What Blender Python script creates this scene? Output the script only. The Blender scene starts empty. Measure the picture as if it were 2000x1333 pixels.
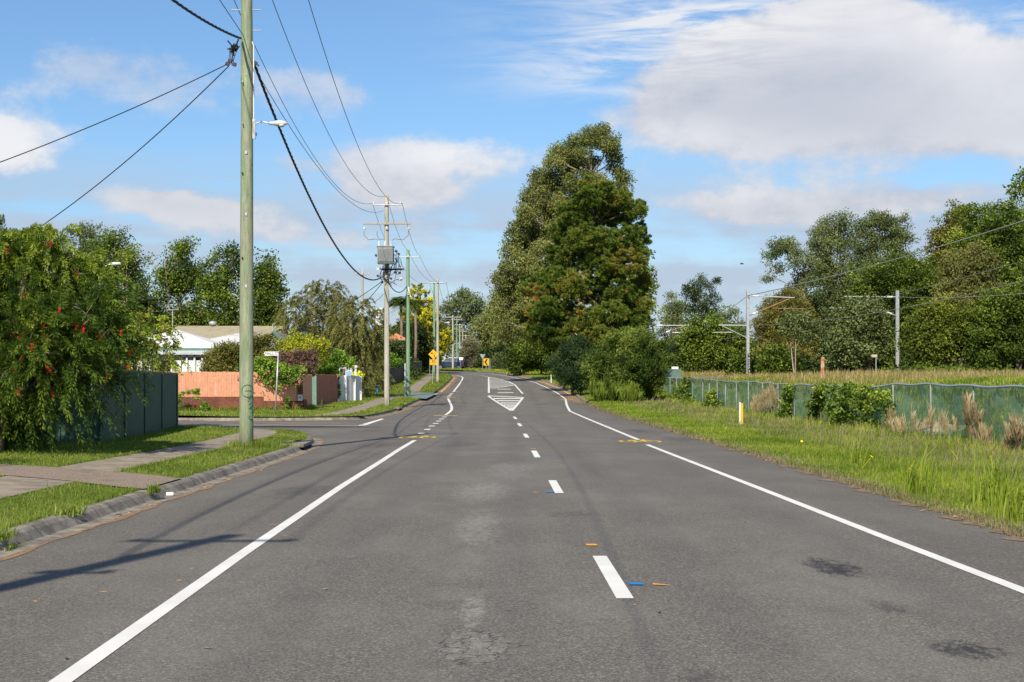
import bpy, math, random
import numpy as np
from mathutils import Vector, geometry
S = bpy.context.scene
C = S.collection
R = math.radians
F = 3050.0          # focal length in pixels of a 2000 px wide frame
HY = 753.0          # picture row of the eye level
EYE = 1.65
# ---------------------------------------------------------------- camera
cd = bpy.data.cameras.new('camera'); cam = bpy.data.objects.new('camera', cd); C.objects.link(cam)
cam.location = (0, 0, EYE); cam.rotation_euler = (R(90), 0, 0)
cd.sensor_width = 36; cd.lens = 36*F/2000; cd.shift_y = (HY-666.5)/2000; cd.clip_end = 12000; cd.clip_start = .05
S.camera = cam
S.view_settings.view_transform = 'Standard'; S.view_settings.look = 'None'
S.view_settings.exposure = 0.4; S.view_settings.gamma = 1
# ---------------------------------------------------------------- sun
SD = Vector((.24, 1, 0)).normalized(); EL = R(40)
sund = Vector((SD.x*math.cos(EL), SD.y*math.cos(EL), -math.sin(EL)))
sl = bpy.data.lights.new('sun', 'SUN'); sl.energy = 4.6; sl.angle = R(.53); sl.color = (1, .92, .77)
so = bpy.data.objects.new('sun', sl); C.objects.link(so)
so.rotation_euler = sund.to_track_quat('-Z', 'Y').to_euler(); so.location = (-10, -40, 40)
# ---------------------------------------------------------------- sky
W = bpy.data.worlds.new('World'); S.world = W; W.use_nodes = True
nt = W.node_tree; nt.nodes.clear()
def N(t, **k):
    n = nt.nodes.new(t)
    for a, b in k.items(): setattr(n, a, b)
    return n
def lk(a, b): nt.links.new(a, b)
def val(x, sock):
    if isinstance(x, (int, float)): sock.default_value = x
    else: lk(x, sock)
def M(op, a, b=0.0, c=None, clamp=False):
    n = N('ShaderNodeMath', operation=op, use_clamp=clamp); val(a, n.inputs[0]); val(b, n.inputs[1])
    if c is not None: val(c, n.inputs[2])
    return n.outputs[0]
sky = N('ShaderNodeTexSky', sky_type='NISHITA'); sky.sun_disc = False
sky.sun_elevation = EL; sky.sun_rotation = math.atan2(-SD.x, -SD.y); sky.air_density = 1.0; sky.dust_density = .3; sky.ozone_density = 1.6
tc = N('ShaderNodeTexCoord'); sp = N('ShaderNodeSeparateXYZ'); lk(tc.outputs['Generated'], sp.inputs[0])
dx, dy, dz = sp.outputs
el = M('ARCTAN2', dz, M('SQRT', M('ADD', M('MULTIPLY', dx, dx), M('MULTIPLY', dy, dy))))
az = M('ARCTAN2', dx, dy)
cmb = N('ShaderNodeCombineXYZ'); lk(az, cmb.inputs[0]); lk(el, cmb.inputs[1])
def noise(scale, sx=1., sy=1., detail=8, rough=.6, off=0., dist=0.):
    mp = N('ShaderNodeMapping'); mp.inputs['Scale'].default_value = (sx, sy, 1); mp.inputs['Location'].default_value = (off, off*.7, off)
    lk(cmb.outputs[0], mp.inputs[0]); n = N('ShaderNodeTexNoise'); n.inputs['Scale'].default_value = scale
    n.inputs['Detail'].default_value = detail; n.inputs['Roughness'].default_value = rough; n.inputs['Distortion'].default_value = dist
    lk(mp.outputs[0], n.inputs[0]); return n.outputs[0]
def blob(px, py, rx, ry, a=1., pw=1.0):
    cu = (px-1000)/F; cv = (HY-py)/F
    u = M('DIVIDE', M('SUBTRACT', az, cu), rx/F); v = M('DIVIDE', M('SUBTRACT', el, cv), ry/F)
    d = M('ADD', M('MULTIPLY', u, u), M('MULTIPLY', v, v))
    return M('MULTIPLY', M('POWER', 2.71828, M('MULTIPLY', d, -pw)), a)
def total(bl):
    s = bl[0]
    for b in bl[1:]: s = M('ADD', s, b)
    return s
big = total([blob(1590, 180, 350, 125, 1.05), blob(1500, 110, 200, 70, .5), blob(1880, 250, 260, 95, 1.), blob(1690, 90, 160, 90, .9), blob(1360, 250, 190, 75, .75), blob(2300, 230, 300, 120, 1)])
sml = total([blob(40, 305, 150, 65, 1.0), blob(180, 165, 110, 60, .58), blob(350, 190, 130, 85, .64), blob(620, 190, 150, 70, .66), blob(560, 330, 70, 40, .5), blob(310, 400, 120, 30, .55), blob(1210, 470, 60, 30, .4), blob(860, 325, 230, 70, .82),
             blob(700, 330, 120, 45, .4), blob(1330, 400, 150, 48, .75), blob(1760, 405, 330, 45, .8), blob(430, 420, 150, 36, .7), blob(640, 470, 220, 36, .66), blob(760, 390, 140, 30, .5), blob(1500, 430, 120, 28, .5),
             blob(1960, 190, 120, 90, .5), blob(-300, 250, 300, 120, .9), blob(-200, 500, 300, 60, .8)])
n1 = noise(9, 1, 1.9, 6, .58, 3.1, .0); n2 = noise(30, 1, 1.5, 4, .62, 7.7); n3 = noise(5, 1, 7.5, 4, .55, 1.3)
nn = M('ADD', M('MULTIPLY', M('SUBTRACT', n1, .5), 1.5), M('MULTIPLY', M('SUBTRACT', n2, .5), .8))
def sstep(x, a, b):
    n = N('ShaderNodeMapRange', interpolation_type='SMOOTHSTEP'); val(x, n.inputs[0]); n.inputs[1].default_value = a; n.inputs[2].default_value = b
    return n.outputs[0]
away = sstep(M('ABSOLUTE', az), .42, .7)
cum = M('ADD', big, M('MULTIPLY', sml, .92))
cum = M('ADD', cum, M('MULTIPLY', away, M('MULTIPLY', n1, .75)))
dens = M('ADD', cum, M('MULTIPLY', nn, .95))
mask = sstep(dens, .38, .80)
# low bands of stratus towards the horizon
low = M('MULTIPLY', sstep(el, (HY-250)/F, (HY-470)/F), sstep(M('ADD', n3, M('MULTIPLY', M('SUBTRACT', n2, .5), .35)), .33, .58))
low = M('MULTIPLY', low, .85)
# cirrus streaks
rot = N('ShaderNodeMapping'); rot.inputs['Rotation'].default_value = (0, 0, R(-9)); rot.inputs['Scale'].default_value = (1, 7, 1); lk(cmb.outputs[0], rot.inputs[0])
cn = N('ShaderNodeTexNoise'); cn.inputs['Scale'].default_value = 11; cn.inputs['Detail'].default_value = 5; cn.inputs['Roughness'].default_value = .62; cn.inputs['Distortion'].default_value = .5
lk(rot.outputs[0], cn.inputs[0])
cirr = M('MULTIPLY', total([blob(1420, 40, 330, 70, 1.), blob(1230, 150, 230, 45, .9), blob(1980, 70, 60, 25, 1), blob(1300, 90, 160, 40, .8)]), sstep(cn.outputs[0], .36, .66), clamp=True)
cirr = M('MULTIPLY', cirr, .85, clamp=True)
# how bright a cloud is: pale rims and tops, grey thick bases
thick = sstep(dens, .75, 1.7)
topb = sstep(M('ADD', M('MULTIPLY', n1, .5), M('MULTIPLY', n2, .5)), .35, .62)
def rgb(c):
    n = N('ShaderNodeRGB'); n.outputs[0].default_value = (*c, 1); return n.outputs[0]
def mix(f, a, b):
    n = N('ShaderNodeMix', data_type='RGBA'); val(f, n.inputs[0]); lk(a, n.inputs[6]); lk(b, n.inputs[7]); return n.outputs[2]
CB = 1.0
white = rgb((.68, .68, .69)); grey = rgb((.40, .42, .485)); pale = rgb((.365, .43, .53))
lit = total([blob(1700, 70, 230, 60, .55), blob(1950, 230, 190, 80, .45), blob(30, 300, 150, 60, .9), blob(860, 310, 190, 40, .55), blob(1330, 385, 150, 30, .4), blob(1880, 130, 150, 60, .4), blob(1350, 270, 140, 40, .35)])
ccol = mix(M('ADD', M('MULTIPLY', M('MULTIPLY', topb, .5), M('SUBTRACT', 1, M('MULTIPLY', thick, .7))), lit, clamp=True), grey, white)
SKYS = .1
bgs = N('ShaderNodeVectorMath', operation='MULTIPLY'); lk(sky.outputs[0], bgs.inputs[0]); bgs.inputs[1].default_value = (SKYS*.64, SKYS*.82, SKYS*.99)
hz = N('ShaderNodeVectorMath', operation='MULTIPLY'); lk(bgs.outputs[0], hz.inputs[0]); hz.inputs[1].default_value = (.97, .85, .84)
skc = mix(sstep(el, .16, .04), bgs.outputs[0], hz.outputs[0])
col = mix(low, skc, pale)
faint = M('SUBTRACT', 1, M('MULTIPLY', total([blob(180, 165, 150, 90, .36), blob(350, 190, 180, 110, .36), blob(620, 190, 200, 100, .36)]), .95), clamp=True)
col = mix(M('MULTIPLY', M('MULTIPLY', mask, .95), faint), col, ccol)
col = mix(cirr, col, white)
bg = N('ShaderNodeBackground'); lk(col, bg.inputs[0]); bg.inputs[1].default_value = 1.0
ow = N('ShaderNodeOutputWorld'); lk(bg.outputs[0], ow.inputs[0])
W.cycles.sampling_method = 'MANUAL'; W.cycles.sample_map_resolution = 512
# ================================================================ materials
def nodemat(name):
    m = bpy.data.materials.new(name); m.use_nodes = True; t = m.node_tree; t.nodes.clear()
    o = t.nodes.new('ShaderNodeOutputMaterial'); return m, t, o
def mat(name, c1, c2=None, scale=3., rough=.7, metal=0., bump=0., bscale=None, detail=6, stretch=(1, 1, 1), spec=.4, lo=.35, hi=.65, c3=None, s3=40, f3=.4):
    m, t, o = nodemat(name); L = t.links.new
    p = t.nodes.new('ShaderNodeBsdfPrincipled'); p.inputs['Roughness'].default_value = rough; p.inputs['Metallic'].default_value = metal
    p.inputs['Specular IOR Level'].default_value = spec
    g = t.nodes.new('ShaderNodeNewGeometry'); mp = t.nodes.new('ShaderNodeMapping'); mp.inputs['Scale'].default_value = stretch
    L(g.outputs['Position'], mp.inputs[0])
    if c2:
        n = t.nodes.new('ShaderNodeTexNoise'); n.inputs['Scale'].default_value = scale; n.inputs['Detail'].default_value = detail; n.inputs['Roughness'].default_value = .65
        L(mp.outputs[0], n.inputs[0])
        r = t.nodes.new('ShaderNodeValToRGB'); r.color_ramp.elements[0].position = lo; r.color_ramp.elements[1].position = hi
        r.color_ramp.elements[0].color = (*c1, 1); r.color_ramp.elements[1].color = (*c2, 1); L(n.outputs[0], r.inputs[0]); out = r.outputs[0]
        if c3:
            n3 = t.nodes.new('ShaderNodeTexNoise'); n3.inputs['Scale'].default_value = s3; n3.inputs['Detail'].default_value = 4; L(mp.outputs[0], n3.inputs[0])
            r3 = t.nodes.new('ShaderNodeValToRGB'); r3.color_ramp.elements[0].position = .52; r3.color_ramp.elements[1].position = .68; L(n3.outputs[0], r3.inputs[0])
            f = t.nodes.new('ShaderNodeMath'); f.operation = 'MULTIPLY'; f.inputs[1].default_value = f3; L(r3.outputs[0], f.inputs[0])
            x = t.nodes.new('ShaderNodeMix'); x.data_type = 'RGBA'; L(f.outputs[0], x.inputs[0]); L(out, x.inputs[6]); x.inputs[7].default_value = (*c3, 1); out = x.outputs[2]
        L(out, p.inputs['Base Color'])
    else: p.inputs['Base Color'].default_value = (*c1, 1)
    if bump:
        b = t.nodes.new('ShaderNodeTexNoise'); b.inputs['Scale'].default_value = bscale or scale*4; b.inputs['Detail'].default_value = 5; L(mp.outputs[0], b.inputs[0])
        bn = t.nodes.new('ShaderNodeBump'); bn.inputs['Strength'].default_value = bump; bn.inputs['Distance'].default_value = .02; L(b.outputs[0], bn.inputs['Height']); L(bn.outputs[0], p.inputs['Normal'])
    L(p.outputs[0], o.inputs[0]); return m
LGAIN = 1.62
def leafmat(name, stops, trans=.26, rough=.55, tcol=1.3, spec=.12):
    m, t, o = nodemat(name); L = t.links.new
    a = t.nodes.new('ShaderNodeAttribute'); a.attribute_name = 'tint'
    r = t.nodes.new('ShaderNodeValToRGB'); e = r.color_ramp.elements
    for i, (p_, c) in enumerate(stops):
        if i < 2: e[i].position = p_; e[i].color = (*[min(.85, q*LGAIN) for q in c], 1)
        else: x = e.new(p_); x.color = (*[min(.85, q*LGAIN) for q in c], 1)
    L(a.outputs['Fac'], r.inputs[0])
    p = t.nodes.new('ShaderNodeBsdfPrincipled'); p.inputs['Roughness'].default_value = rough; p.inputs['Specular IOR Level'].default_value = spec; L(r.outputs[0], p.inputs['Base Color'])
    tr = t.nodes.new('ShaderNodeBsdfTranslucent'); v = t.nodes.new('ShaderNodeVectorMath'); v.operation = 'MULTIPLY'; L(r.outputs[0], v.inputs[0]); v.inputs[1].default_value = (tcol, tcol*1.05, tcol*.6)
    L(v.outputs[0], tr.inputs[0]); x = t.nodes.new('ShaderNodeMixShader'); x.inputs[0].default_value = trans; L(p.outputs[0], x.inputs[1]); L(tr.outputs[0], x.inputs[2]); L(x.outputs[0], o.inputs[0])
    return m
# ================================================================ mesh helpers
def link(o, parent=None):
    C.objects.link(o)
    if parent is not None: o.parent = parent; o.location = Vector(o.location)-parent.matrix_basis.translation if False else o.location
    return o
def tag(o, label=None, cat=None, group=None, kind=None):
    if label: o['label'] = label
    if cat: o['category'] = cat
    if group: o['group'] = group
    if kind: o['kind'] = kind
    return o
def empty(name, loc, label, cat, group=None, rz=0):
    o = bpy.data.objects.new(name, None); C.objects.link(o); o.location = loc; o.rotation_euler = (0, 0, rz); o.empty_display_size = .3
    return tag(o, label, cat, group)
class MB:
    def __init__(s): s.v = []; s.f = []; s.uvs = None
    def add(s, vs, fs):
        b = len(s.v); s.v += [tuple(v) for v in vs]; s.f += [tuple(i+b for i in f) for f in fs]
    def box(s, c, d, rz=0., rx=0., ry=0.):
        from mathutils import Euler
        e = Euler((rx, ry, rz)).to_matrix(); vs = []
        for z in (-.5, .5):
            for x, y in ((-.5, -.5), (.5, -.5), (.5, .5), (-.5, .5)):
                vs.append(Vector(c)+e @ Vector((x*d[0], y*d[1], z*d[2])))
        s.add(vs, [(3, 2, 1, 0), (4, 5, 6, 7), (0, 1, 5, 4), (1, 2, 6, 5), (2, 3, 7, 6), (3, 0, 4, 7)])
    def bar(s, a, b, w, h=None):       # square bar between two points
        a = Vector(a); b = Vector(b); h = h or w; d = (b-a).normalized()
        up = Vector((0, 0, 1)) if abs(d.z) < .95 else Vector((0, 1, 0))
        x = d.cross(up).normalized()*w/2; y = x.cross(d).normalized()*h/2
        s.add([a-x-y, a+x-y, a+x+y, a-x+y, b-x-y, b+x-y, b+x+y, b-x+y], [(3, 2, 1, 0), (4, 5, 6, 7), (0, 1, 5, 4), (1, 2, 6, 5), (2, 3, 7, 6), (3, 0, 4, 7)])
    def tube(s, pts, rad, n=8, cap=True):
        pts = [Vector(p) for p in pts]
        if isinstance(rad, (int, float)): rad = [rad]*len(pts)
        base = len(s.v); px = None
        for i, p in enumerate(pts):
            d = (pts[min(i+1, len(pts)-1)]-pts[max(i-1, 0)])
            d = d.normalized() if d.length > 1e-9 else Vector((0, 0, 1))
            if px is None:
                up = Vector((0, 0, 1)) if abs(d.z) < .9 else Vector((0, 1, 0)); x = d.cross(up).normalized()
            else: x = (px-d*px.dot(d)).normalized()
            px = x; y = d.cross(x)
            for k in range(n):
                a = 2*math.pi*k/n; s.v.append(tuple(p+(x*math.cos(a)+y*math.sin(a))*rad[i]))
        for i in range(len(pts)-1):
            for k in range(n):
                a = base+i*n+k; b = base+i*n+(k+1) % n; s.f.append((a, b, b+n, a+n))
        if cap:
            s.f.append(tuple(base+n-1-k for k in range(n))); e = base+(len(pts)-1)*n; s.f.append(tuple(e+k for k in range(n)))
    def cyl(s, a, b, r, r2=None, n=12): s.tube([a, b], [r, r if r2 is None else r2], n)
    def prism(s, poly, a, ax, u, th):  # poly in (ax,u) plane coordinates from point a, thickness th along ax x u
        a = Vector(a); ax = Vector(ax); u = Vector(u); w = ax.cross(u).normalized()*th; n = len(poly)
        vs = [a+ax*p[0]+u*p[1] for p in poly]; vs += [v+w for v in vs]
        s.add(vs, [tuple(range(n-1, -1, -1)), tuple(range(n, 2*n))]+[(i, (i+1) % n, n+(i+1) % n, n+i) for i in range(n)])
    def lathe(s, c, prof, n=16):
        b = len(s.v)
        for r, z in prof:
            for k in range(n): a = 2*math.pi*k/n; s.v.append((c[0]+r*math.cos(a), c[1]+r*math.sin(a), c[2]+z))
        for i in range(len(prof)-1):
            for k in range(n): s.f.append((b+i*n+k, b+i*n+(k+1) % n, b+(i+1)*n+(k+1) % n, b+(i+1)*n+k))
        s.f.append(tuple(b+n-1-k for k in range(n))); e = b+(len(prof)-1)*n; s.f.append(tuple(e+k for k in range(n)))
    def build(s, name, m, parent=None, smooth=False, bevel=0.):
        me = bpy.data.meshes.new(name); me.from_pydata(s.v, [], s.f); me.update()
        if smooth: me.polygons.foreach_set('use_smooth', [True]*len(me.polygons))
        o = bpy.data.objects.new(name, me); C.objects.link(o)
        if m: me.materials.append(m)
        if parent is not None: o.parent = parent; o.matrix_parent_inverse = pinv(parent)
        if bevel:
            b = o.modifiers.new('bevel', 'BEVEL'); b.width = bevel; b.segments = 2; b.limit_method = 'ANGLE'
        return o
def pinv(p):
    from mathutils import Matrix
    m = Matrix.LocRotScale(p.location, p.rotation_euler, p.scale)
    if p.parent is not None: m = Matrix.LocRotScale(p.parent.location, p.parent.rotation_euler, p.parent.scale) @ p.matrix_parent_inverse @ m
    return m.inverted()
def copy_tree(o, parent=None):
    c = o.copy(); C.objects.link(c)
    if parent is not None: c.parent = parent
    for ch in [x for x in C.objects if x.parent == o]: copy_tree(ch, c)
    return c
# ================================================================ ground shape
_D = [-80, 0, 45, 61, 73, 88, 113, 152, 218, 260, 310, 400, 500, 700, 6000]
_Z = [0, 0, .03, .094, .14, .24, .65, 1.55, 3.5, 4.4, 5.2, 5.6, 5.8, 6, 6]
_gx = np.arange(-80, 900, 1.0); _gz = np.interp(_gx, _D, _Z)
_gz = np.convolve(np.pad(_gz, 7, mode='edge'), np.ones(15)/15, 'valid')
def zr(D): return np.interp(D, _gx, _gz)
def gp(px, py, dz=0.):
    """ground point seen at a picture position, dz above the road level"""
    lo, hi = 3., 600.
    for _ in range(60):
        m = (lo+hi)/2
        if HY+F*(EYE-zr(m)-dz)/m > py: lo = m
        else: hi = m
    return ((px-1000)/F*lo, lo)
def at(px, py, D): return Vector(((px-1000)/F*D, D, EYE+(HY-py)*D/F))
def sst(t): t = np.clip(t, 0, 1); return t*t*(3-2*t)
def H(x, y):
    x = np.asarray(x, float); y = np.asarray(y, float); b = zr(y)
    left = b+.13+.012*np.clip(-5.5-x, 0, 30)+.02*np.sin(x*.7)*np.sin(y*.31)*sst((-6-x)/2)
    rail = np.maximum(1.92+.25*sst((y-70)/50), b+.35)
    v = b-.02-.032*np.clip(x-6., 0, 6)*(1-sst((y-95)/30))+.05*np.sin(x*1.1+y*.23)*np.sin(y*.5+x)*sst((x-6.5)/2)
    right = v+(rail-v)*sst((x-12.9)/7.5)
    far = b+.1
    rr = np.where(y > 200, b+.05+np.clip(x-4, 0, 30)*.02, right)
    return np.where(x < -5, np.where(y > 236, far, left), np.where(y > 205, rr, right))
def patch(name, poly, zf, m, sp=1., kind='structure', extra=None, spy=None, jit=0.):
    """a flat sheet cut to a polygon, following the height function"""
    pts = []; n = len(poly)
    for i in range(n):
        a = np.array(poly[i], float); b = np.array(poly[(i+1) % n], float); L = np.linalg.norm(b-a); k = max(1, int(L/max(sp, .02*abs(a[1]+b[1])/2)))
        for j in range(k): pts.append(tuple(a+(b-a)*j/k))
    nb = len(pts); edges = [(i, (i+1) % nb) for i in range(nb)]
    P = np.array(pts); x0, y0 = P.min(0); x1, y1 = P.max(0)
    ys = []; y = y0
    while y < y1:
        ys.append(y); y += max(spy or sp, .025*abs(y))
    inner = []
    for y in ys:
        s = max(sp, .02*abs(y)); xs = np.arange(x0+s*.5, x1, s)
        inner += [(x, y+s*.3) for x in xs]
    inner = np.array(inner) if inner else np.zeros((0, 2))
    if len(inner): inner = inner[inpoly(inner, P)]
    vs = [Vector(p) for p in pts]+[Vector(p) for p in inner]
    r = geometry.delaunay_2d_cdt(vs, edges, [], 1, 1e-5)
    me = bpy.data.meshes.new(name); V2 = np.array([tuple(v) for v in r[0]])
    Z = zf(V2[:, 0], V2[:, 1]); fs = []
    for f in r[2]:
        a, b, c = [V2[i] for i in f[:3]]
        fs.append(tuple(f) if (b[0]-a[0])*(c[1]-a[1])-(b[1]-a[1])*(c[0]-a[0]) > 0 else tuple(reversed(f)))
    me.from_pydata(np.column_stack([V2, Z]).tolist(), [], fs); me.materials.append(m)
    me.polygons.foreach_set('use_smooth', [True]*len(me.polygons))
    o = bpy.data.objects.new(name, me); C.objects.link(o)
    if kind: o['kind'] = kind
    return o
def inpoly(P, poly):
    poly = np.asarray(poly, float); ins = np.zeros(len(P), bool); j = len(poly)-1
    for i in range(len(poly)):
        xi, yi = poly[i]; xj, yj = poly[j]
        c = ((yi > P[:, 1]) != (yj > P[:, 1])) & (P[:, 0] < (xj-xi)*(P[:, 1]-yi)/((yj-yi) if yj != yi else 1e-12)+xi)
        ins ^= c; j = i
    return ins
def offset(pl, d):
    """shift a polyline sideways (left positive)"""
    P = [Vector(p) for p in pl]; out = []
    for i, p in enumerate(P):
        t = (P[min(i+1, len(P)-1)]-P[max(i-1, 0)]).normalized(); out.append((p.x-t.y*d, p.y+t.x*d))
    return out
def smooth_line(pl, it=2):
    P = [tuple(p) for p in pl]
    for _ in range(it):
        q = [P[0]]
        for a, b in zip(P, P[1:]): q += [(a[0]*.75+b[0]*.25, a[1]*.75+b[1]*.25), (a[0]*.25+b[0]*.75, a[1]*.25+b[1]*.75)]
        q.append(P[-1]); P = q
    return P
def resample(pl, s):
    out = []
    for a, b in zip(pl, pl[1:]):
        L = math.dist(a, b); k = max(1, int(L/s))
        out += [(a[0]+(b[0]-a[0])*i/k, a[1]+(b[1]-a[1])*i/k) for i in range(k)]
    return out+[tuple(pl[-1])]
# ================================================================ road layout
class G:
    """small node builder for one material"""
    def __init__(s, name): s.m, s.t, s.o = nodemat(name); s.geo = s.n('ShaderNodeNewGeometry'); s.pos = s.geo.outputs['Position']; q = s.n('ShaderNodeSeparateXYZ'); s.l(s.pos, q.inputs[0]); s.x, s.y, s.z = q.outputs
    def n(s, t, **k):
        n = s.t.nodes.new(t)
        for a, b in k.items(): setattr(n, a, b)
        return n
    def l(s, a, b): s.t.links.new(a, b)
    def v(s, x, sock):
        if isinstance(x, (int, float)): sock.default_value = x
        else: s.l(x, sock)
    def M(s, op, a, b=0., c=None, clamp=False):
        n = s.n('ShaderNodeMath', operation=op, use_clamp=clamp); s.v(a, n.inputs[0]); s.v(b, n.inputs[1])
        if c is not None: s.v(c, n.inputs[2])
        return n.outputs[0]
    def noise(s, sc, detail=5, rough=.6, st=(1, 1, 1), dist=0.):
        mp = s.n('ShaderNodeMapping'); mp.inputs['Scale'].default_value = st; s.l(s.pos, mp.inputs[0])
        n = s.n('ShaderNodeTexNoise'); n.inputs['Scale'].default_value = sc; n.inputs['Detail'].default_value = detail; n.inputs['Roughness'].default_value = rough; n.inputs['Distortion'].default_value = dist
        s.l(mp.outputs[0], n.inputs[0]); return n.outputs[0]
    def ss(s, x, a, b):
        n = s.n('ShaderNodeMapRange', interpolation_type='SMOOTHSTEP'); s.v(x, n.inputs[0]); n.inputs[1].default_value = a; n.inputs[2].default_value = b; return n.outputs[0]
    def mix(s, f, a, b):
        n = s.n('ShaderNodeMix', data_type='RGBA'); s.v(f, n.inputs[0])
        for x, k in ((a, 6), (b, 7)):
            if isinstance(x, tuple): n.inputs[k].default_value = (*x, 1)
            else: s.l(x, n.inputs[k])
        return n.outputs[2]
    def ell(s, cx, cy, rx, ry):
        u = s.M('DIVIDE', s.M('SUBTRACT', s.x, cx), rx); v = s.M('DIVIDE', s.M('SUBTRACT', s.y, cy), ry)
        return s.M('SUBTRACT', 1, s.M('ADD', s.M('MULTIPLY', u, u), s.M('MULTIPLY', v, v)))
    def out(s, col, rough=.8, spec=.3, h=None, hs=.3, hd=.01, metal=0.):
        p = s.n('ShaderNodeBsdfPrincipled'); s.v(rough, p.inputs['Roughness']); p.inputs['Specular IOR Level'].default_value = spec; p.inputs['Metallic'].default_value = metal
        if isinstance(col, tuple): p.inputs['Base Color'].default_value = (*col, 1)
        else: s.l(col, p.inputs['Base Color'])
        if h is not None:
            b = s.n('ShaderNodeBump'); b.inputs['Strength'].default_value = hs; b.inputs['Distance'].default_value = hd; s.l(h, b.inputs['Height']); s.l(b.outputs[0], p.inputs['Normal'])
        s.l(p.outputs[0], s.o.inputs[0]); return s.m
g = G('asphalt')
agg = g.noise(75, 2, .9); agg2 = g.noise(48, 2, .5); pt = g.noise(.55, 4, .6, (1, .45, 1)); pt2 = g.noise(2.2, 4, .65, (1, .5, 1)); ln = g.noise(1.5, 2, .5, (1, .03, 1))
c = g.mix(g.ss(agg, .3, .72), (.060, .0535, .046), (.218, .197, .168))
c = g.mix(g.M('MULTIPLY', g.ss(agg2, .55, .68), .55), c, (.38, .34, .29))
c = g.mix(g.M('MULTIPLY', g.ss(agg2, .44, .32), .6), c, (.052, .045, .038))
c = g.mix(g.M('MULTIPLY', g.ss(pt, .42, .66), .30), c, (.24, .22, .19))
c = g.mix(g.M('MULTIPLY', g.ss(pt2, .5, .72), .22), c, (.09, .08, .07))
c = g.mix(g.M('MULTIPLY', g.ss(ln, .5, .7), .2), c, (.10, .092, .083))
# shoulders outside the edge lines are less worn and darker
sh = g.M('MULTIPLY', g.ss(g.x, 4.0, 4.3), .22); c = g.mix(sh, c, (.10, .083, .068))
sh = g.M('MULTIPLY', g.ss(g.M('MULTIPLY', g.x, -1.), 2.7, 3.0), .12); c = g.mix(sh, c, (.11, .095, .08))
# wheel tracks in both lanes, darker, and a long curved pale seam
for cx in (-1.65, -.05, 1.6, 3.25):
    d = g.M('ABSOLUTE', g.M('SUBTRACT', g.x, cx)); c = g.mix(g.M('MULTIPLY', g.ss(d, .42, .1), .13), c, (.06, .058, .057))
pls = g.M('ABSOLUTE', g.M('ADD', g.x, .42)); pls = g.M('MULTIPLY', g.ss(pls, .55, .0), g.ss(pt2, .42, .70)); c = g.mix(g.M('MULTIPLY', pls, .17), c, (.36, .34, .30))
seam = g.M('ABSOLUTE', g.M('SUBTRACT', g.x, g.M('ADD', .62, g.M('MULTIPLY', g.M('SINE', g.M('MULTIPLY', g.y, .05)), .5))))
c = g.mix(g.M('MULTIPLY', g.ss(seam, .09, .02), .28), c, (.06, .066, .066))
def spot(px, py, rx, ry, colr, a, n, thr=(.35, .6), add=.8):
    global c
    x, y = gp(px, py); e = g.ell(x, y, rx, ry); k = g.M('ADD', g.M('MULTIPLY', e, add*.75), g.M('MULTIPLY', g.M('SUBTRACT', n, .5), 2.2))
    k = g.M('MULTIPLY', g.M('MULTIPLY', g.ss(k, thr[0]-.15, thr[1]+.15), g.ss(e, -.05, .6)), a); c = g.mix(k, c, colr)
n5 = g.noise(7, 4, .85, (1, .35, 1)); n6 = g.noise(12, 4, .85, (1, .4, 1)); dark = (.028, .026, .028); pale = (.40, .38, .34)
spot(1625, 1108, .32, 1.1, dark, .9, n5, (.3, .55)); spot(1890, 1270, .3, .5, dark, .85, n6, (.3, .55)); spot(1730, 1185, .2, .5, dark, .5, n6)
spot(1120, 1005, .5, .8, dark, .35, n5); spot(1370, 1330, .18, .5, dark, .6, n6)
spot(935, 1030, .42, 3.2, pale, .36, n6, (.35, .8)); spot(925, 1190, .12, 1.2, pale, .4, n6); spot(930, 1262, .3, .9, pale, .4, n6, (.3, .8)); spot(1000, 920, .6, 5, pale, .25, n6); spot(940, 960, .7, 3, pale, .3, n6)
spot(1060, 895, .5, 1.2, (.13, .18, .2), .6, n6)
for q in ((905, 742), (880, 792), (1060, 790), (720, 842), (740, 870), (590, 960), (1240, 842), (1330, 858), (900, 868)): spot(q[0], q[1], .8, 2.5, dark, .35, n5)
# cracks
vo = g.n('ShaderNodeTexVoronoi', feature='DISTANCE_TO_EDGE'); vo.inputs['Scale'].default_value = 5.5; mpv = g.n('ShaderNodeMapping'); mpv.inputs['Scale'].default_value = (1, .8, 1)
wob = g.n('ShaderNodeTexNoise'); wob.inputs['Scale'].default_value = 9; g.l(g.pos, wob.inputs[0]); av = g.n('ShaderNodeVectorMath', operation='ADD'); sv = g.n('ShaderNodeVectorMath', operation='SCALE'); sv.inputs[3].default_value = .16
g.l(wob.outputs['Color'], sv.inputs[0]); g.l(sv.outputs[0], av.inputs[0]); g.l(g.pos, av.inputs[1]); g.l(av.outputs[0], mpv.inputs[0]); g.l(mpv.outputs[0], vo.inputs[0])
cx, cy = gp(935, 1262); cr = g.M('MULTIPLY', g.ss(vo.outputs[0], .045, .01), g.ss(g.M('ADD', g.ell(cx, cy, .3, .8), g.M('MULTIPLY', g.M('SUBTRACT', pt2, .5), 1.6)), .1, .35))
c = g.mix(g.M('MULTIPLY', cr, .75), c, (.022, .02, .02))
h = g.M('SUBTRACT', agg, g.M('MULTIPLY', cr, .8))
ASPH = g.out(c, .82, .25, h, .5, .012)
g = G('white_road_paint'); k = g.ss(g.M('ADD', g.M('MULTIPLY', g.noise(60, 4, .8), .6), g.M('MULTIPLY', g.noise(6, 5, .7), .4)), .30, .40)
PAINT = g.out(g.mix(k, (.30, .28, .25), g.mix(g.ss(g.noise(1.2, 3, .6), .3, .7), (.68, .66, .61), (.78, .76, .71))), .6, .3, g.noise(120, 3), .3, .006)
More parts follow.
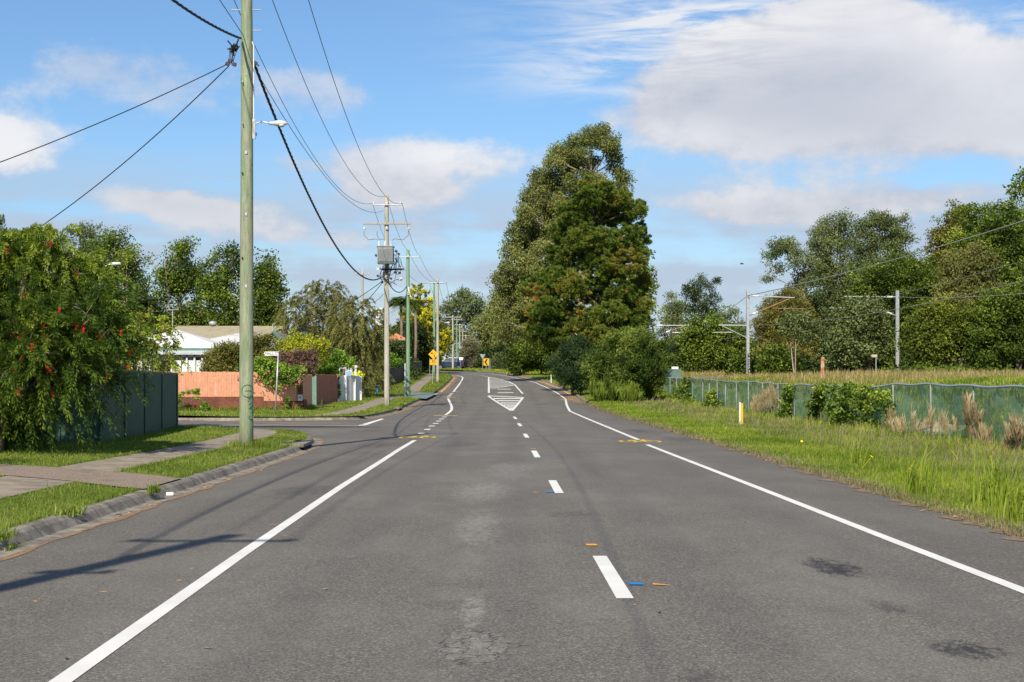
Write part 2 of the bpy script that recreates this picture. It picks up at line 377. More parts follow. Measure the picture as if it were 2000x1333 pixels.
def worn(name, c1, c2, under, lo, hi, sc=22):
    g = G(name); k = g.ss(g.noise(sc, 5, .8), lo, hi); return g.out(g.mix(k, under, g.mix(g.noise(7, 4), c1, c2)), .65, .3)
YPAINT = worn('yellow_road_paint', (.62, .36, .03), (.75, .46, .05), (.35, .22, .07), .3, .42)
OCHRE = worn('faded_yellow_paint', (.55, .36, .05), (.72, .48, .07), (.22, .18, .11), .36, .48)
ORPAINT = worn('orange_marking', (.62, .27, .04), (.8, .42, .07), (.45, .28, .12), .35, .45, 30)
BLUE = worn('blue_marking', (.0, .16, .5), (.01, .25, .62), (.02, .12, .25), .3, .4)
TEAL = mat('green_grey_crossing', (.13, .17, .16), (.2, .24, .22), 2)
def grassmat(name, a, b, dry, sc=.8, fd=.5):
    g = G(name); n1 = g.noise(sc, 6, .65); n2 = g.noise(14, 5, .8); n3 = g.noise(.35, 5, .6)
    c = g.mix(g.ss(n1, .35, .65), a, b); c = g.mix(g.M('MULTIPLY', g.ss(n2, .5, .7), .5), c, tuple(x*.45 for x in a)); c = g.mix(g.M('MULTIPLY', g.ss(n3, .5, .68), fd), c, dry)
    return g.out(c, .9, .1, n2, .8, .05)
LAWN = grassmat('lawn', (.075, .10, .022), (.12, .15, .035), (.20, .17, .08))
RANK = grassmat('rank_grass', (.05, .09, .02), (.09, .13, .03), (.2, .16, .08), .5, .7)
g = G('concrete_kerb'); n = g.noise(3, 7, .7); n2 = g.noise(45, 3, .7); n3 = g.noise(1.2, 6, .7, (1, 1, 1))
c = g.mix(g.ss(n, .35, .65), (.155, .135, .11), (.34, .30, .245)); c = g.mix(g.M('MULTIPLY', g.ss(n2, .5, .7), .3), c, (.07, .065, .06)); c = g.mix(g.M('MULTIPLY', g.ss(n3, .48, .66), .55), c, (.10, .085, .07))
jm = g.M('ABSOLUTE', g.M('SUBTRACT', g.M('FRACT', g.M('DIVIDE', g.y, 2.4)), .5)); c = g.mix(g.M('MULTIPLY', g.ss(jm, .492, .498), .8), c, (.03, .028, .025))
KERB = g.out(c, .9, .2, n2, .6, .01)
g = G('concrete_path'); n = g.noise(2.2, 7, .7, (1, 1, 1)); n2 = g.noise(60, 3, .8); st = g.noise(3, 5, .7, (.25, 3.5, 1))
c = g.mix(g.ss(n, .35, .65), (.22, .18, .135), (.36, .305, .235)); c = g.mix(g.M('MULTIPLY', g.ss(n2, .5, .7), .35), c, (.10, .088, .07)); c = g.mix(g.M('MULTIPLY', g.ss(st, .5, .66), .5), c, (.12, .1, .075))
jm = g.M('ABSOLUTE', g.M('SUBTRACT', g.M('FRACT', g.M('DIVIDE', g.y, 1.5)), .5)); c = g.mix(g.M('MULTIPLY', g.ss(jm, .488, .497), .8), c, (.04, .035, .03))
PATH = g.out(c, .9, .2, n2, .5, .008)
g = G('exposed_aggregate'); n = g.noise(55, 3, .9); c = g.mix(g.ss(n, .38, .62), (.11, .08, .06), (.46, .36, .28)); c = g.mix(g.M('MULTIPLY', g.ss(g.noise(2, 5), .5, .7), .4), c, (.11, .09, .07))
AGG = g.out(c, .9, .2, n, .8, .015)
DIRT = mat('bare_dirt', (.15, .10, .065), (.27, .19, .125), 6, .95, bump=.5, c3=(.08, .05, .03))
LEAFLITTER = mat('gutter_litter', (.20, .11, .055), (.33, .22, .13), 12, .95, bump=.6, c3=(.07, .04, .02), s3=25, f3=.8)

near_kerb = [(-4.9, -40), (-4.9, 5), (-4.93, 15), (-5.0, 25), (-5.04, 35), (-5.15, 40), (-5.4, 44), (-6.0, 47.4), (-7.2, 50), (-9, 52), (-11.5, 53.8), (-15, 55.3), (-22, 57), (-75, 62)]
far_px = [(670, 821.5), (705, 819.5), (742, 814.5), (780, 804), (806, 791.5), (830, 781)]
far_px2 = [(857, 767), (871, 755), (882, 744), (886.5, 739), (885, 734.5), (874, 731.6), (856, 730.4), (826, 729.6)]
fk = [gp(*p) for p in far_px]; fk2 = [gp(*p) for p in far_px2]
far_kerb = smooth_line([(-75, 68.5), (-22, 67), (-11, 66.6)]+fk[0:], 1)
bend_in = smooth_line(fk2+[(-26, fk2[-1][1]+4), (-75, 222)], 1)
rpx = [(1160, 797), (1133.5, 783), (1120, 771), (1104, 762.5), (1088.6, 755), (1053.5, 743), (1030, 737.5), (1010, 733.5), (985, 730.6), (960, 728.7), (930, 727), (903, 725.8), (865, 724.6), (825, 724.)]
right_edge = [(5.5, -40), (5.5, 5), (5.48, 16.7), (5.55, 23.7), (5.6, 32), (5.62, 40), (5.58, 48), (5.35, 64), (5.1, 78)]+[gp(*p) for p in rpx]+[(-30, 243), (-75, 250)]
right_edge = smooth_line(right_edge, 2)
jag = random.Random(5)
near_s = smooth_line(near_kerb, 2)
road_poly = near_s+far_kerb+bend_in+list(reversed(right_edge))
zroad = lambda x, y: zr(y)
patch('road', road_poly, zroad, ASPH, 2.0)
def strip(pts, w, m, dz, name, kind='structure', zf=None):
    pl = resample(pts, 1.5); l = offset(pl, w/2); r = offset(pl, -w/2); mb = MB(); zf = zf or zr
    vs = [(p[0], p[1], float(zf(p[1]))+dz) for p in r]+[(p[0], p[1], float(zf(p[1]))+dz) for p in l]; n = len(pl)
    mb.add(vs, [(i, i+1, n+i+1, n+i) for i in range(n-1)]); o = mb.build(name, m); o['kind'] = kind; return o
def hatch(M_, a, b, w): M_.quad([(a[0], a[1]-w/2), (b[0], b[1]-w/2), (b[0], b[1]+w/2), (a[0], a[1]+w/2)])
class Marks:
    """painted markings of one colour gathered in one sheet"""
    def __init__(s): s.mb = MB()
    def strip(s, pts, w, dz=.005, zf=zr, step=1.2):
        pl = resample(pts, step); l = offset(pl, w/2); r = offset(pl, -w/2); n = len(pl)
        s.mb.add([(p[0], p[1], float(zf(p[1]))+dz) for p in r]+[(p[0], p[1], float(zf(p[1]))+dz) for p in l], [(i, i+1, n+i+1, n+i) for i in range(n-1)])
    def quad(s, pts, dz=.005):
        s.mb.add([(p[0], p[1], float(zr(p[1]))+dz) for p in pts], [tuple(range(len(pts)))])
wm = Marks()
wm.strip([(-2.37, -20), (-2.42, 3), (-2.50, 8.7), (-2.62, 15), (-2.75, 25), gp(748.5, 899), gp(779, 879), gp(810, 860.5)], .13)
for px, py in ((823, 847.3), (834.5, 839.3), (843.5, 832.8), (851, 827.6), (857, 823), (862.5, 818.8), (868, 815)):
    x, y = gp(px, py); wm.quad([(x-.11, y-.5), (x+.11, y-.5), (x+.11, y+.5), (x-.11, y+.5)])
wm.strip([gp(*p) for p in ((870, 811), (876, 807), (882, 801), (882.5, 795.5), (879.5, 788), (875, 778.6))], .15)
for px, py in ((876.5, 775.4), (878.5, 773), (880.5, 770.8), (882.5, 768.8)):
    x, y = gp(px, py); wm.quad([(x-.14, y-.6), (x+.14, y-.6), (x+.14, y+.6), (x-.14, y+.6)])
wm.strip([gp(*p) for p in ((885.6, 765.8), (892, 757.5), (899, 748), (903, 741.5), (904, 738), (901, 736), (893, 734), (880, 733))], .16)
# centre dashes
for a, b in (((1221, 1170), (1171, 1087)), ((1092.5, 964), (1078.5, 939)), ((1050, 894), (1042.5, 881)), ((1030, 855.6), (1025, 848)), ((1017.5, 833), (1012.5, 827.4)), ((1008, 819), (1004, 814.5))):
    wm.strip([gp(*a), gp(*b)], .135)
d0 = gp(1221, 1170); wm.strip([(d0[0]-.02, d0[1]-12), (d0[0]-.01, d0[1]-9)], .135)
# right edge line
wm.strip([(4.4, -20), (4.2, 5), gp(2000, 1155), gp(1750, 1059), gp(1500, 961), gp(1264, 869)], .13)
wm.strip([gp(*p) for p in ((1247, 859.5), (1180, 832), (1130, 811), (1113, 803.5), (1107, 792), (1104.5, 780))], .14)
wm.strip([gp(*p) for p in ((1104.5, 779.5), (1089, 768.5), (1066, 756.5), (1046, 748), (1020, 741.2), (996, 736), (978, 733), (960, 731), (930, 729.5), (895, 728.4))], .14)
# painted islands
wm.strip([gp(*p) for p in ((954.8, 768), (954.6, 750), (954.4, 737))], .17)
wm.strip([gp(*p) for p in ((954, 736.5), (940, 733.8), (922, 732), (903, 731))], .12)
wm.strip([gp(*p) for p in ((954.5, 737), (975.5, 741), (994, 746), (1005.7, 752), (1013, 760.5), (1021, 769.4))], .15)
wm.strip([gp(957, 760.5), gp(1004, 753)], .13)
for y, xr in ((738.6, 966), (741, 974), (743.4, 984), (745.8, 993), (748.2, 998), (750.6, 1003), (753, 1003), (755.2, 990), (757.6, 975)):
    a = gp(956.5, y); b = gp(xr, y); hatch(wm, a, b, 1.25)
for (x0, x1, y) in ((972, 998, 760.6), (972, 1003, 767.2)): hatch(wm, gp(x0, y), gp(x1, y), 1.6)
A_, B_, T_ = (953.5, 773.6), (1021.5, 776.8), (999.5, 802.5)
wm.strip([gp(*A_), gp(*T_)], .17); wm.strip([gp(*T_), gp(*B_)], .17); hatch(wm, gp(*A_), gp(*B_), 1.6)
for k in (.17, .34, .51, .66, .8, .92):
    yy = 774.5+k*26; xl = A_[0]+(T_[0]-A_[0])*(yy-A_[1])/(T_[1]-A_[1])+2; xr = B_[0]+(T_[0]-B_[0])*(yy-B_[1])/(T_[1]-B_[1])-2
    if xr-xl > 2: hatch(wm, gp(xl, yy), gp(xr, yy), 2.2)
# side street
wm.strip([(-60, gp(520, 830.8)[1]), gp(345, 830), gp(500, 830.6), gp(628, 831.3), gp(700, 832)], .14, .0045)
wm.quad([gp(698, 832), gp(713, 832), gp(751, 818.8), gp(744, 818.6)], .0075)
wm.quad([gp(829, 780.2), gp(838, 777.8), gp(857, 768), gp(848, 768.6)], .0075)
o = wm.mb.build('road_marking', PAINT); tag(o, kind='structure')
ym = Marks(); ym.strip([gp(*p) for p in ((861, 766.5), (869, 758.5), (877, 750.5), (883, 744), (886.6, 739.5), (887, 738))], .17)
ym.strip([gp(*p) for p in ((1119, 774.3), (1106, 766.5), (1088, 757.5), (1066, 749), (1040, 742), (1014, 736))], .14)
o = ym.mb.build('yellow_edge_marking', YPAINT); o['kind'] = 'structure'
om = Marks()
for (x0, x1, y) in ((846, 893, 812.6), (867, 889, 777), (882, 896, 766), (1092, 1120, 781.4), (993, 1007, 802.8)): om.strip([gp(x0, y), gp(x1, y)], .8, .009, step=9)
def bicycle_mark(px0, px1, py):
    (x0, y), (x1, _) = gp(px0, py), gp(px1, py); w = x1-x0; hgt = w*3.6   # drawn stretched along the road
    P = lambda u, v: (x0+u*w, y+(v-.25)*hgt)
    for cu in (.2, .8):
        om.strip([P(cu+.19*math.cos(a), .25+.2*math.sin(a)) for a in np.linspace(0, 2*math.pi, 19)], .10, .008, step=.3)
    for a, b in (((.2, .25), (.36, .5)), ((.36, .5), (.66, .5)), ((.66, .5), (.47, .2)), ((.47, .2), (.36, .5)), ((.2, .25), (.47, .2)), ((.8, .25), (.64, .6)), ((.64, .6), (.74, .62)), ((.3, .58), (.42, .58))):
        om.strip([P(*a), P(*b)], .10, .008, step=9)
bicycle_mark(781, 850, 855); bicycle_mark(1211, 1289, 863)
om.mb.build('bicycle_marking', OCHRE)['kind'] = 'structure'
sm_ = Marks(); bm_ = Marks()
def bit(M_, x0, x1, py, d):
    a = gp(x0, py); b = gp(x1, py); M_.quad([(a[0], a[1]-d/2), (b[0], b[1]-d/2), (b[0]-.01, b[1]+d/2), (a[0]-.005, a[1]+d/2)], .008)
bit(sm_, 1145, 1167, 1065.5, .17); bit(bm_, 1229, 1258, 1142, .13); bit(sm_, 1042, 1051, 963, .12); bit(bm_, 1066, 1083, 962, .17); bit(sm_, 1037, 1047, 877.5, .2); bit(sm_, 1010, 1018, 826.2, .3)
bit(bm_, 1012, 1019, 816.5, .3)
a = gp(1275, 1142.5); b = gp(1315, 1145.5); sm_.quad([(a[0], a[1]-.05), b, (a[0], a[1]+.06)], .008)
bit(sm_, 843, 856, 882.5, .05)
sm_.mb.build('survey_marking', ORPAINT)['kind'] = 'structure'; bm_.mb.build('blue_marking', BLUE)['kind'] = 'structure'
# ---------------------------------------------------------------- verges
near_verge = [(x, y) for x, y in offset(near_s, .30)]; near_verge = near_verge+[(-75, -40)]
patch('near_verge', near_verge, H, LAWN, 1.0)
fkb = offset(far_kerb+bend_in, .16)
apron = [gp(791, 783), gp(829.5, 781.), gp(857, 767), gp(832, 766)]
far_verge = fkb
patch('far_verge', far_verge, H, LAWN, 1.6)
re_b = offset(right_edge, .0)
right_verge = [(x, y) for x, y in re_b]+[(-75, 420), (60, 420), (60, 190), (13.2, 122), (13.2, -40)]
patch('right_verge', right_verge, H, RANK, 1.3)
# ---------------------------------------------------------------- the wide ground
ys = np.unique(np.concatenate([np.arange(-60, 130, 1.5), np.arange(130, 300, 4), np.arange(300, 700, 25), np.array([900, 1400, 2500, 6000])]))
xs = np.unique(np.concatenate([np.array([-5000, -2000, -800, -400, -200, -120]), np.arange(-80, -20, 5), np.arange(-20, 12, 2.), np.arange(12, 24, .6), np.arange(24, 60, 3), np.array([60, 80, 120, 200, 400, 800, 2000, 5000])]))
XX, YY = np.meshgrid(xs, ys); ZZ = H(np.clip(XX, -40, 60), YY)
sink = (XX > -76) & (XX < 12.6) & (YY < 421); ZZ = np.where(sink, np.minimum(ZZ, zr(YY)-.02)-.2, ZZ)
ZZ = np.where((XX >= 12.6) & (XX < 13.2), ZZ-.05, ZZ)
nx = len(xs); fs = [(j*nx+i, j*nx+i+1, (j+1)*nx+i+1, (j+1)*nx+i) for j in range(len(ys)-1) for i in range(nx-1)]
me = bpy.data.meshes.new('ground'); me.from_pydata(np.column_stack([XX.ravel(), YY.ravel(), ZZ.ravel()]).tolist(), [], fs); me.materials.append(RANK)
me.polygons.foreach_set('use_smooth', [True]*len(me.polygons)); o = bpy.data.objects.new('ground', me); C.objects.link(o); o['kind'] = 'structure'
# ---------------------------------------------------------------- kerbs
def sweep(name, pl, prof, m, s=.8, zf=None):
    pl = resample(pl, s); n = len(pl); k = len(prof); mb = MB(); cols = [offset(pl, p[0]) for p in prof]; rr_ = random.Random(3)
    for j in range(k):
        for i in range(n):
            q = cols[j][i]; mb.v.append((q[0], q[1], float(zr(pl[i][1]))+prof[j][1]+(rr_.uniform(-.004, .004) if j else 0)))
    mb.f = [(j*n+i, j*n+i+1, (j+1)*n+i+1, (j+1)*n+i) for j in range(k-1) for i in range(n-1)]
    o = mb.build(name, m, smooth=False); o['kind'] = 'structure'; return o
prof = [(-.10, .004), (.10, .012), (.17, .10), (.22, .135), (.34, .14), (.38, .02)]
sweep('kerb', near_s, prof, KERB, .6); sweep('kerb', far_kerb, prof, KERB, 1.2); sweep('kerb', bend_in, prof, KERB, 2)
rk = [p for p in right_edge if 100 < p[1] < 226 and p[0] > -9]
sweep('kerb', list(reversed(rk)), [(-.12, .004), (.06, .01), (.1, .12), (.26, .13), (.3, -.05)], KERB, 2)
def band(pl, o1, o2, dz, m, name, rnd=.04, s=.25, seed=1):
    r_ = random.Random(seed); pl = resample(pl, s); n = len(pl); a = offset(pl, o1); b = offset(pl, o2); mb = MB()
    ph = [r_.uniform(0, 6) for _ in range(4)]
    f = lambda i: rnd*(math.sin(i*.31+ph[0])+math.sin(i*.83+ph[1])*.7+r_.uniform(-.6, .6))
    vs = []
    for i in range(n):
        w = f(i); t = (b[i][0]-a[i][0], b[i][1]-a[i][1]); L = math.hypot(*t) or 1; vs.append((b[i][0]+t[0]/L*w, b[i][1]+t[1]/L*w, float(zr(b[i][1]))+dz))
    vs = [(p[0], p[1], float(zr(p[1]))+dz) for p in a]+vs; mb.add(vs, [(i, i+1, n+i+1, n+i) if o2 > o1 else (n+i, n+i+1, i+1, i) for i in range(n-1)])
    o = mb.build(name, m); o['kind'] = 'structure'
band([p for p in near_s if 6 < p[1] < 53], -.09, -.17, .0045, LEAFLITTER, 'gutter_litter', .03, .25)
band([p for p in resample(far_kerb, 1) if p[0] > -8.], .02, -.32, .0045, LEAFLITTER, 'gutter_litter', .05, .6, 4)
band([p for p in resample(bend_in, 1) if p[1] < 205 and p[0] > -9], .05, -.5, .004, LEAFLITTER, 'gutter_litter', .08, 1, 5)
band([p for p in right_edge if 100 < p[1] < 200], .1, .62, .003, LEAFLITTER, 'gutter_litter', .08, 1, 6)
band([p for p in right_edge if 4 < p[1] < 108], -.12, .10, .006, DIRT, 'roadside_dirt', .10, .12, 7)
# ---------------------------------------------------------------- paths
HP = lambda dz: (lambda x, y: H(x, y)+dz)
fp = [(-7.98, -20), (-6.68, -20), (-6.66, 23.6), (-6.6, 26.1), (-6.66, 36), (-6.75, 43), (-7.1, 47.2), (-7.5, 49.5), (-8.4, 50.8), (-8.15, 46), (-8.0, 41), (-8.05, 33)]
patch('footpath', fp, HP(.018), PATH, .8)
dwy = [(-5.26, 22.3), (-5.26, 24.9), (-6.5, 26.3), (-8, 27.4), (-9.4, 28.4), (-13, 31), (-13, 28.2), (-8, 24.85), (-6.7, 23.8)]
patch('driveway', dwy, HP(.026), AGG, .6)
pc = [(600, 811.5), (648, 810.5), (690, 801), (726, 790), (748, 780.5), (772, 774.5), (792, 771.5)]
pc2 = [(803, 766), (812, 757), (824, 748), (838, 738), (843, 735.2), (838, 732)]
cen = smooth_line([gp(*p, dz=.2) for p in pc], 2); l_ = offset(cen, .65); r_ = offset(cen, -.65)
patch('footpath', r_+list(reversed(l_)), HP(.02), PATH, 1.2)
cen = smooth_line([gp(*p, dz=.2) for p in pc2], 2); l_ = offset(cen, .7); r_ = offset(cen, -.7)
patch('footpath', r_+list(reversed(l_)), HP(.02), PATH, 1.5)
ap = [gp(783, 775, .2), gp(832, 780.0, .14), gp(855, 768.4, .14), gp(805, 766.5, .2)]
patch('driveway', ap, HP(.03), TEAL, 1.2)
for (px, py, rx, ry, s_) in ((478, 879, .45, .9, 1), (300, 826.6, 9, .8, 2), (460, 874, .9, 1.2, 3), (690, 812, .7, .7, 4), (560, 851, .5, 1.2, 5)):
    x, y = gp(px, py, .15); r_ = random.Random(s_); pl = [(x+rx*math.cos(a)*r_.uniform(.7, 1.1), y+ry*math.sin(a)*r_.uniform(.7, 1.1)) for a in np.linspace(0, 2*math.pi, 22)[:-1]]
    patch('bare_dirt', pl, HP(.012), DIRT, .5)
# kerb inlets (dark mouths with a concrete lintel)
BLACK = mat('black', (.004, .004, .004), rough=.9)
def inlet(px, py, L, label):
    x, y = gp(px, py); pl = min(range(len(near_s)), key=lambda i: math.dist(near_s[i], (x, y))) if y < 60 else None
    line = near_s if y < 60 else far_kerb; line = resample(line, .3); i = min(range(len(line)), key=lambda i: math.dist(line[i], (x, y)))
    k = int(L/.3); seg = line[max(i-k//2, 1):i+k//2+1]; a, b = seg[0], seg[-1]; z = float(zr(y))
    e = empty('kerb_inlet', (a[0], a[1], z), label, 'storm drain')
    d = Vector((b[0]-a[0], b[1]-a[1], 0)).normalized(); nrm = Vector((-d.y, d.x, 0)); mb = MB(); A = Vector((a[0], a[1], z)); B = Vector((b[0], b[1], z))
    mb.bar(A+nrm*.12+Vector((0, 0, .06)), B+nrm*.12+Vector((0, 0, .06)), .13, .11); mb.build('opening', BLACK, e)
    mb = MB(); mb.bar(A-d*.25+nrm*.34+Vector((0, 0, .125)), B+d*.25+nrm*.34+Vector((0, 0, .125)), .62, .09); mb.build('lintel', KERB, e, bevel=.02)
inlet(577, 877, 2.2, 'concrete kerb inlet with dark opening at the near corner of the side street')
inlet(787, 802, 2.4, 'concrete kerb inlet with dark opening on the far kerb past the side street')
# ================================================================ poles, lamps, wires
g = G('treated_pole_wood'); n = g.noise(2.5, 6, .7, (3, 3, .35)); n2 = g.noise(14, 5, .7, (3, 3, .12)); n3 = g.noise(1.1, 4, .6)
c = g.mix(g.ss(n, .35, .65), (.20, .27, .155), (.36, .38, .26)); c = g.mix(g.M('MULTIPLY', g.ss(n2, .5, .66), .55), c, (.13, .155, .10)); c = g.mix(g.M('MULTIPLY', g.ss(n3, .5, .66), .4), c, (.30, .27, .19)); n4 = g.noise(9, 3, .6, (5, 5, .06)); c = g.mix(g.M('MULTIPLY', g.ss(g.M('ABSOLUTE', g.M('SUBTRACT', n4, .5)), .018, .004), .75), c, (.05, .06, .04)); c = g.mix(g.M('MULTIPLY', g.ss(g.noise(3.3, 3, .6), .66, .72), .7), c, (.16, .10, .06)); GREENPOLE = g.out(c, .85, .2, n2, .6, .02)
def pole_mat(name, a, b, d):
    g = G(name); n = g.noise(3, 5, .7, (3, 3, .3)); n2 = g.noise(16, 4, .7, (3, 3, .1)); c = g.mix(g.ss(n, .35, .65), a, b); c = g.mix(g.M('MULTIPLY', g.ss(n2, .5, .66), .5), c, d); return g.out(c, .85, .2, n2, .5, .02)
GREYPOLE = pole_mat('weathered_pole_wood', (.34, .32, .26), (.48, .45, .37), (.17, .155, .125))
FGREEN = pole_mat('copper_green_pole', (.16, .27, .16), (.24, .36, .21), (.10, .18, .10))
GALV = mat('galvanised_steel', (.38, .40, .42), (.52, .54, .55), 5, .45, .5)
LAMPW = mat('lamp_housing', (.62, .62, .6), (.5, .5, .5), 4, .4); DARKM = mat('dark_metal', (.03, .03, .035), rough=.5); CABLE = mat('cable_black', (.012, .012, .014), rough=.6)
WIRE = mat('wire_grey', (.05, .055, .06), rough=.5); PORC = mat('porcelain', (.6, .6, .58), rough=.25); BRN = mat('brown_insulator', (.09, .05, .035), rough=.3)
ARMW = mat('crossarm_wood', (.30, .26, .21), (.42, .36, .29), 6, .85, stretch=(.3, 3, 3)); WHITE = mat('white_paint', (.72, .72, .70), (.6, .6, .58), 3, .5); GLASS = mat('lamp_glass', (.55, .58, .6), rough=.15, spec=.6)
GREENINK = mat('green_spray_paint', (.0, .11, .055), (.0, .16, .08), 30, .5)
def lamp(e, base, tip, droop=.0, size=1.):
    """a street light on a bracket: base on the pole, tip where the head hangs"""
    base = Vector(base); tip = Vector(tip); mb = MB(); mb.tube([base, base*.5+tip*.5+Vector((0, 0, .05)), tip], .027*size, 8); mb.bar(base-Vector((0, 0, .35)), base+Vector((0, 0, .12)), .07); mb.build('bracket', GALV, e)
    d = (tip-base); d.z = 0; d.normalize(); mb = MB(); s = size
    prof = [(0, .035), (.05, .07), (.24, .075), (.26, .11), (.45, .12), (.62, .09), (.72, .03)]
    pts = [tip+d*(p[0]*s-.02) for p in prof]; mb.tube(pts, [p[1]*s for p in prof], 12); h = mb.build('lamp_head', LAMPW, e, smooth=True)
    mb = MB(); c0 = tip+d*.46*s+Vector((0, 0, -.07*s)); mb.lathe(c0, [(.02*s, -.085*s), (.09*s, -.06*s), (.125*s, 0), (.1*s, .03*s)], 12); mb.build('lamp_glass', GLASS, h, smooth=True)
def pole(px, py, D, h, r0, r1, m, label, group='wooden power poles along the left verge', xy=None, zbase=None):
    x = (px-1000)/F*D if xy is None else xy[0]; y = D; z = float(H(x, y)) if zbase is None else zbase
    e = empty('power_pole', (x, y, z), label, 'power pole', group)
    r_ = random.Random(int(D)); pts = []; rad = []
    for k in range(15):
        t = k/14; pts.append((x+.02*math.sin(t*4+D)*t, y, z-.3+(h+.3)*t)); rad.append(r0+(r1-r0)*t+r_.uniform(-.004, .004))
    mb = MB(); mb.tube(pts, rad, 20 if D < 60 else 12); mb.build('shaft', m, e, smooth=True)
    return e, x, y, z
def insul(mb, p, s=1.): mb.lathe(p, [(.02, 0), (.05*s, .01), (.05*s, .05), (.03*s, .06), (.055*s, .08), (.05*s, .13), (.02, .16)], 8)
def crossarm(e, x, y, z, w, m=None, h=.1, ins=3, off=.0, up=True, dyv=-.16, s=1.):
    mb = MB(); mb.box((x+off, y+dyv, z), (w, .1, h)); a = mb.build('crossarm', m or ARMW, e, bevel=.01)
    mb = MB(); xs = [x+off-w/2+.1, x+off+w/2-.1] + ([x+.02] if ins == 3 else [])
    for q in xs: q_ = MB(); insul(q_, (q, y+dyv, z+h/2 if up else z-h/2-.22*s), s*1.2); q_.build('insulator', PORC, a, smooth=True)
    return [(q, y+dyv, z+h/2+.12) for q in xs]
def wire(name, pts2, r, sag, m, label, group=None, n=40, cat='overhead wire'):
    a, b = Vector(pts2[0]), Vector(pts2[1]); P = []
    for i in range(n+1):
        t = i/n; p = a.lerp(b, t); p.z -= 4*sag*t*(1-t); P.append(p)
    mb = MB(); mb.tube(P, r, 6, True); o = mb.build(name, m, smooth=True); return tag(o, label, cat, group)
def twisted(name, a, b, sag, label, r=.021, n=150, cat='overhead cable', group=None):
    a, b = Vector(a), Vector(b); mb = MB(); L = (b-a).length; n = int(L*5)
    for k in range(3):
        P = []
        for i in range(n+1):
            t = i/n; p = a.lerp(b, t); p.z -= 4*sag*t*(1-t); th = t*L*2*math.pi/1.3+k*2.094; P.append(p+Vector((math.cos(th)*r*.85, 0, math.sin(th)*r*.85)))
        mb.tube(P, r*.78, 5)
    o = mb.build(name, CABLE, smooth=True); return tag(o, label, cat, group)
# pole 1, the near one
e1, X1, Y1, Z1 = pole(481.5, 877, 37.1, 12.4, .172, .132, GREENPOLE, 'tall green-tinted timber power pole with spray-painted writing, nearest on the left verge', xy=(-6.31, 0))
zp = lambda py, D=37.1: EYE+(HY-py)*D/F
A1 = crossarm(e1, X1, Y1, Z1+12.15, 2.2)
mb = MB(); x_ = X1+.185
mb.tube([(X1+.16, Y1-.06, zp(88)), (x_-.03, Y1-.08, zp(84)), (x_, Y1-.08, zp(90)), (x_-.0, Y1-.08, zp(240))], .017, 8); mb.build('conduit', WHITE, e1)
lamp(e1, (X1+.19, Y1-.04, zp(243.5)), (X1+.56, Y1-.05, zp(242)), size=.62)
for a_, b_ in (((X1-.36, Y1, zp(20)), (X1-.1, Y1, zp(20))), ((X1+.1, Y1, zp(20)), (X1+.34, Y1, zp(20))), ((X1+.1, Y1, zp(60)), (X1+.34, Y1, zp(60))), ((X1-.06, Y1-.24, zp(163)), (X1-.06, Y1-.12, zp(163))), ((X1-.06, Y1-.24, zp(244)), (X1-.06, Y1-.12, zp(244)))):
    mb = MB(); mb.cyl(a_, b_, .014, n=6); mb.build('pole_step', GALV, e1)
for q in (300, 420, 560): mb = MB(); mb.box((X1+.02, Y1-.165, zp(q)), (.05, .012, .07)); mb.build('metal_tag', GALV, e1)
for q in (340, 505): mb = MB(); mb.cyl((X1-.07, Y1-.19, zp(q)), (X1-.07, Y1-.1, zp(q)), .022, n=6); mb.build('bolt', DARKM, e1)
mb = MB(); r_ = random.Random(2); c0 = Vector((X1-.27, Y1-.1, zp(95)))
for i in range(34):
    a = Vector([r_.gauss(0, .055) for _ in range(3)]); b = Vector([r_.gauss(0, .055) for _ in range(3)]); mb.cyl(c0+a, c0+b, .018, n=5)
for i in range(6):
    a = c0+Vector((r_.uniform(-.1, .1), 0, -.05)); b = Vector((X1-.33-.07*r_.random(), Y1-.1, zp(122+r_.random()*8))); m_ = (a+b)/2+Vector((-.08+.16*r_.random(), 0, -.12)); mb.tube([a, a.lerp(m_, .6), m_, m_.lerp(b, .5)-Vector((0, 0, .03)), b], .008, 5)
for cx, cz in ((-.37, 121), (-.43, 127), (-.27, 128)): mb.box((X1+cx, Y1-.1, zp(cz)), (.09, .08, .08), ry=.3)
mb.tube([(X1-.16, Y1-.16, zp(80)), (X1-.2, Y1-.15, zp(88)), (X1-.24, Y1-.1, zp(93))], .02, 6)
mb.build('cable_junction', DARKM, e1)
for c_, d_, y_ in (((X1+.21, Y1-.02, zp(122)), (.12, .05, .05), .5), ((X1+.26, Y1-.02, zp(127)), (.1, .04, .04), .6), ((X1+.21, Y1-.03, zp(263)), (.07, .07, .08), 0)): mb = MB(); mb.box(c_, d_, ry=y_); mb.build('cable_clamp', DARKM, e1)
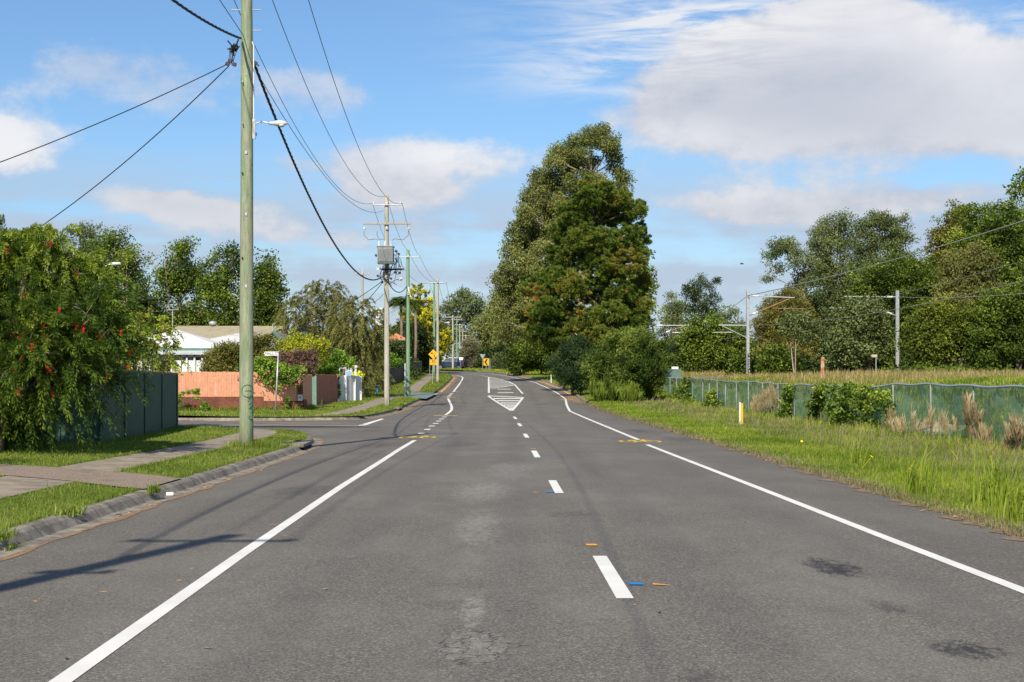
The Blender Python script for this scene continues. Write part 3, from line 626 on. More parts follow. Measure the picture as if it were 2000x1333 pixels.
# the spray-painted writing follows the round face of the pole
def ink(pts, w=.018):
    mb = MB(); P = []
    for px, py in pts:
        z = zp(py, 37.0); r = .172-.04*(z-Z1)/12.4+.004; u = ((px-1000)/F*37.0-X1)/r; u = max(-.985, min(.985, u)); P.append(Vector((X1+r*u, Y1-r*math.sqrt(1-u*u), z)))
    mb.tube(P, w/2, 6); return mb
def arc(cx, cy, rx, ry, a0, a1, n=16): return [(cx+rx*math.cos(R(a0+(a1-a0)*i/n)), cy-ry*math.sin(R(a0+(a1-a0)*i/n))) for i in range(n+1)]
pen = MB()
for s_ in (arc(484, 764, 11, 12, 50, 400), [(480, 764), (486, 763.5), (491, 764)], [(487, 781), (491, 773), (494, 781)], [(486, 778), (494, 778)], [(485, 783), (493.6, 793)], [(493, 784), (487, 791)], [(487, 799), (490, 795), (494, 788)], [(488, 797), (493, 800)], [(491, 805), (494.5, 806)], arc(490.5, 815, 3.6, 5, 150, 370)):
    q = ink(s_); pen.add(q.v, q.f)
pen.build('painted_writing', GREENINK, e1)
# pole 0 stands beside the camera, its shadow lies across the road
e0, X0, Y0, Z0 = pole(0, 0, 3.0, 12.0, .17, .13, GREENPOLE, 'timber power pole beside the camera casting its long shadow over the near road', xy=(-6.45, 0)); A0 = crossarm(e0, X0, Y0, Z0+11.6, 1.8); crossarm(e0, X0, Y0, Z0+9.2, .7, GALV, .05, ins=2)
# pole 2 with the transformer
zq = lambda py: EYE+(HY-py)*90/F; xq = lambda px: (px-1000)/F*90
e2, X2, Y2, Z2 = pole(755.5, 793, 90, zq(383)-.4, .165, .12, GREYPOLE, 'weathered grey power pole carrying a box transformer, beside the footpath')
crossarm(e2, X2, Y2, zq(401.5), xq(786)-xq(727), GALV, .05, 3, off=.02); A2 = [(xq(728), Y2-.16, zq(398)), (xq(786), Y2-.16, zq(398)), (X2, Y2, zq(383))]
crossarm(e2, X2, Y2, zq(438), 2.75, ARMW, .11, 3, off=0, up=False, s=1.3)
mb = MB(); T0 = Vector((xq(754.5), Y2-.55, zq(500.5))); mb.box(T0, (.92, .6, .92)); mb.box(T0+Vector((0, 0, .49)), (1.0, .68, .06)); mb.box(T0-Vector((0, 0, .47)), (.9, .55, .07)); t_ = mb.build('transformer', mat('transformer_grey', (.20, .22, .20), (.28, .30, .27), 6, .6), e2, bevel=.01)
mb = MB()
for i in range(15): mb.box(T0+Vector((-.42+.06*i, -.35, 0)), (.02, .12, .76))
mb.build('cooling_fin', GALV, t_)
for q in (-.37, -.02, .33): mb = MB(); mb.lathe(T0+Vector((q, 0, .5)), [(.05, 0), (.07, .06), (.04, .1), (.075, .16), (.04, .22), (.06, .28), (.02, .34)], 8); mb.build('bushing', PORC, t_, smooth=True)
mb = MB(); r_ = random.Random(8)
for a, b in ((-1.3, -.37), (-.55, -.02), (1.25, .33)):
    p = Vector((X2+a, Y2-.16, zq(452))); q = T0+Vector((b, 0, .84)); mb.tube([p, p+Vector((0, 0, -.25)), p.lerp(q, .3)+Vector((0, 0, -.35)), p.lerp(q, .8)+Vector((0, 0, -.02)), q], .014, 5)
for i in range(16):
    p = T0+Vector((r_.uniform(.4, .75), r_.uniform(-.1, .2), r_.uniform(-.2, .35))); q = Vector((X2+r_.uniform(-.3, .8), Y2-.2, zq(r_.uniform(515, 560)))); m_ = (p+q)/2+Vector((r_.uniform(-.3, .4), 0, r_.uniform(-.35, .1))); mb.tube([p, p.lerp(m_, .5)+Vector((.06, 0, 0)), m_, q], .017, 5)
for i in range(7):
    p = Vector((X2+r_.uniform(-.35, .0), Y2-.2, zq(r_.uniform(515, 540)))); q = Vector((X2+r_.uniform(-.5, .6), Y2-.2, zq(r_.uniform(545, 566)))); mb.tube([p, (p+q)/2+Vector((-.2, 0, -.1)), q], .02, 5)
for q in ((-.5, 540), (-.25, 552), (.25, 545), (.5, 533), (.75, 534), (-.6, 500), (.55, 492), (.7, 497)): mb.box((X2+q[0], Y2-.2, zq(q[1])), (.14, .12, .12), ry=r_.random())
mb.build('cable_loom', DARKM, e2)
crossarm(e2, X2, Y2, zq(527), 1.3, DARKM, .1, 2, off=.35, s=.6); mb = MB(); mb.box((xq(740.5), Y2-.2, zq(526)), (.25, .12, .12)); mb.build('fuse_box', WHITE, e2)
lamp(e2, (X2+.15, Y2-.1, zq(556)), (xq(779), Y2-1., zq(548)), size=.8)
mb = MB(); mb.cyl((X2, Y2, zq(392)), (X2, Y2, zq(383)), .06, .02); mb.build('pole_cap', GALV, e2)
mb = MB(); mb.cyl((X2+.1, Y2-.12, Z2), (X2+.09, Y2-.11, zq(560)), .03, n=6); mb.build('conduit', GREYPOLE, e2)
# pole 3
zk = lambda py: EYE+(HY-py)*115/F; xk = lambda px: (px-1000)/F*115
e3, X3, Y3, Z3 = pole(797, 777, 115, zk(490)-.8, .165, .12, FGREEN, 'green copper-treated power pole with grey cable guard, behind the transformer pole')
crossarm(e3, X3, Y3, zk(503), 1.75, GALV, .05, 3); A3 = [(X3-.85, Y3, zk(500)), (X3+.85, Y3, zk(500)), (X3, Y3, zk(490))]
mb = MB(); mb.box((X3-.21, Y3-.12, Z3+1.2), (.12, .1, 2.45)); mb.build('cable_guard', GALV, e3); mb = MB(); mb.cyl((X3-.18, Y3-.1, Z3+2.4), (X3-.13, Y3-.1, zk(575)), .035, n=6); mb.build('conduit', CABLE, e3)
mb = MB(); mb.cyl((X3+.05, Y3-.14, zk(561)), (X3+.05, Y3-.14, zk(577)), .09); mb.build('cable_cover', WHITE, e3)
# far poles
FP = []
for (px, D, top, m, r0, label, al) in (
    (855, 160, 543.6, GREYPOLE, .165, 'slim pale grey power pole beside the yellow turn sign', (1.9, 553)),
    (848, 195, 550, FGREEN, .17, 'green power pole just behind the pale pole and turn sign', (1.9, 553.5)),
    (884.6, 233, 616, GREYPOLE, .16, 'grey power pole standing right in front of the parked car', (2.4, 620)),
    (892, 275, 624, FGREEN, .17, 'green power pole rising behind the roof of the parked car', (1.9, 625)),
    (898, 310, 633, GREYPOLE, .17, 'grey power pole with two crossarms, first past the distant green pole', (1.9, 635)),
    (903.5, 350, 646, GREYPOLE, .17, 'second grey power pole past the distant green pole', (1.9, 647.5)),
    (910, 390, 654, GREYPOLE, .17, 'third grey power pole past the distant green pole', (1.9, 656)),
    (913.8, 430, 663, GREYPOLE, .17, 'fourth grey power pole past the distant green pole', (1.9, 665)),
    (917, 480, 671, GREYPOLE, .17, 'farthest grey power pole at the end of the row', (1.9, 673))):
    x = (px-1000)/F*D; zb = float(H(x, D)) if D < 240 else float(zr(D)); zt = EYE+(HY-top)*D/F
    e, x, y, z = pole(px, 0, D, zt-zb, r0, .11, m, label, 'distant power poles in a receding row' if D > 200 else 'wooden power poles along the left verge', zbase=zb)
    p = crossarm(e, x, y, EYE+(HY-al[1])*D/F, al[0], None if D > 200 else GALV, .13 if D > 200 else .06, 3)
    if D > 300: crossarm(e, x, y, EYE+(HY-al[1]-9)*D/F, 1.5, None, .1, 2)
    FP.append((e, x, y, [(x-.85, y, p[0][2]), (x+.85, y, p[0][2]), (x, y, p[0][2]+.15)]))
x6 = FP[2][1]; lamp(FP[2][0], (x6, 233, EYE+(HY-625)*233/F), (x6-1.9, 232, EYE+(HY-625.5)*233/F), size=.9)
lamp(FP[0][0], (FP[0][1], 160, EYE+(HY-628)*160/F), (FP[0][1]+.8, 159.5, EYE+(HY-631)*160/F), size=.8)
e, x, y, z = pole(708, 0, 165, 12, .15, .12, GREYPOLE, 'lone distant pole top poking above the weeping trees', 'wooden power poles along the left verge', zbase=float(zr(165)))
crossarm(e, x, y, z+12-.6, 1.5, None, .09, 2)
# conductors
names = ('left', 'right', 'middle')
chain = [A0, A1, A2, A3, FP[0][3], FP[2][3]]
spans = ['from the pole beside the camera to the near green pole', 'from the near green pole to the transformer pole', 'from the transformer pole to the green pole with cable guard', 'from the cable-guard pole to the pale grey pole', 'from the pale grey pole to the pole by the car']
for i in range(5):
    for k in range(3):
        wire('power_line', (chain[i][k], chain[i+1][k]), (.011, .011, .012, .012, .014)[i], (1., 1.9, .55, .9, 1.2)[i], WIRE, 'thin %s power line running %s' % (names[k], spans[i]), 'thin power lines strung pole to pole')
far = [FP[2], FP[3], FP[4], FP[5], FP[6], FP[7], FP[8]]
for i in range(6):
    for k in range(2): wire('power_line', (far[i][3][k], far[i+1][3][k]), .012, .5, WIRE, '%s power line between the %s and %s poles past the parked car' % (names[k], *(('car-side', 'distant green'), ('distant green', 'first grey'), ('first grey', 'second grey'), ('second grey', 'third grey'), ('third grey', 'fourth grey'), ('fourth grey', 'farthest grey'))[i]), 'thin power lines strung pole to pole', 12)
J = (X1-.1, Y1-.2, zp(79)); K = (xq(745), Y2-.2, zq(543))
twisted('bundled_cable', (X0, Y0-.2, J[2]+.05), J, 1.35, 'thick black twisted cable arriving at the near pole from the upper left', .02)
twisted('bundled_cable', (X1+.17, Y1-.02, zp(121)), K, 1.75, 'thick black twisted cable sagging from the near pole to the transformer pole', .024)
wire('telephone_line', ((X1+.17, Y1, zp(130)), (xq(749), Y2-.1, zq(412))), .01, 1.2, WIRE, 'thin line running beside the thick cable from the near pole to the transformer pole')
wire('power_line', (A0[2], (X1-.05, Y1-.14, zp(72))), .01, .2, WIRE, 'thin line dropping behind the near pole from the upper left', 'thin power lines strung pole to pole')
wire('service_line', ((X1-.4, Y1-.1, zp(126)), (-16.5, 30, EYE+(HY-520)*30/F)), .013, .4, CABLE, 'upper black service cable leading left off the near pole', 'service cables to the houses', cat='service cable')
wire('service_line', ((X1-.4, Y1-.1, zp(131)), (-15.4, 46, EYE+(HY-505)*46/F)), .013, .35, CABLE, 'lower black service cable leading left off the near pole behind the red flowering tree', 'service cables to the houses', cat='service cable')
wire('service_line', ((X2-.2, Y2-.2, zq(549)), ((560-1000)/F*92, 92, EYE+(HY-655)*92/F)), .02, .25, CABLE, 'black service cable leading left from the transformer pole to the gabled house', 'service cables to the houses', cat='service cable')
wire('service_line', ((X2-.2, Y2-.2, zq(551)), ((655-1000)/F*95, 95, EYE+(HY-640)*95/F)), .018, .25, CABLE, 'short black service cable from the transformer pole into the weeping tree', 'service cables to the houses', cat='service cable')
twisted('bundled_cable', (X2+.15, Y2-.2, zq(556)), (X3-.1, Y3-.14, zk(560)), .45, 'black cable looping between the transformer pole and the green pole', .02)
wire('service_line', ((X2-.2, Y2-.1, zq(575)), ((720-1000)/F*110, 110, EYE+(HY-590)*110/F)), .015, .2, CABLE, 'thin service cable from the transformer pole leading back over the weeping tree', 'service cables to the houses', cat='service cable')
# lamp behind the bottlebrush
D = 75; x = (195-1000)/F*D; z = float(H(x, D)); f = lambda py: EYE+(HY-py)*D/F
e = empty('street_lamp', (x, D, z), 'pale street lamp with curved arm rising behind the red flowering tree', 'street lamp')
mb = MB(); mb.tube([(x, D, z), (x, D, f(545)), (x+.04, D, f(533)), (x+.2, D, f(522)), (x+.45, D, f(517)), (x+.62, D, f(516))], [.08, .06, .05, .04, .035, .035], 10); mb.build('post', GALV, e, smooth=True)
mb = MB(); mb.tube([(x+.55, D, f(516.5)), (x+.62, D, f(516)), (x+.95, D, f(515.3)), (x+1.02, D, f(516.5))], [.05, .09, .08, .03], 8); mb.build('lamp_head', LAMPW, e, smooth=True)
# ================================================================ signs
SIGNY = mat('sign_yellow', (.78, .42, .01), (.72, .38, .01), 5, .45); INK = mat('sign_black', (.012, .012, .012), rough=.5); SIGNW = mat('sign_white', (.78, .78, .76), (.7, .7, .68), 4, .45); SIGNB = mat('sign_back_grey', (.36, .38, .40), (.28, .30, .32), 4, .5, .4)
def text(body, p, size, m, parent, name='lettering', rz=0., th=.003, align='CENTER'):
    c = bpy.data.curves.new(name, 'FONT'); c.body = body; c.size = size; c.extrude = th; c.align_x = align; c.align_y = 'CENTER'; c.resolution_u = 3
    o = bpy.data.objects.new(name, c); C.objects.link(o); me = bpy.data.meshes.new_from_object(o); bpy.data.objects.remove(o)
    from mathutils import Matrix
    me.transform(Matrix.Translation(Vector(p)) @ Matrix.Rotation(rz, 4, 'Z') @ Matrix.Rotation(R(90), 4, 'X')); me.materials.clear(); me.materials.append(m)
    o = bpy.data.objects.new(name, me); C.objects.link(o); o.parent = parent; o.matrix_parent_inverse = pinv(parent); return o
# turn warning sign with 30 plate
D = 153; k = D/F; x = (846.5-1000)*k; z = float(H(x, D)); f = lambda py: EYE+(HY-py)*k
e = empty('turn_warning_sign', (x-.08, D, z), 'yellow diamond turn-and-side-road sign above a 30 plate on a grey post', 'road sign')
mb = MB(); mb.cyl((x-.08, D, z-.2), (x-.05, D, f(684)), .035, n=10); mb.build('post', GALV, e)
def diamond(c, h, th, y): return [(c[0], c[1]-h), (c[0]+h, c[1]), (c[0], c[1]+h), (c[0]-h, c[1])]
zc = f(692.6); mb = MB(); h_ = .49
mb.prism([(-h_, 0), (0, -h_), (h_, 0), (0, h_)], (x, D-.07, zc), (1, 0, 0), (0, 0, 1), .012); dd = mb.build('diamond_plate', SIGNY, e)
mb = MB(); s = .05
def stroke(mb, pts, w, y):     # flat stroke in the x-z plane
    for a, b in zip(pts, pts[1:]):
        a = Vector((x+a[0], y, zc+a[1])); b = Vector((x+b[0], y, zc+b[1])); mb.bar(a, b, w, .008)
stroke(mb, [(.09, -.27), (.09, -.08), (.04, .02), (-.12, .1)], .085, D-.083); stroke(mb, [(.05, .0), (.17, .11), (.15, .17)], .055, D-.083)
mb.prism([(-.27, .13), (-.08, .2), (-.13, .0)], (x, D-.092, zc), (1, 0, 0), (0, 0, 1), .01); mb.build('arrow', INK, dd)
mb = MB(); mb.box((x, D-.07, f(708)), (.73, .012, .54)); pl = mb.build('speed_plate', SIGNY, e); text('30', (x, D-.085, f(706.6)), .42, INK, pl); text('km/h', (x, D-.085, f(711.6)), .12, INK, pl)
# street name sign
D = 68; k = D/F; x = (541-1000)*k; z = float(H(x, D)); f = lambda py: EYE+(HY-py)*k
e = empty('street_name_sign', (x-.08, D, z), 'white street name blade on a leaning grey post at the corner', 'street sign')
mb = MB(); mb.tube([(x-.08, D, z-.1), (x+.06, D, f(686.5))], .032, 10); mb.build('post', GALV, e, smooth=True)
mb = MB(); L0, L1 = (515-1000)*k, (544.5-1000)*k; z0, z1 = f(695), f(687.3); mb.prism([(L0, (z0+z1)/2), (L0+.06, z0), (L1, z0), (L1, z1), (L0+.06, z1)], (0, D-.05, 0), (1, 0, 0), (0, 0, 1), .01); b_ = mb.build('name_blade', SIGNW, e)
text('SMALL ST', ((L0+L1)/2, D-.066, (z0+z1)/2), .165, INK, b_)
# chevron board, give-way sign seen from behind, extra posts
D = 225; k = D/F; f = lambda py: EYE+(HY-py)*k; X_ = lambda px: (px-1000)*k
x = X_(949.5); e = empty('chevron_sign', (x, D, float(H(x, D))), 'yellow board with a black chevron pointing left on the outside of the bend', 'road sign')
mb = MB(); mb.cyl((x, D, f(728)), (x, D, f(706)), .04, n=8); mb.build('post', GALV, e)
mb = MB(); mb.box((x, D-.06, f(707.5)), (.78, .02, 1.03)); b_ = mb.build('board', SIGNY, e, bevel=.01)
mb = MB(); mb.prism([(.24, .40), (-.0, .40), (-.27, 0), (-.0, -.40), (.24, -.40), (-.02, 0)][::-1], (x, D-.09, f(707.5)), (1, 0, 0), (0, 0, -1), .012); mb.build('chevron', INK, b_)
x = X_(942); e = empty('give_way_sign', (x, D+2, float(H(x, D))), 'grey back of a triangular give-way sign left of the chevron board', 'road sign')
mb = MB(); mb.cyl((x, D+2, f(727)), (x, D+2, f(696)), .035, n=8); mb.build('post', GALV, e); mb = MB(); mb.prism([(-.42, .0), (0, -.72), (.42, .0)], (x, D+1.95, f(691.8)), (1, 0, 0), (0, 0, 1), .015); mb.build('triangle_plate', SIGNB, e)
for px, top, lab in ((954.2, 700, 'thin grey sign seen edge-on just right of the chevron board'), (956.5, 700, 'thin grey steel post farthest right behind the chevron board')):
    x = X_(px); e = empty('sign_post', (x, D+3, float(H(x, D))), lab, 'sign post'); mb = MB(); mb.cyl((x, D+3, f(727)), (x, D+3, f(top)), .04, n=8); mb.build('post', GALV, e)
    if px < 955: mb = MB(); mb.box((x, D+2.95, f(707)), (.06, .5, .9), rz=.2); mb.build('sign_plate', SIGNB, e)
# yellow barrier rail
D = 224; k = D/F; f = lambda py: EYE+(HY-py)*k; X_ = lambda px: (px-1000)*k
x0, x1 = X_(966), X_(977.6); e = empty('yellow_barrier', ((x0+x1)/2, D, float(H(x0, D))), 'low yellow pipe barrier at the roadside near the chevron board', 'barrier')
mb = MB(); mb.bar((x0, D, f(723.4)), (x1, D, f(723.4)), .1); mb.build('rail', SIGNY, e)
for q in (x0+.04, x1-.04): mb = MB(); mb.bar((q, D, f(727.5)), (q, D, f(723)), .09); mb.build('leg', SIGNY, e)
# white notice sign by the car, blue bin-ish post
D = 231; k = D/F; f = lambda py: EYE+(HY-py)*k; X_ = lambda px: (px-1000)*k; x = X_(900); e = empty('notice_sign', (x, D, float(zr(D))), 'small blank white sign on a thin post in front of the parked car', 'road sign')
mb = MB(); mb.cyl((x-.02, D, f(727)), (x, D, f(702)), .03, n=8); mb.build('post', GALV, e); mb = MB(); mb.box((x+.03, D-.05, f(701)), (.52, .02, .42), ry=.03); mb.build('plate', SIGNW, e)
D = 190; k = D/F; x = (839.5-1000)*k; e = empty('sign_post', (x, D, float(H(x, D))), 'thin grey post half hidden behind the yellow turn sign', 'sign post'); mb = MB(); mb.cyl((x, D, float(H(x, D))-.2), (x, D, EYE+(HY-700)*k), .035, n=8); mb.build('post', GALV, e)
# guide posts
def guide(px, pb, pt, label, yellow=False, dz=0., D=None, w=.1):
    x, y = gp(px, pb, dz); D = D or y; x = (px-1000)/F*D; z = EYE+(HY-pb)*D/F; zt = EYE+(HY-pt)*D/F
    e = empty('guide_post', (x, D, z), label, 'guide post', 'white roadside guide posts'); mb = MB(); mb.box((x-(w*.4 if yellow else 0), D, (z+zt)/2-.1), (w*(.6 if yellow else 1), .04, zt-z+.2)); mb.build('post_face', WHITE, e, bevel=.006)
    mb = MB()
    if yellow: mb.box((x+w*.35, D+.003, (z+zt)/2-.12), (w*.8, .05, zt-z+.16)); mb.build('side_face', SIGNY, e, bevel=.006)
    else: mb.box((x, D-.024, zt-.14), (w*.5, .008, .09)); mb.build('reflector', SIGNB, e)
guide(1173.8, 781, 760, 'white guide post on the grass right of the road before the dark shrub'); guide(1447.3, 819, 786, 'white and yellow marker post standing in the long grass before the green mesh fence', True, .25, w=.105)
guide(1018.5, 729.5, 718, 'white guide post on the far outside of the bend', D=205, w=.14); guide(1076.5, 745, 732, 'slim white guide post near the kerb under the pine', D=160, w=.09)
x, y = gp(991, 731.5); mb = MB(); mb.box((x, y, float(zr(y))+.12), (.25, .15, .2)); tag(mb.build('road_stud', SIGNY, bevel=.02), 'small yellow block sitting on the kerb of the bend', 'road marker')
# drink can in the gutter
x, y = gp(331, 970); mb = MB(); d = Vector((.5, .1, 0)).normalized(); a = Vector((x-.05, y, .045))
mb.tube([a, a+d*.006, a+d*.012, a+d*.10, a+d*.106, a+d*.112], [.024, .03, .033, .033, .03, .024], 16); tag(mb.build('drink_can', WHITE, smooth=True), 'crushed white drink can lying in the gutter', 'can')
# ================================================================ parked car
def car():
    D = 237; k = D/F; cx = (881.5-1000)*k; z = float(H(cx, 237))+.0
    e = empty('parked_car', (cx, D, z), 'dark blue-grey estate four-wheel drive with pale roof rails parked past the bend', 'car')
    paint = mat('car_paint', (.035, .05, .075), (.045, .06, .085), 2, .25, .5, spec=.6); glass = mat('car_glass', (.10, .12, .14), rough=.08, spec=.8); tyre = mat('tyre_rubber', (.015, .015, .015), rough=.9); rim = mat('alloy_rim', (.45, .46, .47), rough=.3, metal=.8)
    prof = [(-2.28, .55), (-2.3, .8), (-2.2, .98), (-1.25, 1.1), (-.6, 1.62), (-.2, 1.72), (1.7, 1.70), (2.1, 1.45), (2.25, 1.0), (2.3, .55), (1.95, .32), (-1.9, .32)]
    from mathutils import Matrix
    T = Matrix.Translation((cx, D, z)) @ Matrix.Rotation(R(-16), 4, 'Z')
    def put(mb, name, m, par, sm=False, bv=0.):
        mb.v = [tuple(T @ Vector(v)) for v in mb.v]; return mb.build(name, m, par, sm, bv)
    mb = MB(); W2 = .9; n = len(prof); ys = (-W2, W2)
    secs = [(-W2+.1, .0, .96), (-W2, .0, 1), (W2, 0, 1), (W2-.1, 0, .96)]
    for (y, _, s) in secs:
        for p in prof:
            inset = .16*max(0, p[1]-1.1)/.6; yy = y-math.copysign(inset, y); mb.v.append((p[0]*s if abs(y) < W2 else p[0], yy, p[1]))
    for j in range(3):
        for i in range(n): mb.f.append((j*n+i, j*n+(i+1) % n, (j+1)*n+(i+1) % n, (j+1)*n+i))
    mb.f += [tuple(range(n-1, -1, -1)), tuple(range(3*n, 4*n))]; body = put(mb, 'body', paint, e, False, .04)
    for sy in (-1, 1):
        for poly in ([(-1.05, 1.13), (-.52, 1.55), (-.1, 1.62), (-.1, 1.13)], [(-.02, 1.13), (-.02, 1.62), (.85, 1.62), (.85, 1.13)], [(.93, 1.13), (.93, 1.62), (1.65, 1.6), (1.9, 1.2), (1.8, 1.13)]):
            mb = MB(); vs = []
            for p in poly: vs.append((p[0], sy*(W2+.012-.16*(p[1]-1.1)/.6), p[1]))
            vs2 = [(v[0], v[1]-sy*.03, v[2]) for v in vs]; m_ = len(vs); mb.add(vs+vs2, [tuple(range(m_)), tuple(range(2*m_-1, m_-1, -1))]+[(i, (i+1) % m_, m_+(i+1) % m_, m_+i) for i in range(m_)]); put(mb, 'side_window', glass, e)
        for wx in (-1.42, 1.42):
            mb = MB(); mb.cyl((wx, sy*.98, .37), (wx, sy*.68, .37), .37, n=24); w = put(mb, 'wheel', tyre, e, False, .02)
            mb = MB(); mb.cyl((wx, sy*1.0, .37), (wx, sy*.9, .37), .24, n=20); put(mb, 'rim', rim, w)
            mb = MB(); mb.tube([(wx+.47*math.cos(a), sy*.93, .37+.47*math.sin(a)) for a in np.linspace(0, math.pi, 12)], .035, 6); put(mb, 'wheel_arch', paint, e)
        mb = MB(); mb.bar((-.2, sy*.68, 1.8), (1.75, sy*.68, 1.79), .09, .07); mb.bar((-.2, sy*.68, 1.72), (-.2, sy*.68, 1.8), .05); mb.bar((1.7, sy*.68, 1.7), (1.7, sy*.68, 1.79), .05); put(mb, 'roof_rail', WHITE, e)
        mb = MB(); mb.box((-2.15, sy*.68, .85), (.3, .35, .16)); put(mb, 'headlight', glass, e, False, .03)
        mb = MB(); mb.box((2.2, sy*.8, 1.05), (.16, .16, .4)); put(mb, 'tail_light', mat('tail_light_red', (.3, .01, .01), rough=.2), e, False, .02)
        mb = MB(); mb.box((-.95, sy*1.0, 1.12), (.16, .18, .14)); put(mb, 'mirror', paint, e, False, .03)
    mb = MB(); mb.prism([(-1.16, 1.16), (-.62, 1.63)], (0, 0, 0), (1, 0, 0), (0, 0, 1), .01) if False else mb.add([(-1.2, -.72, 1.15), (-1.2, .72, 1.15), (-.62, .62, 1.635), (-.62, -.62, 1.635), (-1.16, -.7, 1.13), (-1.16, .7, 1.13), (-.58, .6, 1.6), (-.58, -.6, 1.6)], [(0, 1, 2, 3), (7, 6, 5, 4), (0, 4, 5, 1), (3, 2, 6, 7), (0, 3, 7, 4), (1, 5, 6, 2)]); put(mb, 'windscreen', glass, e)
    mb = MB(); mb.box((-2.33, 0, .5), (.1, 1.7, .28)); mb.box((2.32, 0, .5), (.1, 1.7, .28)); put(mb, 'bumper', DARKM, e, False, .03)
    mb = MB(); mb.box((2.42, 0, 1.0), (.18, .62, .62)); put(mb, 'spare_wheel', tyre, e, False, .1)
    mb = MB(); mb.box((0, 0, 1.735), (2., 1.25, .03)); put(mb, 'roof_panel', WHITE, e)
car()
# ================================================================ fences and walls
def onpx(px, D): return (px-1000)/F*D
# --- green shade-cloth fence on the right
g = G('green_shade_cloth'); wv = g.noise(1.2, 4, .6, (1, .5, 1)); lines = g.M('FRACT', g.M('MULTIPLY', g.z, 9.)); c = g.mix(g.ss(wv, .35, .65), (.10, .24, .18), (.24, .40, .32)); c = g.mix(g.M('MULTIPLY', g.ss(lines, .6, .9), .25), c, (.19, .38, .31))
p = g.n('ShaderNodeBsdfPrincipled'); p.inputs['Roughness'].default_value = .8; p.inputs['Specular IOR Level'].default_value = .1; g.l(c, p.inputs['Base Color'])
tr = g.n('ShaderNodeBsdfTranslucent'); g.l(c, tr.inputs[0]); ms0 = g.n('ShaderNodeMixShader'); ms0.inputs[0].default_value = .25; g.l(p.outputs[0], ms0.inputs[1]); g.l(tr.outputs[0], ms0.inputs[2])
tp = g.n('ShaderNodeBsdfTransparent'); ms = g.n('ShaderNodeMixShader'); g.l(g.M('ADD', .22, g.M('MULTIPLY', g.ss(g.noise(2.6, 4, .75), .38, .62), .36)), ms.inputs[0]); g.l(ms0.outputs[0], ms.inputs[1]); g.l(tp.outputs[0], ms.inputs[2]); g.l(ms.outputs[0], g.o.inputs[0]); CLOTH = g.m
FD = lambda px: 12.707/((px-1000)/F+.0137)
FX = lambda D: 12.2-.0137*(D-37)
tp_px = [1276, 1322, 1372, 1405, 1439, 1463, 1490, 1520, 1551, 1587, 1640, 1668, 1700, 1716, 1746, 1790, 1819, 1870, 1900, 2000, 2200, 2600]
tp_py = [738, 740, 741.5, 744, 746.8, 745, 748.6, 750.3, 752, 752.2, 753.5, 760, 758.5, 754.5, 751.5, 751, 751.6, 753.5, 755, 756.5, 757, 758]
tD = np.array([FD(p) for p in tp_px][::-1]); tZ = np.array([EYE+(HY-b)*FD(a)/F for a, b in zip(tp_px, tp_py)][::-1])
ftop = lambda D: float(np.interp(D, tD, tZ))
e = empty('mesh_fence', (FX(60), 60, float(H(FX(60), 60))), 'long wire fence hung with green shade cloth along the right verge', 'fence')
posts = [FD(p) for p in (1276.6, 1284.7, 1297, 1309.6, 1322.8, 1337.8, 1352, 1372, 1385, 1401.6, 1417, 1439, 1463, 1490.7, 1520.8, 1551, 1587, 1634, 1686, 1746, 1819, 1900.6, 2010, 2160, 2350)]
POSTG = mat('dull_grey_post', (.17, .21, .22), (.27, .31, .31), 6, .6)
r_ = random.Random(4)
for D in posts:
    x = FX(D); z = float(H(x, D)); mb = MB(); lean = r_.uniform(-.05, .05); mb.tube([(x, D, z-.3), (x+lean, D, ftop(D))], .024, 8); mb.build('post', POSTG, e, smooth=True)
mb = MB(); Ds = np.linspace(25, 122.5, 240); mb.tube([(FX(D), D, ftop(D)+.02*math.sin(D*1.7)) for D in Ds], .033, 8); mb.build('top_rail', GALV, e, smooth=True)
mb = MB(); nz = 10; cl = []
for D in Ds:
    x = FX(D); z0 = float(H(x, D))-.02; zt = ftop(D)-.01
    for j in range(nz): t = j/(nz-1); cl.append((x+.06+.05*math.sin(D*1.9)*math.sin(t*3.1)+.03*math.sin(D*5.3+t*4), D, z0+(zt-z0)*t))
mb.v = cl; mb.f = [(i*nz+j, (i+1)*nz+j, (i+1)*nz+j+1, i*nz+j+1) for i in range(len(Ds)-1) for j in range(nz-1)]; mb.build('shade_cloth', CLOTH, e, smooth=True)
# end return of the fence at its far corner
mb = MB(); xe = FX(122.5); mb.tube([(xe, 122.5, ftop(122)), (xe+6, 126, ftop(122)+.05)], .03, 8); mb.build('top_rail', GALV, e)
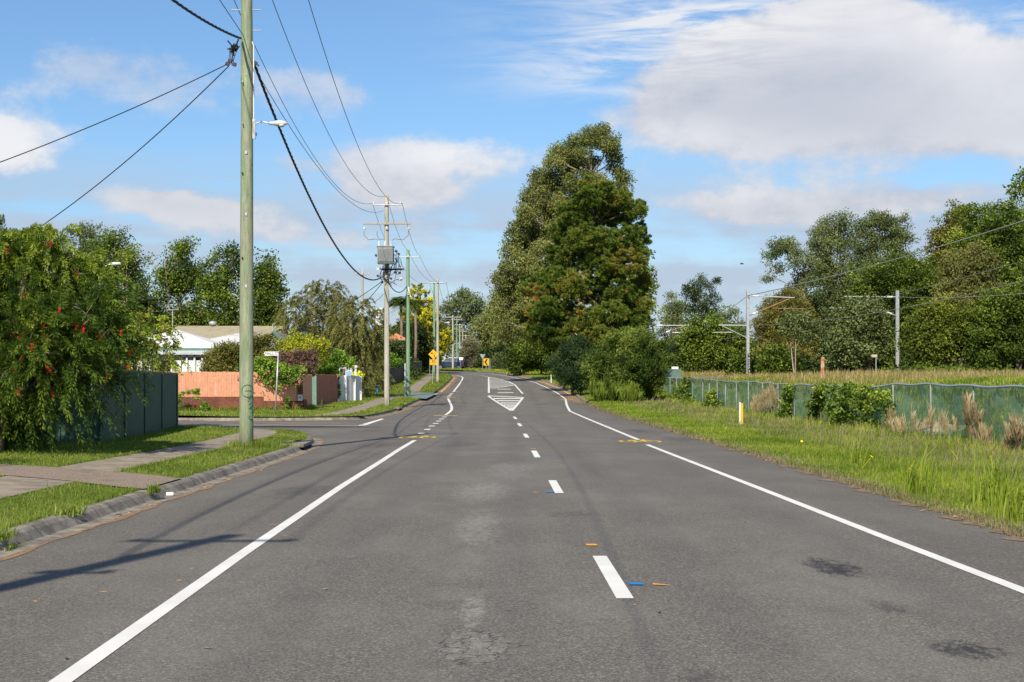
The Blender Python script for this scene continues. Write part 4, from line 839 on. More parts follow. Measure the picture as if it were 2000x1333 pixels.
# --- corrugated green metal fence on the left
COLOR = mat('green_steel_sheet', (.055, .115, .075), (.072, .14, .092), 1.5, .4, spec=.5, c3=(.10, .13, .11), s3=4, f3=.25)
COLORD = mat('green_steel_post', (.018, .07, .055), (.025, .085, .065), 2, .4, spec=.5)
ef = empty('steel_fence', (-10.06, 38.1, float(H(-10.06, 38.1))), 'dark green corrugated steel fence under the red flowering tree', 'fence')
def steel_run(a, b, n, z0f, top):
    a = Vector((a[0], a[1], 0)); b = Vector((b[0], b[1], 0)); d = (b-a)
    for i in range(n):
        p = a+d*(i/n); q = a+d*((i+1)/n); L = (q-p).length; u = (q-p).normalized(); w = Vector((u.y, -u.x, 0))
        mb = MB(); pr = []; s = 0.
        while s < L-.02:
            for ds, o in ((0, 0), (.07, 0), (.085, .04), (.125, .04), (.14, 0)):
                if s+ds < L: pr.append((s+ds, o))
            s += .17
        pr.append((L, 0)); zb = [float(z0f(*(p+u*t)[:2]))-.03 for t, _ in pr]
        vs = [(p+u*t+w*o)+Vector((0, 0, zb[k])) for k, (t, o) in enumerate(pr)]+[(p+u*t+w*o)+Vector((0, 0, top-.03)) for t, o in pr]; m_ = len(pr)
        mb.add(vs, [(k, k+1, m_+k+1, m_+k) for k in range(m_-1)]); mb.build('panel', COLOR, ef)
        mb = MB(); mb.bar(p+Vector((0, 0, top)), q+Vector((0, 0, top)), .07, .06); mb.build('top_rail', COLORD, ef)
        mb = MB(); mb.bar(q+w*.03+Vector((0, 0, z0f(q.x, q.y)-.1)), q+w*.03+Vector((0, 0, top+.02)), .09, .11); mb.build('post', COLORD, ef)
    mb = MB(); mb.bar(a+Vector((0, 0, z0f(a.x, a.y)-.1)), a+Vector((0, 0, top+.02)), .075, .075); mb.build('post', COLORD, ef)
steel_run((-10.06, 38.1), (-11.07, 51.4), 4, H, 2.03); steel_run((-19.5, 37.4), (-10.14, 38.1), 4, H, 2.03); steel_run((-11.15, 51.45), (-20, 54.6), 3, H, 2.03)
# --- pink boarded fence on a brick base
g = G('red_brick'); br = g.n('ShaderNodeTexBrick'); cb = g.n('ShaderNodeCombineXYZ'); g.l(g.M('ADD', g.x, g.y), cb.inputs[0]); g.l(g.z, cb.inputs[1]); g.l(cb.outputs[0], br.inputs[0])
br.inputs['Color1'].default_value = (.30, .085, .05, 1); br.inputs['Color2'].default_value = (.20, .05, .035, 1); br.inputs['Mortar'].default_value = (.24, .14, .10, 1); br.inputs['Scale'].default_value = 1.; br.inputs['Mortar Size'].default_value = .012; br.inputs['Brick Width'].default_value = .24; br.inputs['Row Height'].default_value = .086
c = g.mix(g.M('MULTIPLY', g.ss(g.noise(1.5, 5, .7), .45, .65), .5), br.outputs[0], (.12, .05, .035)); BRICK = g.out(c, .9, .2, g.noise(30), .5, .01)
PINK = mat('pink_paint', (.80, .36, .205), (.86, .42, .25), 2.5, .75, c3=(.45, .17, .11), s3=9, f3=.35, bump=.3, bscale=20)
PINK2 = mat('dull_pink_paint', (.45, .16, .105), (.54, .20, .135), 2.5, .8, c3=(.22, .09, .07), s3=9, f3=.5, bump=.3, bscale=20)
def boards(p, q, z0, z1, m, par, name='board_panel', bw=.12, th=.03, zs=None, jit=.015, seed=1):
    """a run of upright boards from p to q; z0 and z1 are values or functions of 0..1"""
    r_ = random.Random(seed); p = Vector((p[0], p[1], 0)); q = Vector((q[0], q[1], 0)); L = (q-p).length; n = max(1, int(L/bw)); u = (q-p)/L; w = Vector((u.y, -u.x, 0)); mb = MB()
    f0 = z0 if callable(z0) else (lambda t: z0); f1 = z1 if callable(z1) else (lambda t: z1)
    ang = math.atan2(u.y, u.x)
    for i in range(n):
        t = (i+.5)/n; c = p+u*L*t+w*r_.uniform(-.006, .006); a = f0(t); b = f1(t)+r_.uniform(-jit, jit); mb.box((c.x, c.y, (a+b)/2), (L/n-.008, th, b-a), rz=ang)
    return mb.build(name, m, par)
fA = (onpx(225, 72.5), 72.5); fB = (onpx(516, 76.6), 76.6); fC = (onpx(588, 77.8), 77.8); fD = (onpx(609.5, 83), 83)
zt = lambda py, D: EYE+(HY-py)*D/F
ep = empty('pink_fence', (fB[0], fB[1], .4), 'long salmon pink boarded fence on a low red brick base across the side street', 'fence')
def wall(mb, p, q, z0, z1, th):
    a = Vector((p[0], p[1], 0)); b = Vector((q[0], q[1], 0)); mb.bar(a+Vector((0, 0, (z0+z1)/2)), b+Vector((0, 0, (z0+z1)/2)), th, z1-z0)
zbk = zt(773, 75); mb = MB(); wall(mb, fA, fB, .0, zbk, .24); mb.build('brick_base', BRICK, ep); zb2 = zt(781, 77); mb = MB(); wall(mb, fB, fC, .0, zb2, .24); mb.build('brick_base', BRICK, ep); mb = MB(); wall(mb, fC, (fC[0]+.1, fC[1]+.4), .0, zb2, .3); mb.build('brick_base', BRICK, ep)
o_ = lambda p: (p[0], p[1]-.14)
n_ = 9
for i in range(n_):
    t0, t1 = i/n_, (i+1)/n_; P0 = (fA[0]+(fB[0]-fA[0])*t0, fA[1]+(fB[1]-fA[1])*t0-.14); P1 = (fA[0]+(fB[0]-fA[0])*t1-.015, fA[1]+(fB[1]-fA[1])*t1-.14); boards(P0, P1, zbk-.06, lambda t: 2.30, PINK, ep, seed=i, jit=.008)
for i in range(2):
    t0, t1 = i/2, (i+1)/2; P0 = (fB[0]+(fC[0]-fB[0])*t0, fB[1]+(fC[1]-fB[1])*t0-.14); P1 = (fB[0]+(fC[0]-fB[0])*t1, fB[1]+(fC[1]-fB[1])*t1-.14); boards(P0, P1, zb2-.06, 2.22, PINK, ep, seed=20+i)
boards((fC[0], fC[1]-.14), (fD[0], fD[1]-.1), .35, 2.2, PINK, ep, seed=31)
mb = MB(); mb.box((onpx(587, 77.6), 77.5, zt(766, 77.6)), (.26, .05, 1.3)); bp = mb.build('number_board', mat('rusty_board', (.12, .05, .03), (.2, .09, .05), 9, .9), ep)
mb = MB(); mb.box((onpx(587, 77.6), 77.46, zt(777, 77.6)), (.24, .03, .30)); nb = mb.build('notice_plate', SIGNW, ep); mb = MB(); mb.lathe((0, 0, 0), [(.001, 0), (.05, .01)], 8) if False else mb.box((onpx(587, 77.6), 77.44, zt(776.5, 77.6)), (.1, .01, .12)); mb.build('symbol', SIGNB, nb)
for q in (759, 762.5): pass
e = empty('pink_gate', (onpx(616, 91.5), 91.5, float(H(-11.5, 91.5))), 'dull pink boarded gate panel between the pink fence and the white pickets', 'gate')
boards((onpx(616.5, 91.5), 91.5), (onpx(658, 97), 97), lambda t: .48+.1*t, zt(732.4, 94), PINK2, e, seed=41, jit=.02)
mb = MB(); mb.bar((onpx(658, 97), 97, .4), (onpx(658, 97), 97, zt(731, 97)), .1); mb.build('post', PINK2, e)
e = empty('green_gate', (onpx(612, 90), 90, float(H(-11.6, 90))), 'narrow pale green steel sheet filling the gap in the pink fence', 'gate')
mb = MB(); mb.box((onpx(612, 90), 90, (zt(735, 90)+.45)/2), (.36, .05, zt(735, 90)-.45)); mb.build('sheet', mat('pale_green_sheet', (.16, .30, .23), (.12, .22, .17), 3, .5), e)
# --- white pickets and arbour
e = empty('white_gate', (onpx(663, 99), 99, float(H(-10.9, 99))), 'white painted picket gate and fence beside the footpath', 'gate')
def zg(px, D): return float(H(onpx(px, D), D))
for i, (a, Da, b, Db) in enumerate(((659.5, 97.6, 672.5, 98.4), (677.5, 98.6, 692, 99.6), (694, 99.7, 704.5, 100.4))):
    boards((onpx(a, Da), Da), (onpx(b, Db), Db), zg(a, Da)+.03, zt(733.6+i*.6, Da), WHITE, e, 'picket_panel', bw=.14, seed=50+i, jit=.01)
for i, (a, Da, t) in enumerate(((659.5, 97.6, 730), (675, 98.5, 733), (693, 99.6, 734), (705, 100.4, 735))):
    mb = MB(); x = onpx(a, Da); mb.bar((x, Da-.05, zg(a, Da)), (x, Da-.05, zt(t, Da)), .13); mb.build('post', WHITE, e)
D = 103.5; e = empty('white_arbour', (onpx(678, D), D, float(H(-11, D))), 'white timber arch frame behind the white picket gate', 'arbour')
for a in (662.5, 694.5):
    mb = MB(); mb.bar((onpx(a, D), D, .5), (onpx(a, D), D, zt(715.5, D)), .13); mb.build('post', WHITE, e)
mb = MB(); mb.bar((onpx(659, D), D, zt(716, D)), (onpx(698, D), D, zt(716, D)), .12, .12); mb.build('beam', WHITE, e)
mb = MB(); mb.bar((onpx(661, D), D+.5, zt(719, D)), (onpx(696, D), D+.5, zt(719, D)), .1, .1); mb.build('beam', WHITE, e)
D = 107; e = empty('meter_box', (onpx(682, D), D, float(H(-11, D))), 'white meter box with blue front behind the white arch', 'meter box'); mb = MB(); mb.box((onpx(682, D), D, zt(742, D)), (.5, .3, 1.5)); mb.build('case', WHITE, e, bevel=.02); mb = MB(); mb.box((onpx(682, D), D-.16, zt(730, D)), (.4, .02, .3)); mb.build('front', mat('blue_panel', (.25, .38, .62)), e)
# --- blue marker stakes
BLUEP = mat('blue_plastic', (.02, .22, .6), rough=.4)
for px, D, b, t, lab in ((674, 99.5, 783, 761, 'thin blue stake leaning on the white picket gate'), (737, 118, 759.5, 742, 'bright blue plastic stake under the weeping tree')):
    x = onpx(px, D); z = float(H(x, D)); hh = (b-t)*D/F; mb = MB(); mb.tube([(x, D, z-.05), (x+.02, D, z+hh*.6), (x-.01, D, z+hh)], [.05, .06, .045], 8); tag(mb.build('blue_stake', BLUEP), lab, 'stake')
x = onpx(734, 112); mb = MB(); z = float(H(x, 112)); mb.tube([(x-.12, 112, z), (x, 112, z+.7)], .02, 6); tag(mb.build('white_stake', WHITE), 'thin white stake leaning under the weeping tree', 'stake')
# --- grey paling fence
PAL = mat('weathered_palings', (.10, .085, .07), (.20, .175, .15), 5, .9, stretch=(4, 4, .3), bump=.4, bscale=20, c3=(.05, .04, .035), s3=12, f3=.6)
e = empty('paling_fence', (-11.6, 145, float(H(-11.6, 145))), 'weathered grey timber paling fence behind the green power pole', 'fence')
pts = [(onpx(735, 128), 128), (onpx(759, 145), 145), (onpx(790, 168), 168), (onpx(824, 192), 192)]
pf = resample(pts, 8)
for i, (a, b) in enumerate(zip(pf, pf[1:])):
    za, zb_ = float(H(*a)), float(H(*b)); boards(a, b, lambda t: za+(zb_-za)*t-.05, lambda t: za+(zb_-za)*t+1.72+.05*math.sin(i*2.), PAL, e, 'paling_panel', .16, .03, seed=60+i, jit=.04)
a = pf[-1]; boards(a, (a[0]-14, a[1]+6), float(H(*a)), float(H(*a))+1.72, PAL, e, 'paling_panel', .16, .03, seed=90)
# pale capped wall behind it and an orange frame
e = empty('garden_shed', (onpx(795, 186), 186, float(H(-12, 186))), 'low shed roof of pale sheet just above the paling fence', 'shed')
mb = MB(); x0, x1 = onpx(755, 186), onpx(818, 188); z0 = float(H(-12, 186)); mb.box(((x0+x1)/2-1, 189.5, z0+.9), (x1-x0-.3, 4.4, 1.8)); mb.build('wall', PAL, e)
mb = MB(); mb.box(((x0+x1)/2-1, 189.2, z0+2.15), (x1-x0, 5.2, .12), rx=.07); mb.build('roof', mat('pale_sheet_roof', (.30, .27, .23), (.42, .38, .33), 3, .6), e)
# ================================================================ houses
g = G('weatherboard'); fr = g.M('FRACT', g.M('DIVIDE', g.z, .17)); c = g.mix(g.noise(4, 4), (.50, .49, .47), (.62, .61, .58)); WB = g.out(g.mix(g.M('MULTIPLY', g.ss(g.noise(2.5, 5, .8), .55, .68), .6), c, (.18, .15, .13)), .7, .3, fr, .6, .03)
def roofm(name, a, b, dirt, k=.33, f=.4):
    g = G(name); fr = g.M('FRACT', g.M('DIVIDE', g.z, .1)); fx = g.M('SINE', g.M('MULTIPLY', g.x, 21.)); c = g.mix(g.noise(5, 4), a, b); c = g.mix(g.M('MULTIPLY', g.ss(g.noise(1.3, 6, .75), .48, .66), f), c, dirt); return g.out(c, .55, .4, g.M('ADD', fr, g.M('MULTIPLY', fx, .25)), .7, .04)
ROOFW = roofm('white_roof_sheet', (.72, .72, .71), (.8, .8, .79), (.3, .27, .24), f=.25); ROOFT = roofm('white_tile', (.55, .54, .52), (.7, .69, .66), (.25, .20, .16), f=.5); ROOFTAN = roofm('tan_roof', (.34, .29, .19), (.42, .36, .24), (.18, .15, .10)); ROOFB = roofm('brown_tile', (.24, .15, .10), (.32, .21, .15), (.10, .07, .05)); ROOFO = roofm('terracotta_tile', (.5, .19, .09), (.6, .25, .12), (.25, .10, .06))
TRIM = mat('green_gutter', (.10, .20, .15), (.07, .15, .11), 3, .5); SHADE = mat('dark_window', (.02, .025, .03), rough=.12, spec=.6); TIMB = mat('beige_timber', (.40, .36, .27), (.48, .43, .33), 3, .7)
def hip(name, par, x0, x1, y0, y1, z, rise, m, over=.45, gable=0):
    x0 -= over; x1 += over; y0 -= over; y1 += over; d = (y1-y0)/2; ym = (y0+y1)/2; rx0 = x0+(0 if gable & 1 else d); rx1 = x1-(0 if gable & 2 else d); mb = MB(); t = .12
    if rx1 < rx0: rx0 = rx1 = (x0+x1)/2
    vs = [(x0, y0, z), (x1, y0, z), (x1, y1, z), (x0, y1, z), (rx0, ym, z+rise), (rx1, ym, z+rise)]; vs += [(v[0], v[1], v[2]-t) for v in vs[:4]]
    mb.add(vs, [(0, 1, 5, 4), (1, 2, 5), (2, 3, 4, 5), (3, 0, 4), (9, 8, 7, 6), (0, 6, 7, 1), (1, 7, 8, 2), (2, 8, 9, 3), (3, 9, 6, 0)]); return mb.build(name, m, par)
def house(name, lab, x0, x1, y0, y1, zb, eave, rise, rm, wm_, gable=0, wins=2):
    e = empty(name, ((x0+x1)/2, (y0+y1)/2, zb), lab, 'house'); mb = MB(); mb.box(((x0+x1)/2, (y0+y1)/2, (zb-.3+eave)/2), (x1-x0, y1-y0, eave-zb+.2)); w = mb.build('wall', wm_, e)
    r = hip('roof', e, x0, x1, y0, y1, eave, rise, rm, gable=gable); mb = MB(); mb.bar((x0-.48, y0-.5, eave-.07), (x1+.48, y0-.5, eave-.07), .14, .16); mb.build('gutter', TRIM, r)
    mb = MB(); ym = (y0+y1)/2; d = (y1-y0)/2+.45; ok_ = (x1-x0+.9) > 2*d or gable
    if ok_: mb.tube([(x0-.45+(0 if gable & 1 else d), ym, eave+rise+.03), (x1+.45-(0 if gable & 2 else d), ym, eave+rise)], .05, 6); (mb.build('ridge_cap', rm, r) if ok_ else None)
    for i in range(wins):
        x = x0+(x1-x0)*(i+.5)/wins; f_ = MB(); f_.box((x, y0-.03, eave-1.25), (1.5, .08, 1.2)); fo = f_.build('window', WHITE, e); f_ = MB(); f_.box((x, y0-.08, eave-1.25), (1.3, .03, 1.02)); f_.build('pane', SHADE, fo)
    return e, r
f97 = lambda py, D=97: EYE+(HY-py)*D/F
eh, rf = house('cottage', 'white-roofed weatherboard cottage with a verandah behind the pink fence', onpx(200, 98), onpx(428, 98), 98, 108, .5, f97(681, 98), 1.35, ROOFW, WB, wins=3)
mb = MB(); xa, xb = onpx(255, 93), onpx(425, 93); zA, zB = f97(684, 98)-.02, f97(690, 93); mb.add([(xa, 92.7, zB), (xb, 92.7, zB), (xb+.3, 97.9, zA), (xa, 97.9, zA), (xa, 92.7, zB-.1), (xb, 92.7, zB-.1), (xb+.3, 97.9, zA-.1), (xa, 97.9, zA-.1)], [(0, 1, 2, 3), (7, 6, 5, 4), (0, 4, 5, 1), (1, 5, 6, 2), (2, 6, 7, 3), (3, 7, 4, 0)]); mb.build('verandah_roof', roofm('weathered_white_sheet', (.55, .56, .57), (.66, .66, .66), (.3, .3, .3)), eh)
for px in (335, 352, 365, 380, 395, 410, 422):
    mb = MB(); x = onpx(px, 93); mb.bar((x, 93, .4), (x, 93, zB-.08), .1); mb.build('verandah_post', WHITE, eh)
mb = MB(); mb.bar((xa, 93, zB-.14), (xb, 93, zB-.14), .1, .16); mb.build('verandah_beam', SIGNB, eh)
for px in (357.5, 387): mb = MB(); mb.box((onpx(px, 95.5), 95.5, 2.7), (.7, .1, 1.3)); mb.build('blind', SHADE, eh)
boards((onpx(333, 93.1), 93.1), (onpx(424, 93.1), 93.1), .5, zt(704, 93), WHITE, eh, 'balustrade', .13, .03, seed=77)
eh2, rf2 = house('house', 'long house with white tiled roof between the cottage and the hedge', onpx(372, 106), onpx(520, 106), 106, 114, .7, f97(674, 106), .95, ROOFT, WB)
eh3, rf3 = house('house', 'house with a long tan ridge roof behind the white roofs', onpx(330, 118), onpx(528, 118), 118, 127, 1., f97(664, 118), 1.15, ROOFTAN, TIMB, gable=3)
mb = MB(); c = Vector((onpx(413, 122), 122.6, f97(641, 122)-.05)); mb.lathe(c, [(.15, 0), (.15, .3), (.32, .32), (.34, .5), (.2, .6), (.03, .62)], 12); mb.build('roof_vent', GALV, rf3, smooth=True)
# gable facing the street
D = 102; e = empty('house', (onpx(540, D), D+3, .7), 'house with a dark steep gable just right of the near power pole', 'house')
xg = onpx(533, D); zt0, zb0 = f97(647, D), f97(672, D); hw = (zt0-zb0)*.8; L_ = 7.
rm = ROOFTAN; mb = MB(); mb.add([(xg-2.6, D, zb0-.2), (xg, D, zt0), (xg+1.1, D, zb0-.2), (xg-2.6, D+L_, zb0-.2), (xg, D+L_, zt0), (xg+1.1, D+L_, zb0-.2), (xg-2.6, D, zb0-.32), (xg, D, zt0-.12), (xg+1.1, D, zb0-.32)], [(0, 3, 4, 1), (1, 4, 5, 2), (0, 1, 7, 6), (1, 2, 8, 7)]); mb.build('roof', ROOFTAN, e)
mb = MB(); mb.prism([(-2.3, -1.05), (0, -.15), (.95, -1.05), (.95, -4), (-2.3, -4)], (xg, D+.4, zt0), (1, 0, 0), (0, 0, 1), .1); mb.build('gable_wall', SIGNB, e)
mb = MB(); mb.bar((xg, D-.03, zt0), (xg+1.15, D-.03, zb0-.25), .06, .2); mb.build('barge_board', TRIM, e); mb = MB(); mb.cyl((xg, D, zt0-.1), (xg, D, f97(633, D)), .035, n=6); mb.build('finial', GALV, e)
house('house', 'house with a brown tiled roof beyond the gable and yellow-green bush', onpx(540, 130), onpx(592, 130), 130, 140, 1.2, f97(670, 130), 1.0, ROOFB, WB)
house('house', 'house with a terracotta tiled roof glimpsed between the two near far-side poles', onpx(752, 172), onpx(790, 172), 173, 175.5, 2.3, f97(664, 172), .8, ROOFO, TIMB)
D = 330; e = empty('apartment_block', (onpx(741, D), D, float(zr(D))), 'white upper storeys of a distant building beside the transformer pole', 'building')
mb = MB(); mb.box((onpx(740.5, D), D+4, (zt(602, D)+4)/2), (onpx(747, D)-onpx(734, D), 8, zt(602, D)-4)); mb.build('wall', WHITE, e)
for r0 in range(3):
    for c0 in range(2): mb = MB(); mb.box((onpx(737.5+c0*5.5, D), D-.05, zt(606+r0*5.5, D)), (.35, .1, .3)); mb.build('window', SHADE, e)
mb = MB(); mb.box((onpx(748, D), D-.6, zt(613, D)), (.9, 1.2, .15)); mb.build('balcony', WHITE, e)
# television aerial
D = 100; x = onpx(334, D); e = empty('tv_aerial', (x, 100.5, 4.9), 'television aerial standing on the white cottage roof', 'aerial'); mb = MB(); mb.cyl((x, 100.5, 4.2), (x, 100.5, zt(604, D)), .025, n=6); mb.build('mast', GALV, e)
mb = MB(); mb.bar((x-.35, 100.5, zt(605, D)), (x+.35, 100.5, zt(604, D)), .03); mb.build('boom', GALV, e)
for k in range(7): mb = MB(); mb.cyl((x-.32+.105*k, 100.1, zt(605-.15*k, D)), (x-.32+.105*k, 100.9, zt(605-.15*k, D)), .008, n=5); mb.build('element', GALV, e)
# things far right: rail masts, rusty post, small sign, low wall pieces
def mast(px, D, top, lab, w=.2, arms=(), group='railway wire masts'):
    x = onpx(px, D); z = float(H(x, D)); e = empty('rail_mast', (x, D, z), lab, 'rail mast', group); mb = MB(); t = zt(top, D)
    mb.box((x-w*.42, D, (z-.3+t)/2), (.02, w, t-z+.3)); mb.box((x+w*.42, D, (z-.3+t)/2), (.02, w, t-z+.3)); mb.box((x, D, (z-.3+t)/2), (w*.84-.02, .015, t-z+.3)); mb.build('post', GALV, e)
    for (xa, ya, xb, yb, r, m) in arms:
        A = Vector((onpx(xa, D), D-.02, zt(ya, D))); B = Vector((onpx(xb, D), D-.02, zt(yb, D))); mb = MB(); mb.cyl(A, B, r, n=8); a = mb.build('cantilever_arm', m, e)
        if r > .03: d = (B-A).normalized(); c = A+d*.35; mb = MB(); mb.cyl(c, c+d*.5, r*2.2, r*1.9, n=8); mb.build('insulator', WHITE, a)
    return e, x, z
RUST = mat('rusty_steel', (.28, .13, .06), (.40, .22, .12), 6, .8)
mast(1752.5, 142, 568, 'grey railway mast farthest right with arms reaching left over the tracks', .32, ((1750, 580.5, 1649, 579.5, .045, GALV), (1750, 617, 1660, 582, .04, GALV), (1702, 601, 1620, 602, .03, GALV), (1652, 605.5, 1625, 603, .02, GALV)))
eb, xb_, zb_ = mast(1460.5, 143, 567, 'grey railway mast with black and white lettered plate, arms reaching both ways', .3, ((1463, 578, 1552, 582, .045, GALV), (1463, 617, 1542, 584, .045, RUST), (1508, 602.5, 1571, 603.5, .03, RUST)))
for (xa, ya, xb, yb, r) in ((1458, 636, 1404, 635.5, .045), (1458, 660, 1411, 637, .045), (1431, 649.5, 1393, 649.5, .03)):
    A = Vector((onpx(xa, 143), 143, zt(ya, 143))); B = Vector((onpx(xb, 143), 143, zt(yb, 143))); mb = MB(); mb.cyl(A, B, r, n=8); mb.build('cantilever_arm', GALV, eb)
mb = MB(); mb.box((xb_+.08, 142.78, zt(714, 143)), (.26, .03, zt(691, 143)-zt(737, 143))); lp = mb.build('letter_plate', INK, eb)
for i, ch in enumerate('1A22F3A'): text(ch, (xb_+.08, 142.755, zt(694.5+i*6.2, 143)), .30, SIGNW, lp)
mast(1324.5, 300, 655, 'distant grey railway mast rising over the far end of the mesh fence', .3, ((1322, 658, 1283, 657, .05, GALV), (1322, 675, 1290, 659, .04, GALV)))
ee, xx_, zz_ = mast(1278.5, 200, 628, 'pale railway mast half hidden by the round green shrub', .3, ((1280, 636, 1343, 636, .05, GALV), (1296, 651, 1335, 637.5, .045, RUST), (1312, 650, 1360, 649.8, .035, GALV)))
def cat_wire(a, b, r, sag, lab): wire('rail_wire', (a, b), r*1.2, sag, WIRE2, lab, 'railway overhead wires', 30, 'rail wire')
P = lambda px, py, D: Vector((onpx(px, D), D, zt(py, D)))
WIRE2 = mat('contact_wire', (.30, .29, .26), rough=.5)
cat_wire(P(1460, 578, 143), P(2250, 350, 80), .03, .45, 'upper railway wire rising right from the lettered mast'); cat_wire(P(1460, 578, 143), P(1340, 640, 290), .02, .8, 'railway wire falling left from the lettered mast')
cat_wire(P(1755, 580.5, 142), P(2300, 535, 85), .022, .5, 'railway wire running right from the farthest right mast'); cat_wire(P(1463, 636, 143), P(2250, 480, 75), .016, .9, 'lower thin railway wire crossing the dark trees'); cat_wire(P(1324, 660, 300), P(1460, 655, 143), .02, .5, 'low railway wire between the distant mast and the lettered mast'); cat_wire(P(1630, 603, 142), P(2300, 420, 80), .014, .3, 'faint railway contact wire leading up to the right edge')
D = 95; x = onpx(1606.5, D); z = float(H(x, D)); e = empty('rusty_post', (x, D, z), 'rusty orange steel post standing on the railway bank', 'post'); mb = MB(); mb.box((x, D-.03, z+.5), (.1, .02, .2)); mb.build('plate', RUST, e); mb = MB(); mb.box((x, D, (z-.2+zt(698, D))/2), (.2, .04, zt(698, D)-z+.2)); mb.box((x+.08, D+.05, (z-.2+zt(698, D))/2), (.03, .12, zt(698, D)-z+.18)); mb.build('post', mat('orange_rust', (.34, .12, .04), (.62, .42, .28), 5, .9, stretch=(1, 1, .4), lo=.42, hi=.6), e)
D = 118; x = onpx(1711, D); z = float(H(x, D)); e = empty('track_sign', (x, D, z), 'small tan sign plate on a thin post before the right-hand trees', 'sign'); mb = MB(); mb.cyl((x, D, z-.1), (x, D, zt(695, D)), .04, n=8); mb.build('post', GALV, e); mb = MB(); mb.box((x-.14, D-.05, zt(695.5, D)), (.42, .03, .2)); mb.build('plate', TIMB, e)
# rails on the bank
for px, D, w, lab in ((1900, 92, 7., 'rusty rail lying in dry grass at the right edge'), (1700, 112, 12., 'rusty rail lying on the bank behind the tan sign')):
    x = onpx(px, D); z = float(H(x, D)); mb = MB(); mb.box((x, D, z+.12), (w, .08, .12)); mb.box((x, D, z+.04), (w, .16, .05)); tag(mb.build('steel_rail', RUST), lab, 'rail', 'rusty rails on the bank')
# far green fence panels and pale shed seen between trees
D = 170; e = empty('green_hoarding', (onpx(1300, D), D, float(H(17, D))), 'stretch of grey-green sheet fence beyond the shrub at the far end of the mesh fence', 'fence')
boards((onpx(1285, D), D), (onpx(1330, D-4), D-4), float(H(17, D))-.1, zt(722.5, D), mat('grey_green_sheet', (.15, .24, .21), (.20, .30, .27), 3, .6), e, 'sheet_panel', .3, .03, seed=5)
mb = MB(); mb.box((onpx(1318, D-6), D-6, zt(719, D-6)), (.7, .4, .25)); mb.build('box_top', SIGNW, e)
D = 215; e = empty('cream_shed', (onpx(1440, D), D, float(H(30, D))), 'cream wall of a shed glimpsed under the trees left of the lettered mast', 'shed'); mb = MB(); mb.box((onpx(1438, D), D+2, zt(727, D)-.6), (2.4, 4, 2.6)); mb.build('wall', mat('cream_wall', (.6, .48, .30)), e); mb = MB(); mb.box((onpx(1436, D), D+2, zt(716, D)), (4, 4.6, .14), rx=.1); mb.build('roof', ROOFTAN, e)
# mound of cut straw and soil behind the mesh
def mound(px, py, D, w, d, h, m, lab, name='soil_mound', seed=1):
    r_ = random.Random(seed); x = onpx(px, D); z = float(H(x, D)); mb = MB(); n = 26; k = 14
    for j in range(k):
        for i in range(n):
            u = i/(n-1)*2-1; v = j/(k-1)*2-1; rr = max(0, 1-u*u-v*v); xx = x+u*w; yy = D+v*d; mb.v.append((xx, yy, float(H(xx, yy))-.05+h*rr*(1+.25*math.sin(u*5+seed)+.15*r_.uniform(-1, 1))))
    mb.f = [(j*n+i, j*n+i+1, (j+1)*n+i+1, (j+1)*n+i) for j in range(k-1) for i in range(n-1)]; return tag(mb.build(name, m), lab, 'mound')
mound(1800, 790, 52, 1.7, 1.2, .45, mat('cut_straw', (.40, .29, .15), (.56, .44, .26), 9, .95, bump=.8, c3=(.2, .14, .08), s3=16, f3=.7), 'heap of pale straw and soil seen through the mesh fence')
# bird in the sky
D = 120; c = P(1448.5, 516, D); mb = MB(); mb.tube([c+Vector((-.14, 0, 0)), c+Vector((-.05, 0, .02)), c+Vector((.1, 0, .01)), c+Vector((.2, 0, -.01))], [.01, .05, .045, .012], 8); mb.add([c+Vector((-.02, 0, .03)), c+Vector((.05, 0, .03)), c+Vector((.0, -.3, .13)), c+Vector((-.02, .3, .13))], [(0, 1, 2), (1, 0, 3)]); tag(mb.build('bird', INK), 'tiny dark bird flying in the sky above the railway masts', 'bird')
# ================================================================ foliage
def quads(name, P, A, Nn, L, Wd, T, m, parent=None):
    """one mesh of pointed leaves: base P, axis A, face normal Nn, length L, width Wd, tint T"""
    A = A/np.maximum(np.linalg.norm(A, axis=1, keepdims=True), 1e-6); S_ = np.cross(A, Nn); S_ /= np.maximum(np.linalg.norm(S_, axis=1, keepdims=True), 1e-6)
    n = len(P); L = np.broadcast_to(L, n)[:, None]; Wd = np.broadcast_to(Wd, n)[:, None]
    V = np.empty((n, 4, 3), np.float32); V[:, 0] = P; V[:, 1] = P+A*L*.5+S_*Wd*.5; V[:, 2] = P+A*L; V[:, 3] = P+A*L*.5-S_*Wd*.5
    return rawmesh(name, V.reshape(-1, 3), n, T, m, parent)
def rawmesh(name, V, n, T, m, parent=None):
    NQ[0] += n
    me = bpy.data.meshes.new(name); me.vertices.add(n*4); me.vertices.foreach_set('co', V.astype(np.float32).ravel()); me.loops.add(n*4); me.loops.foreach_set('vertex_index', np.arange(n*4, dtype=np.int32))
    me.polygons.add(n); me.polygons.foreach_set('loop_start', np.arange(0, n*4, 4, dtype=np.int32)); me.update(calc_edges=True)
    a = me.attributes.new('tint', 'FLOAT', 'FACE'); a.data.foreach_set('value', np.clip(T, 0, 1).astype(np.float32)); me.materials.append(m)
    o = bpy.data.objects.new(name, me); C.objects.link(o)
    if parent is not None: o.parent = parent; o.matrix_parent_inverse = pinv(parent)
    return o
KD, KP = 9., 2.0
NQ = [0]
def rdir(rg, n): v = rg.normal(size=(n, 3)); return v/np.linalg.norm(v, axis=1, keepdims=True)
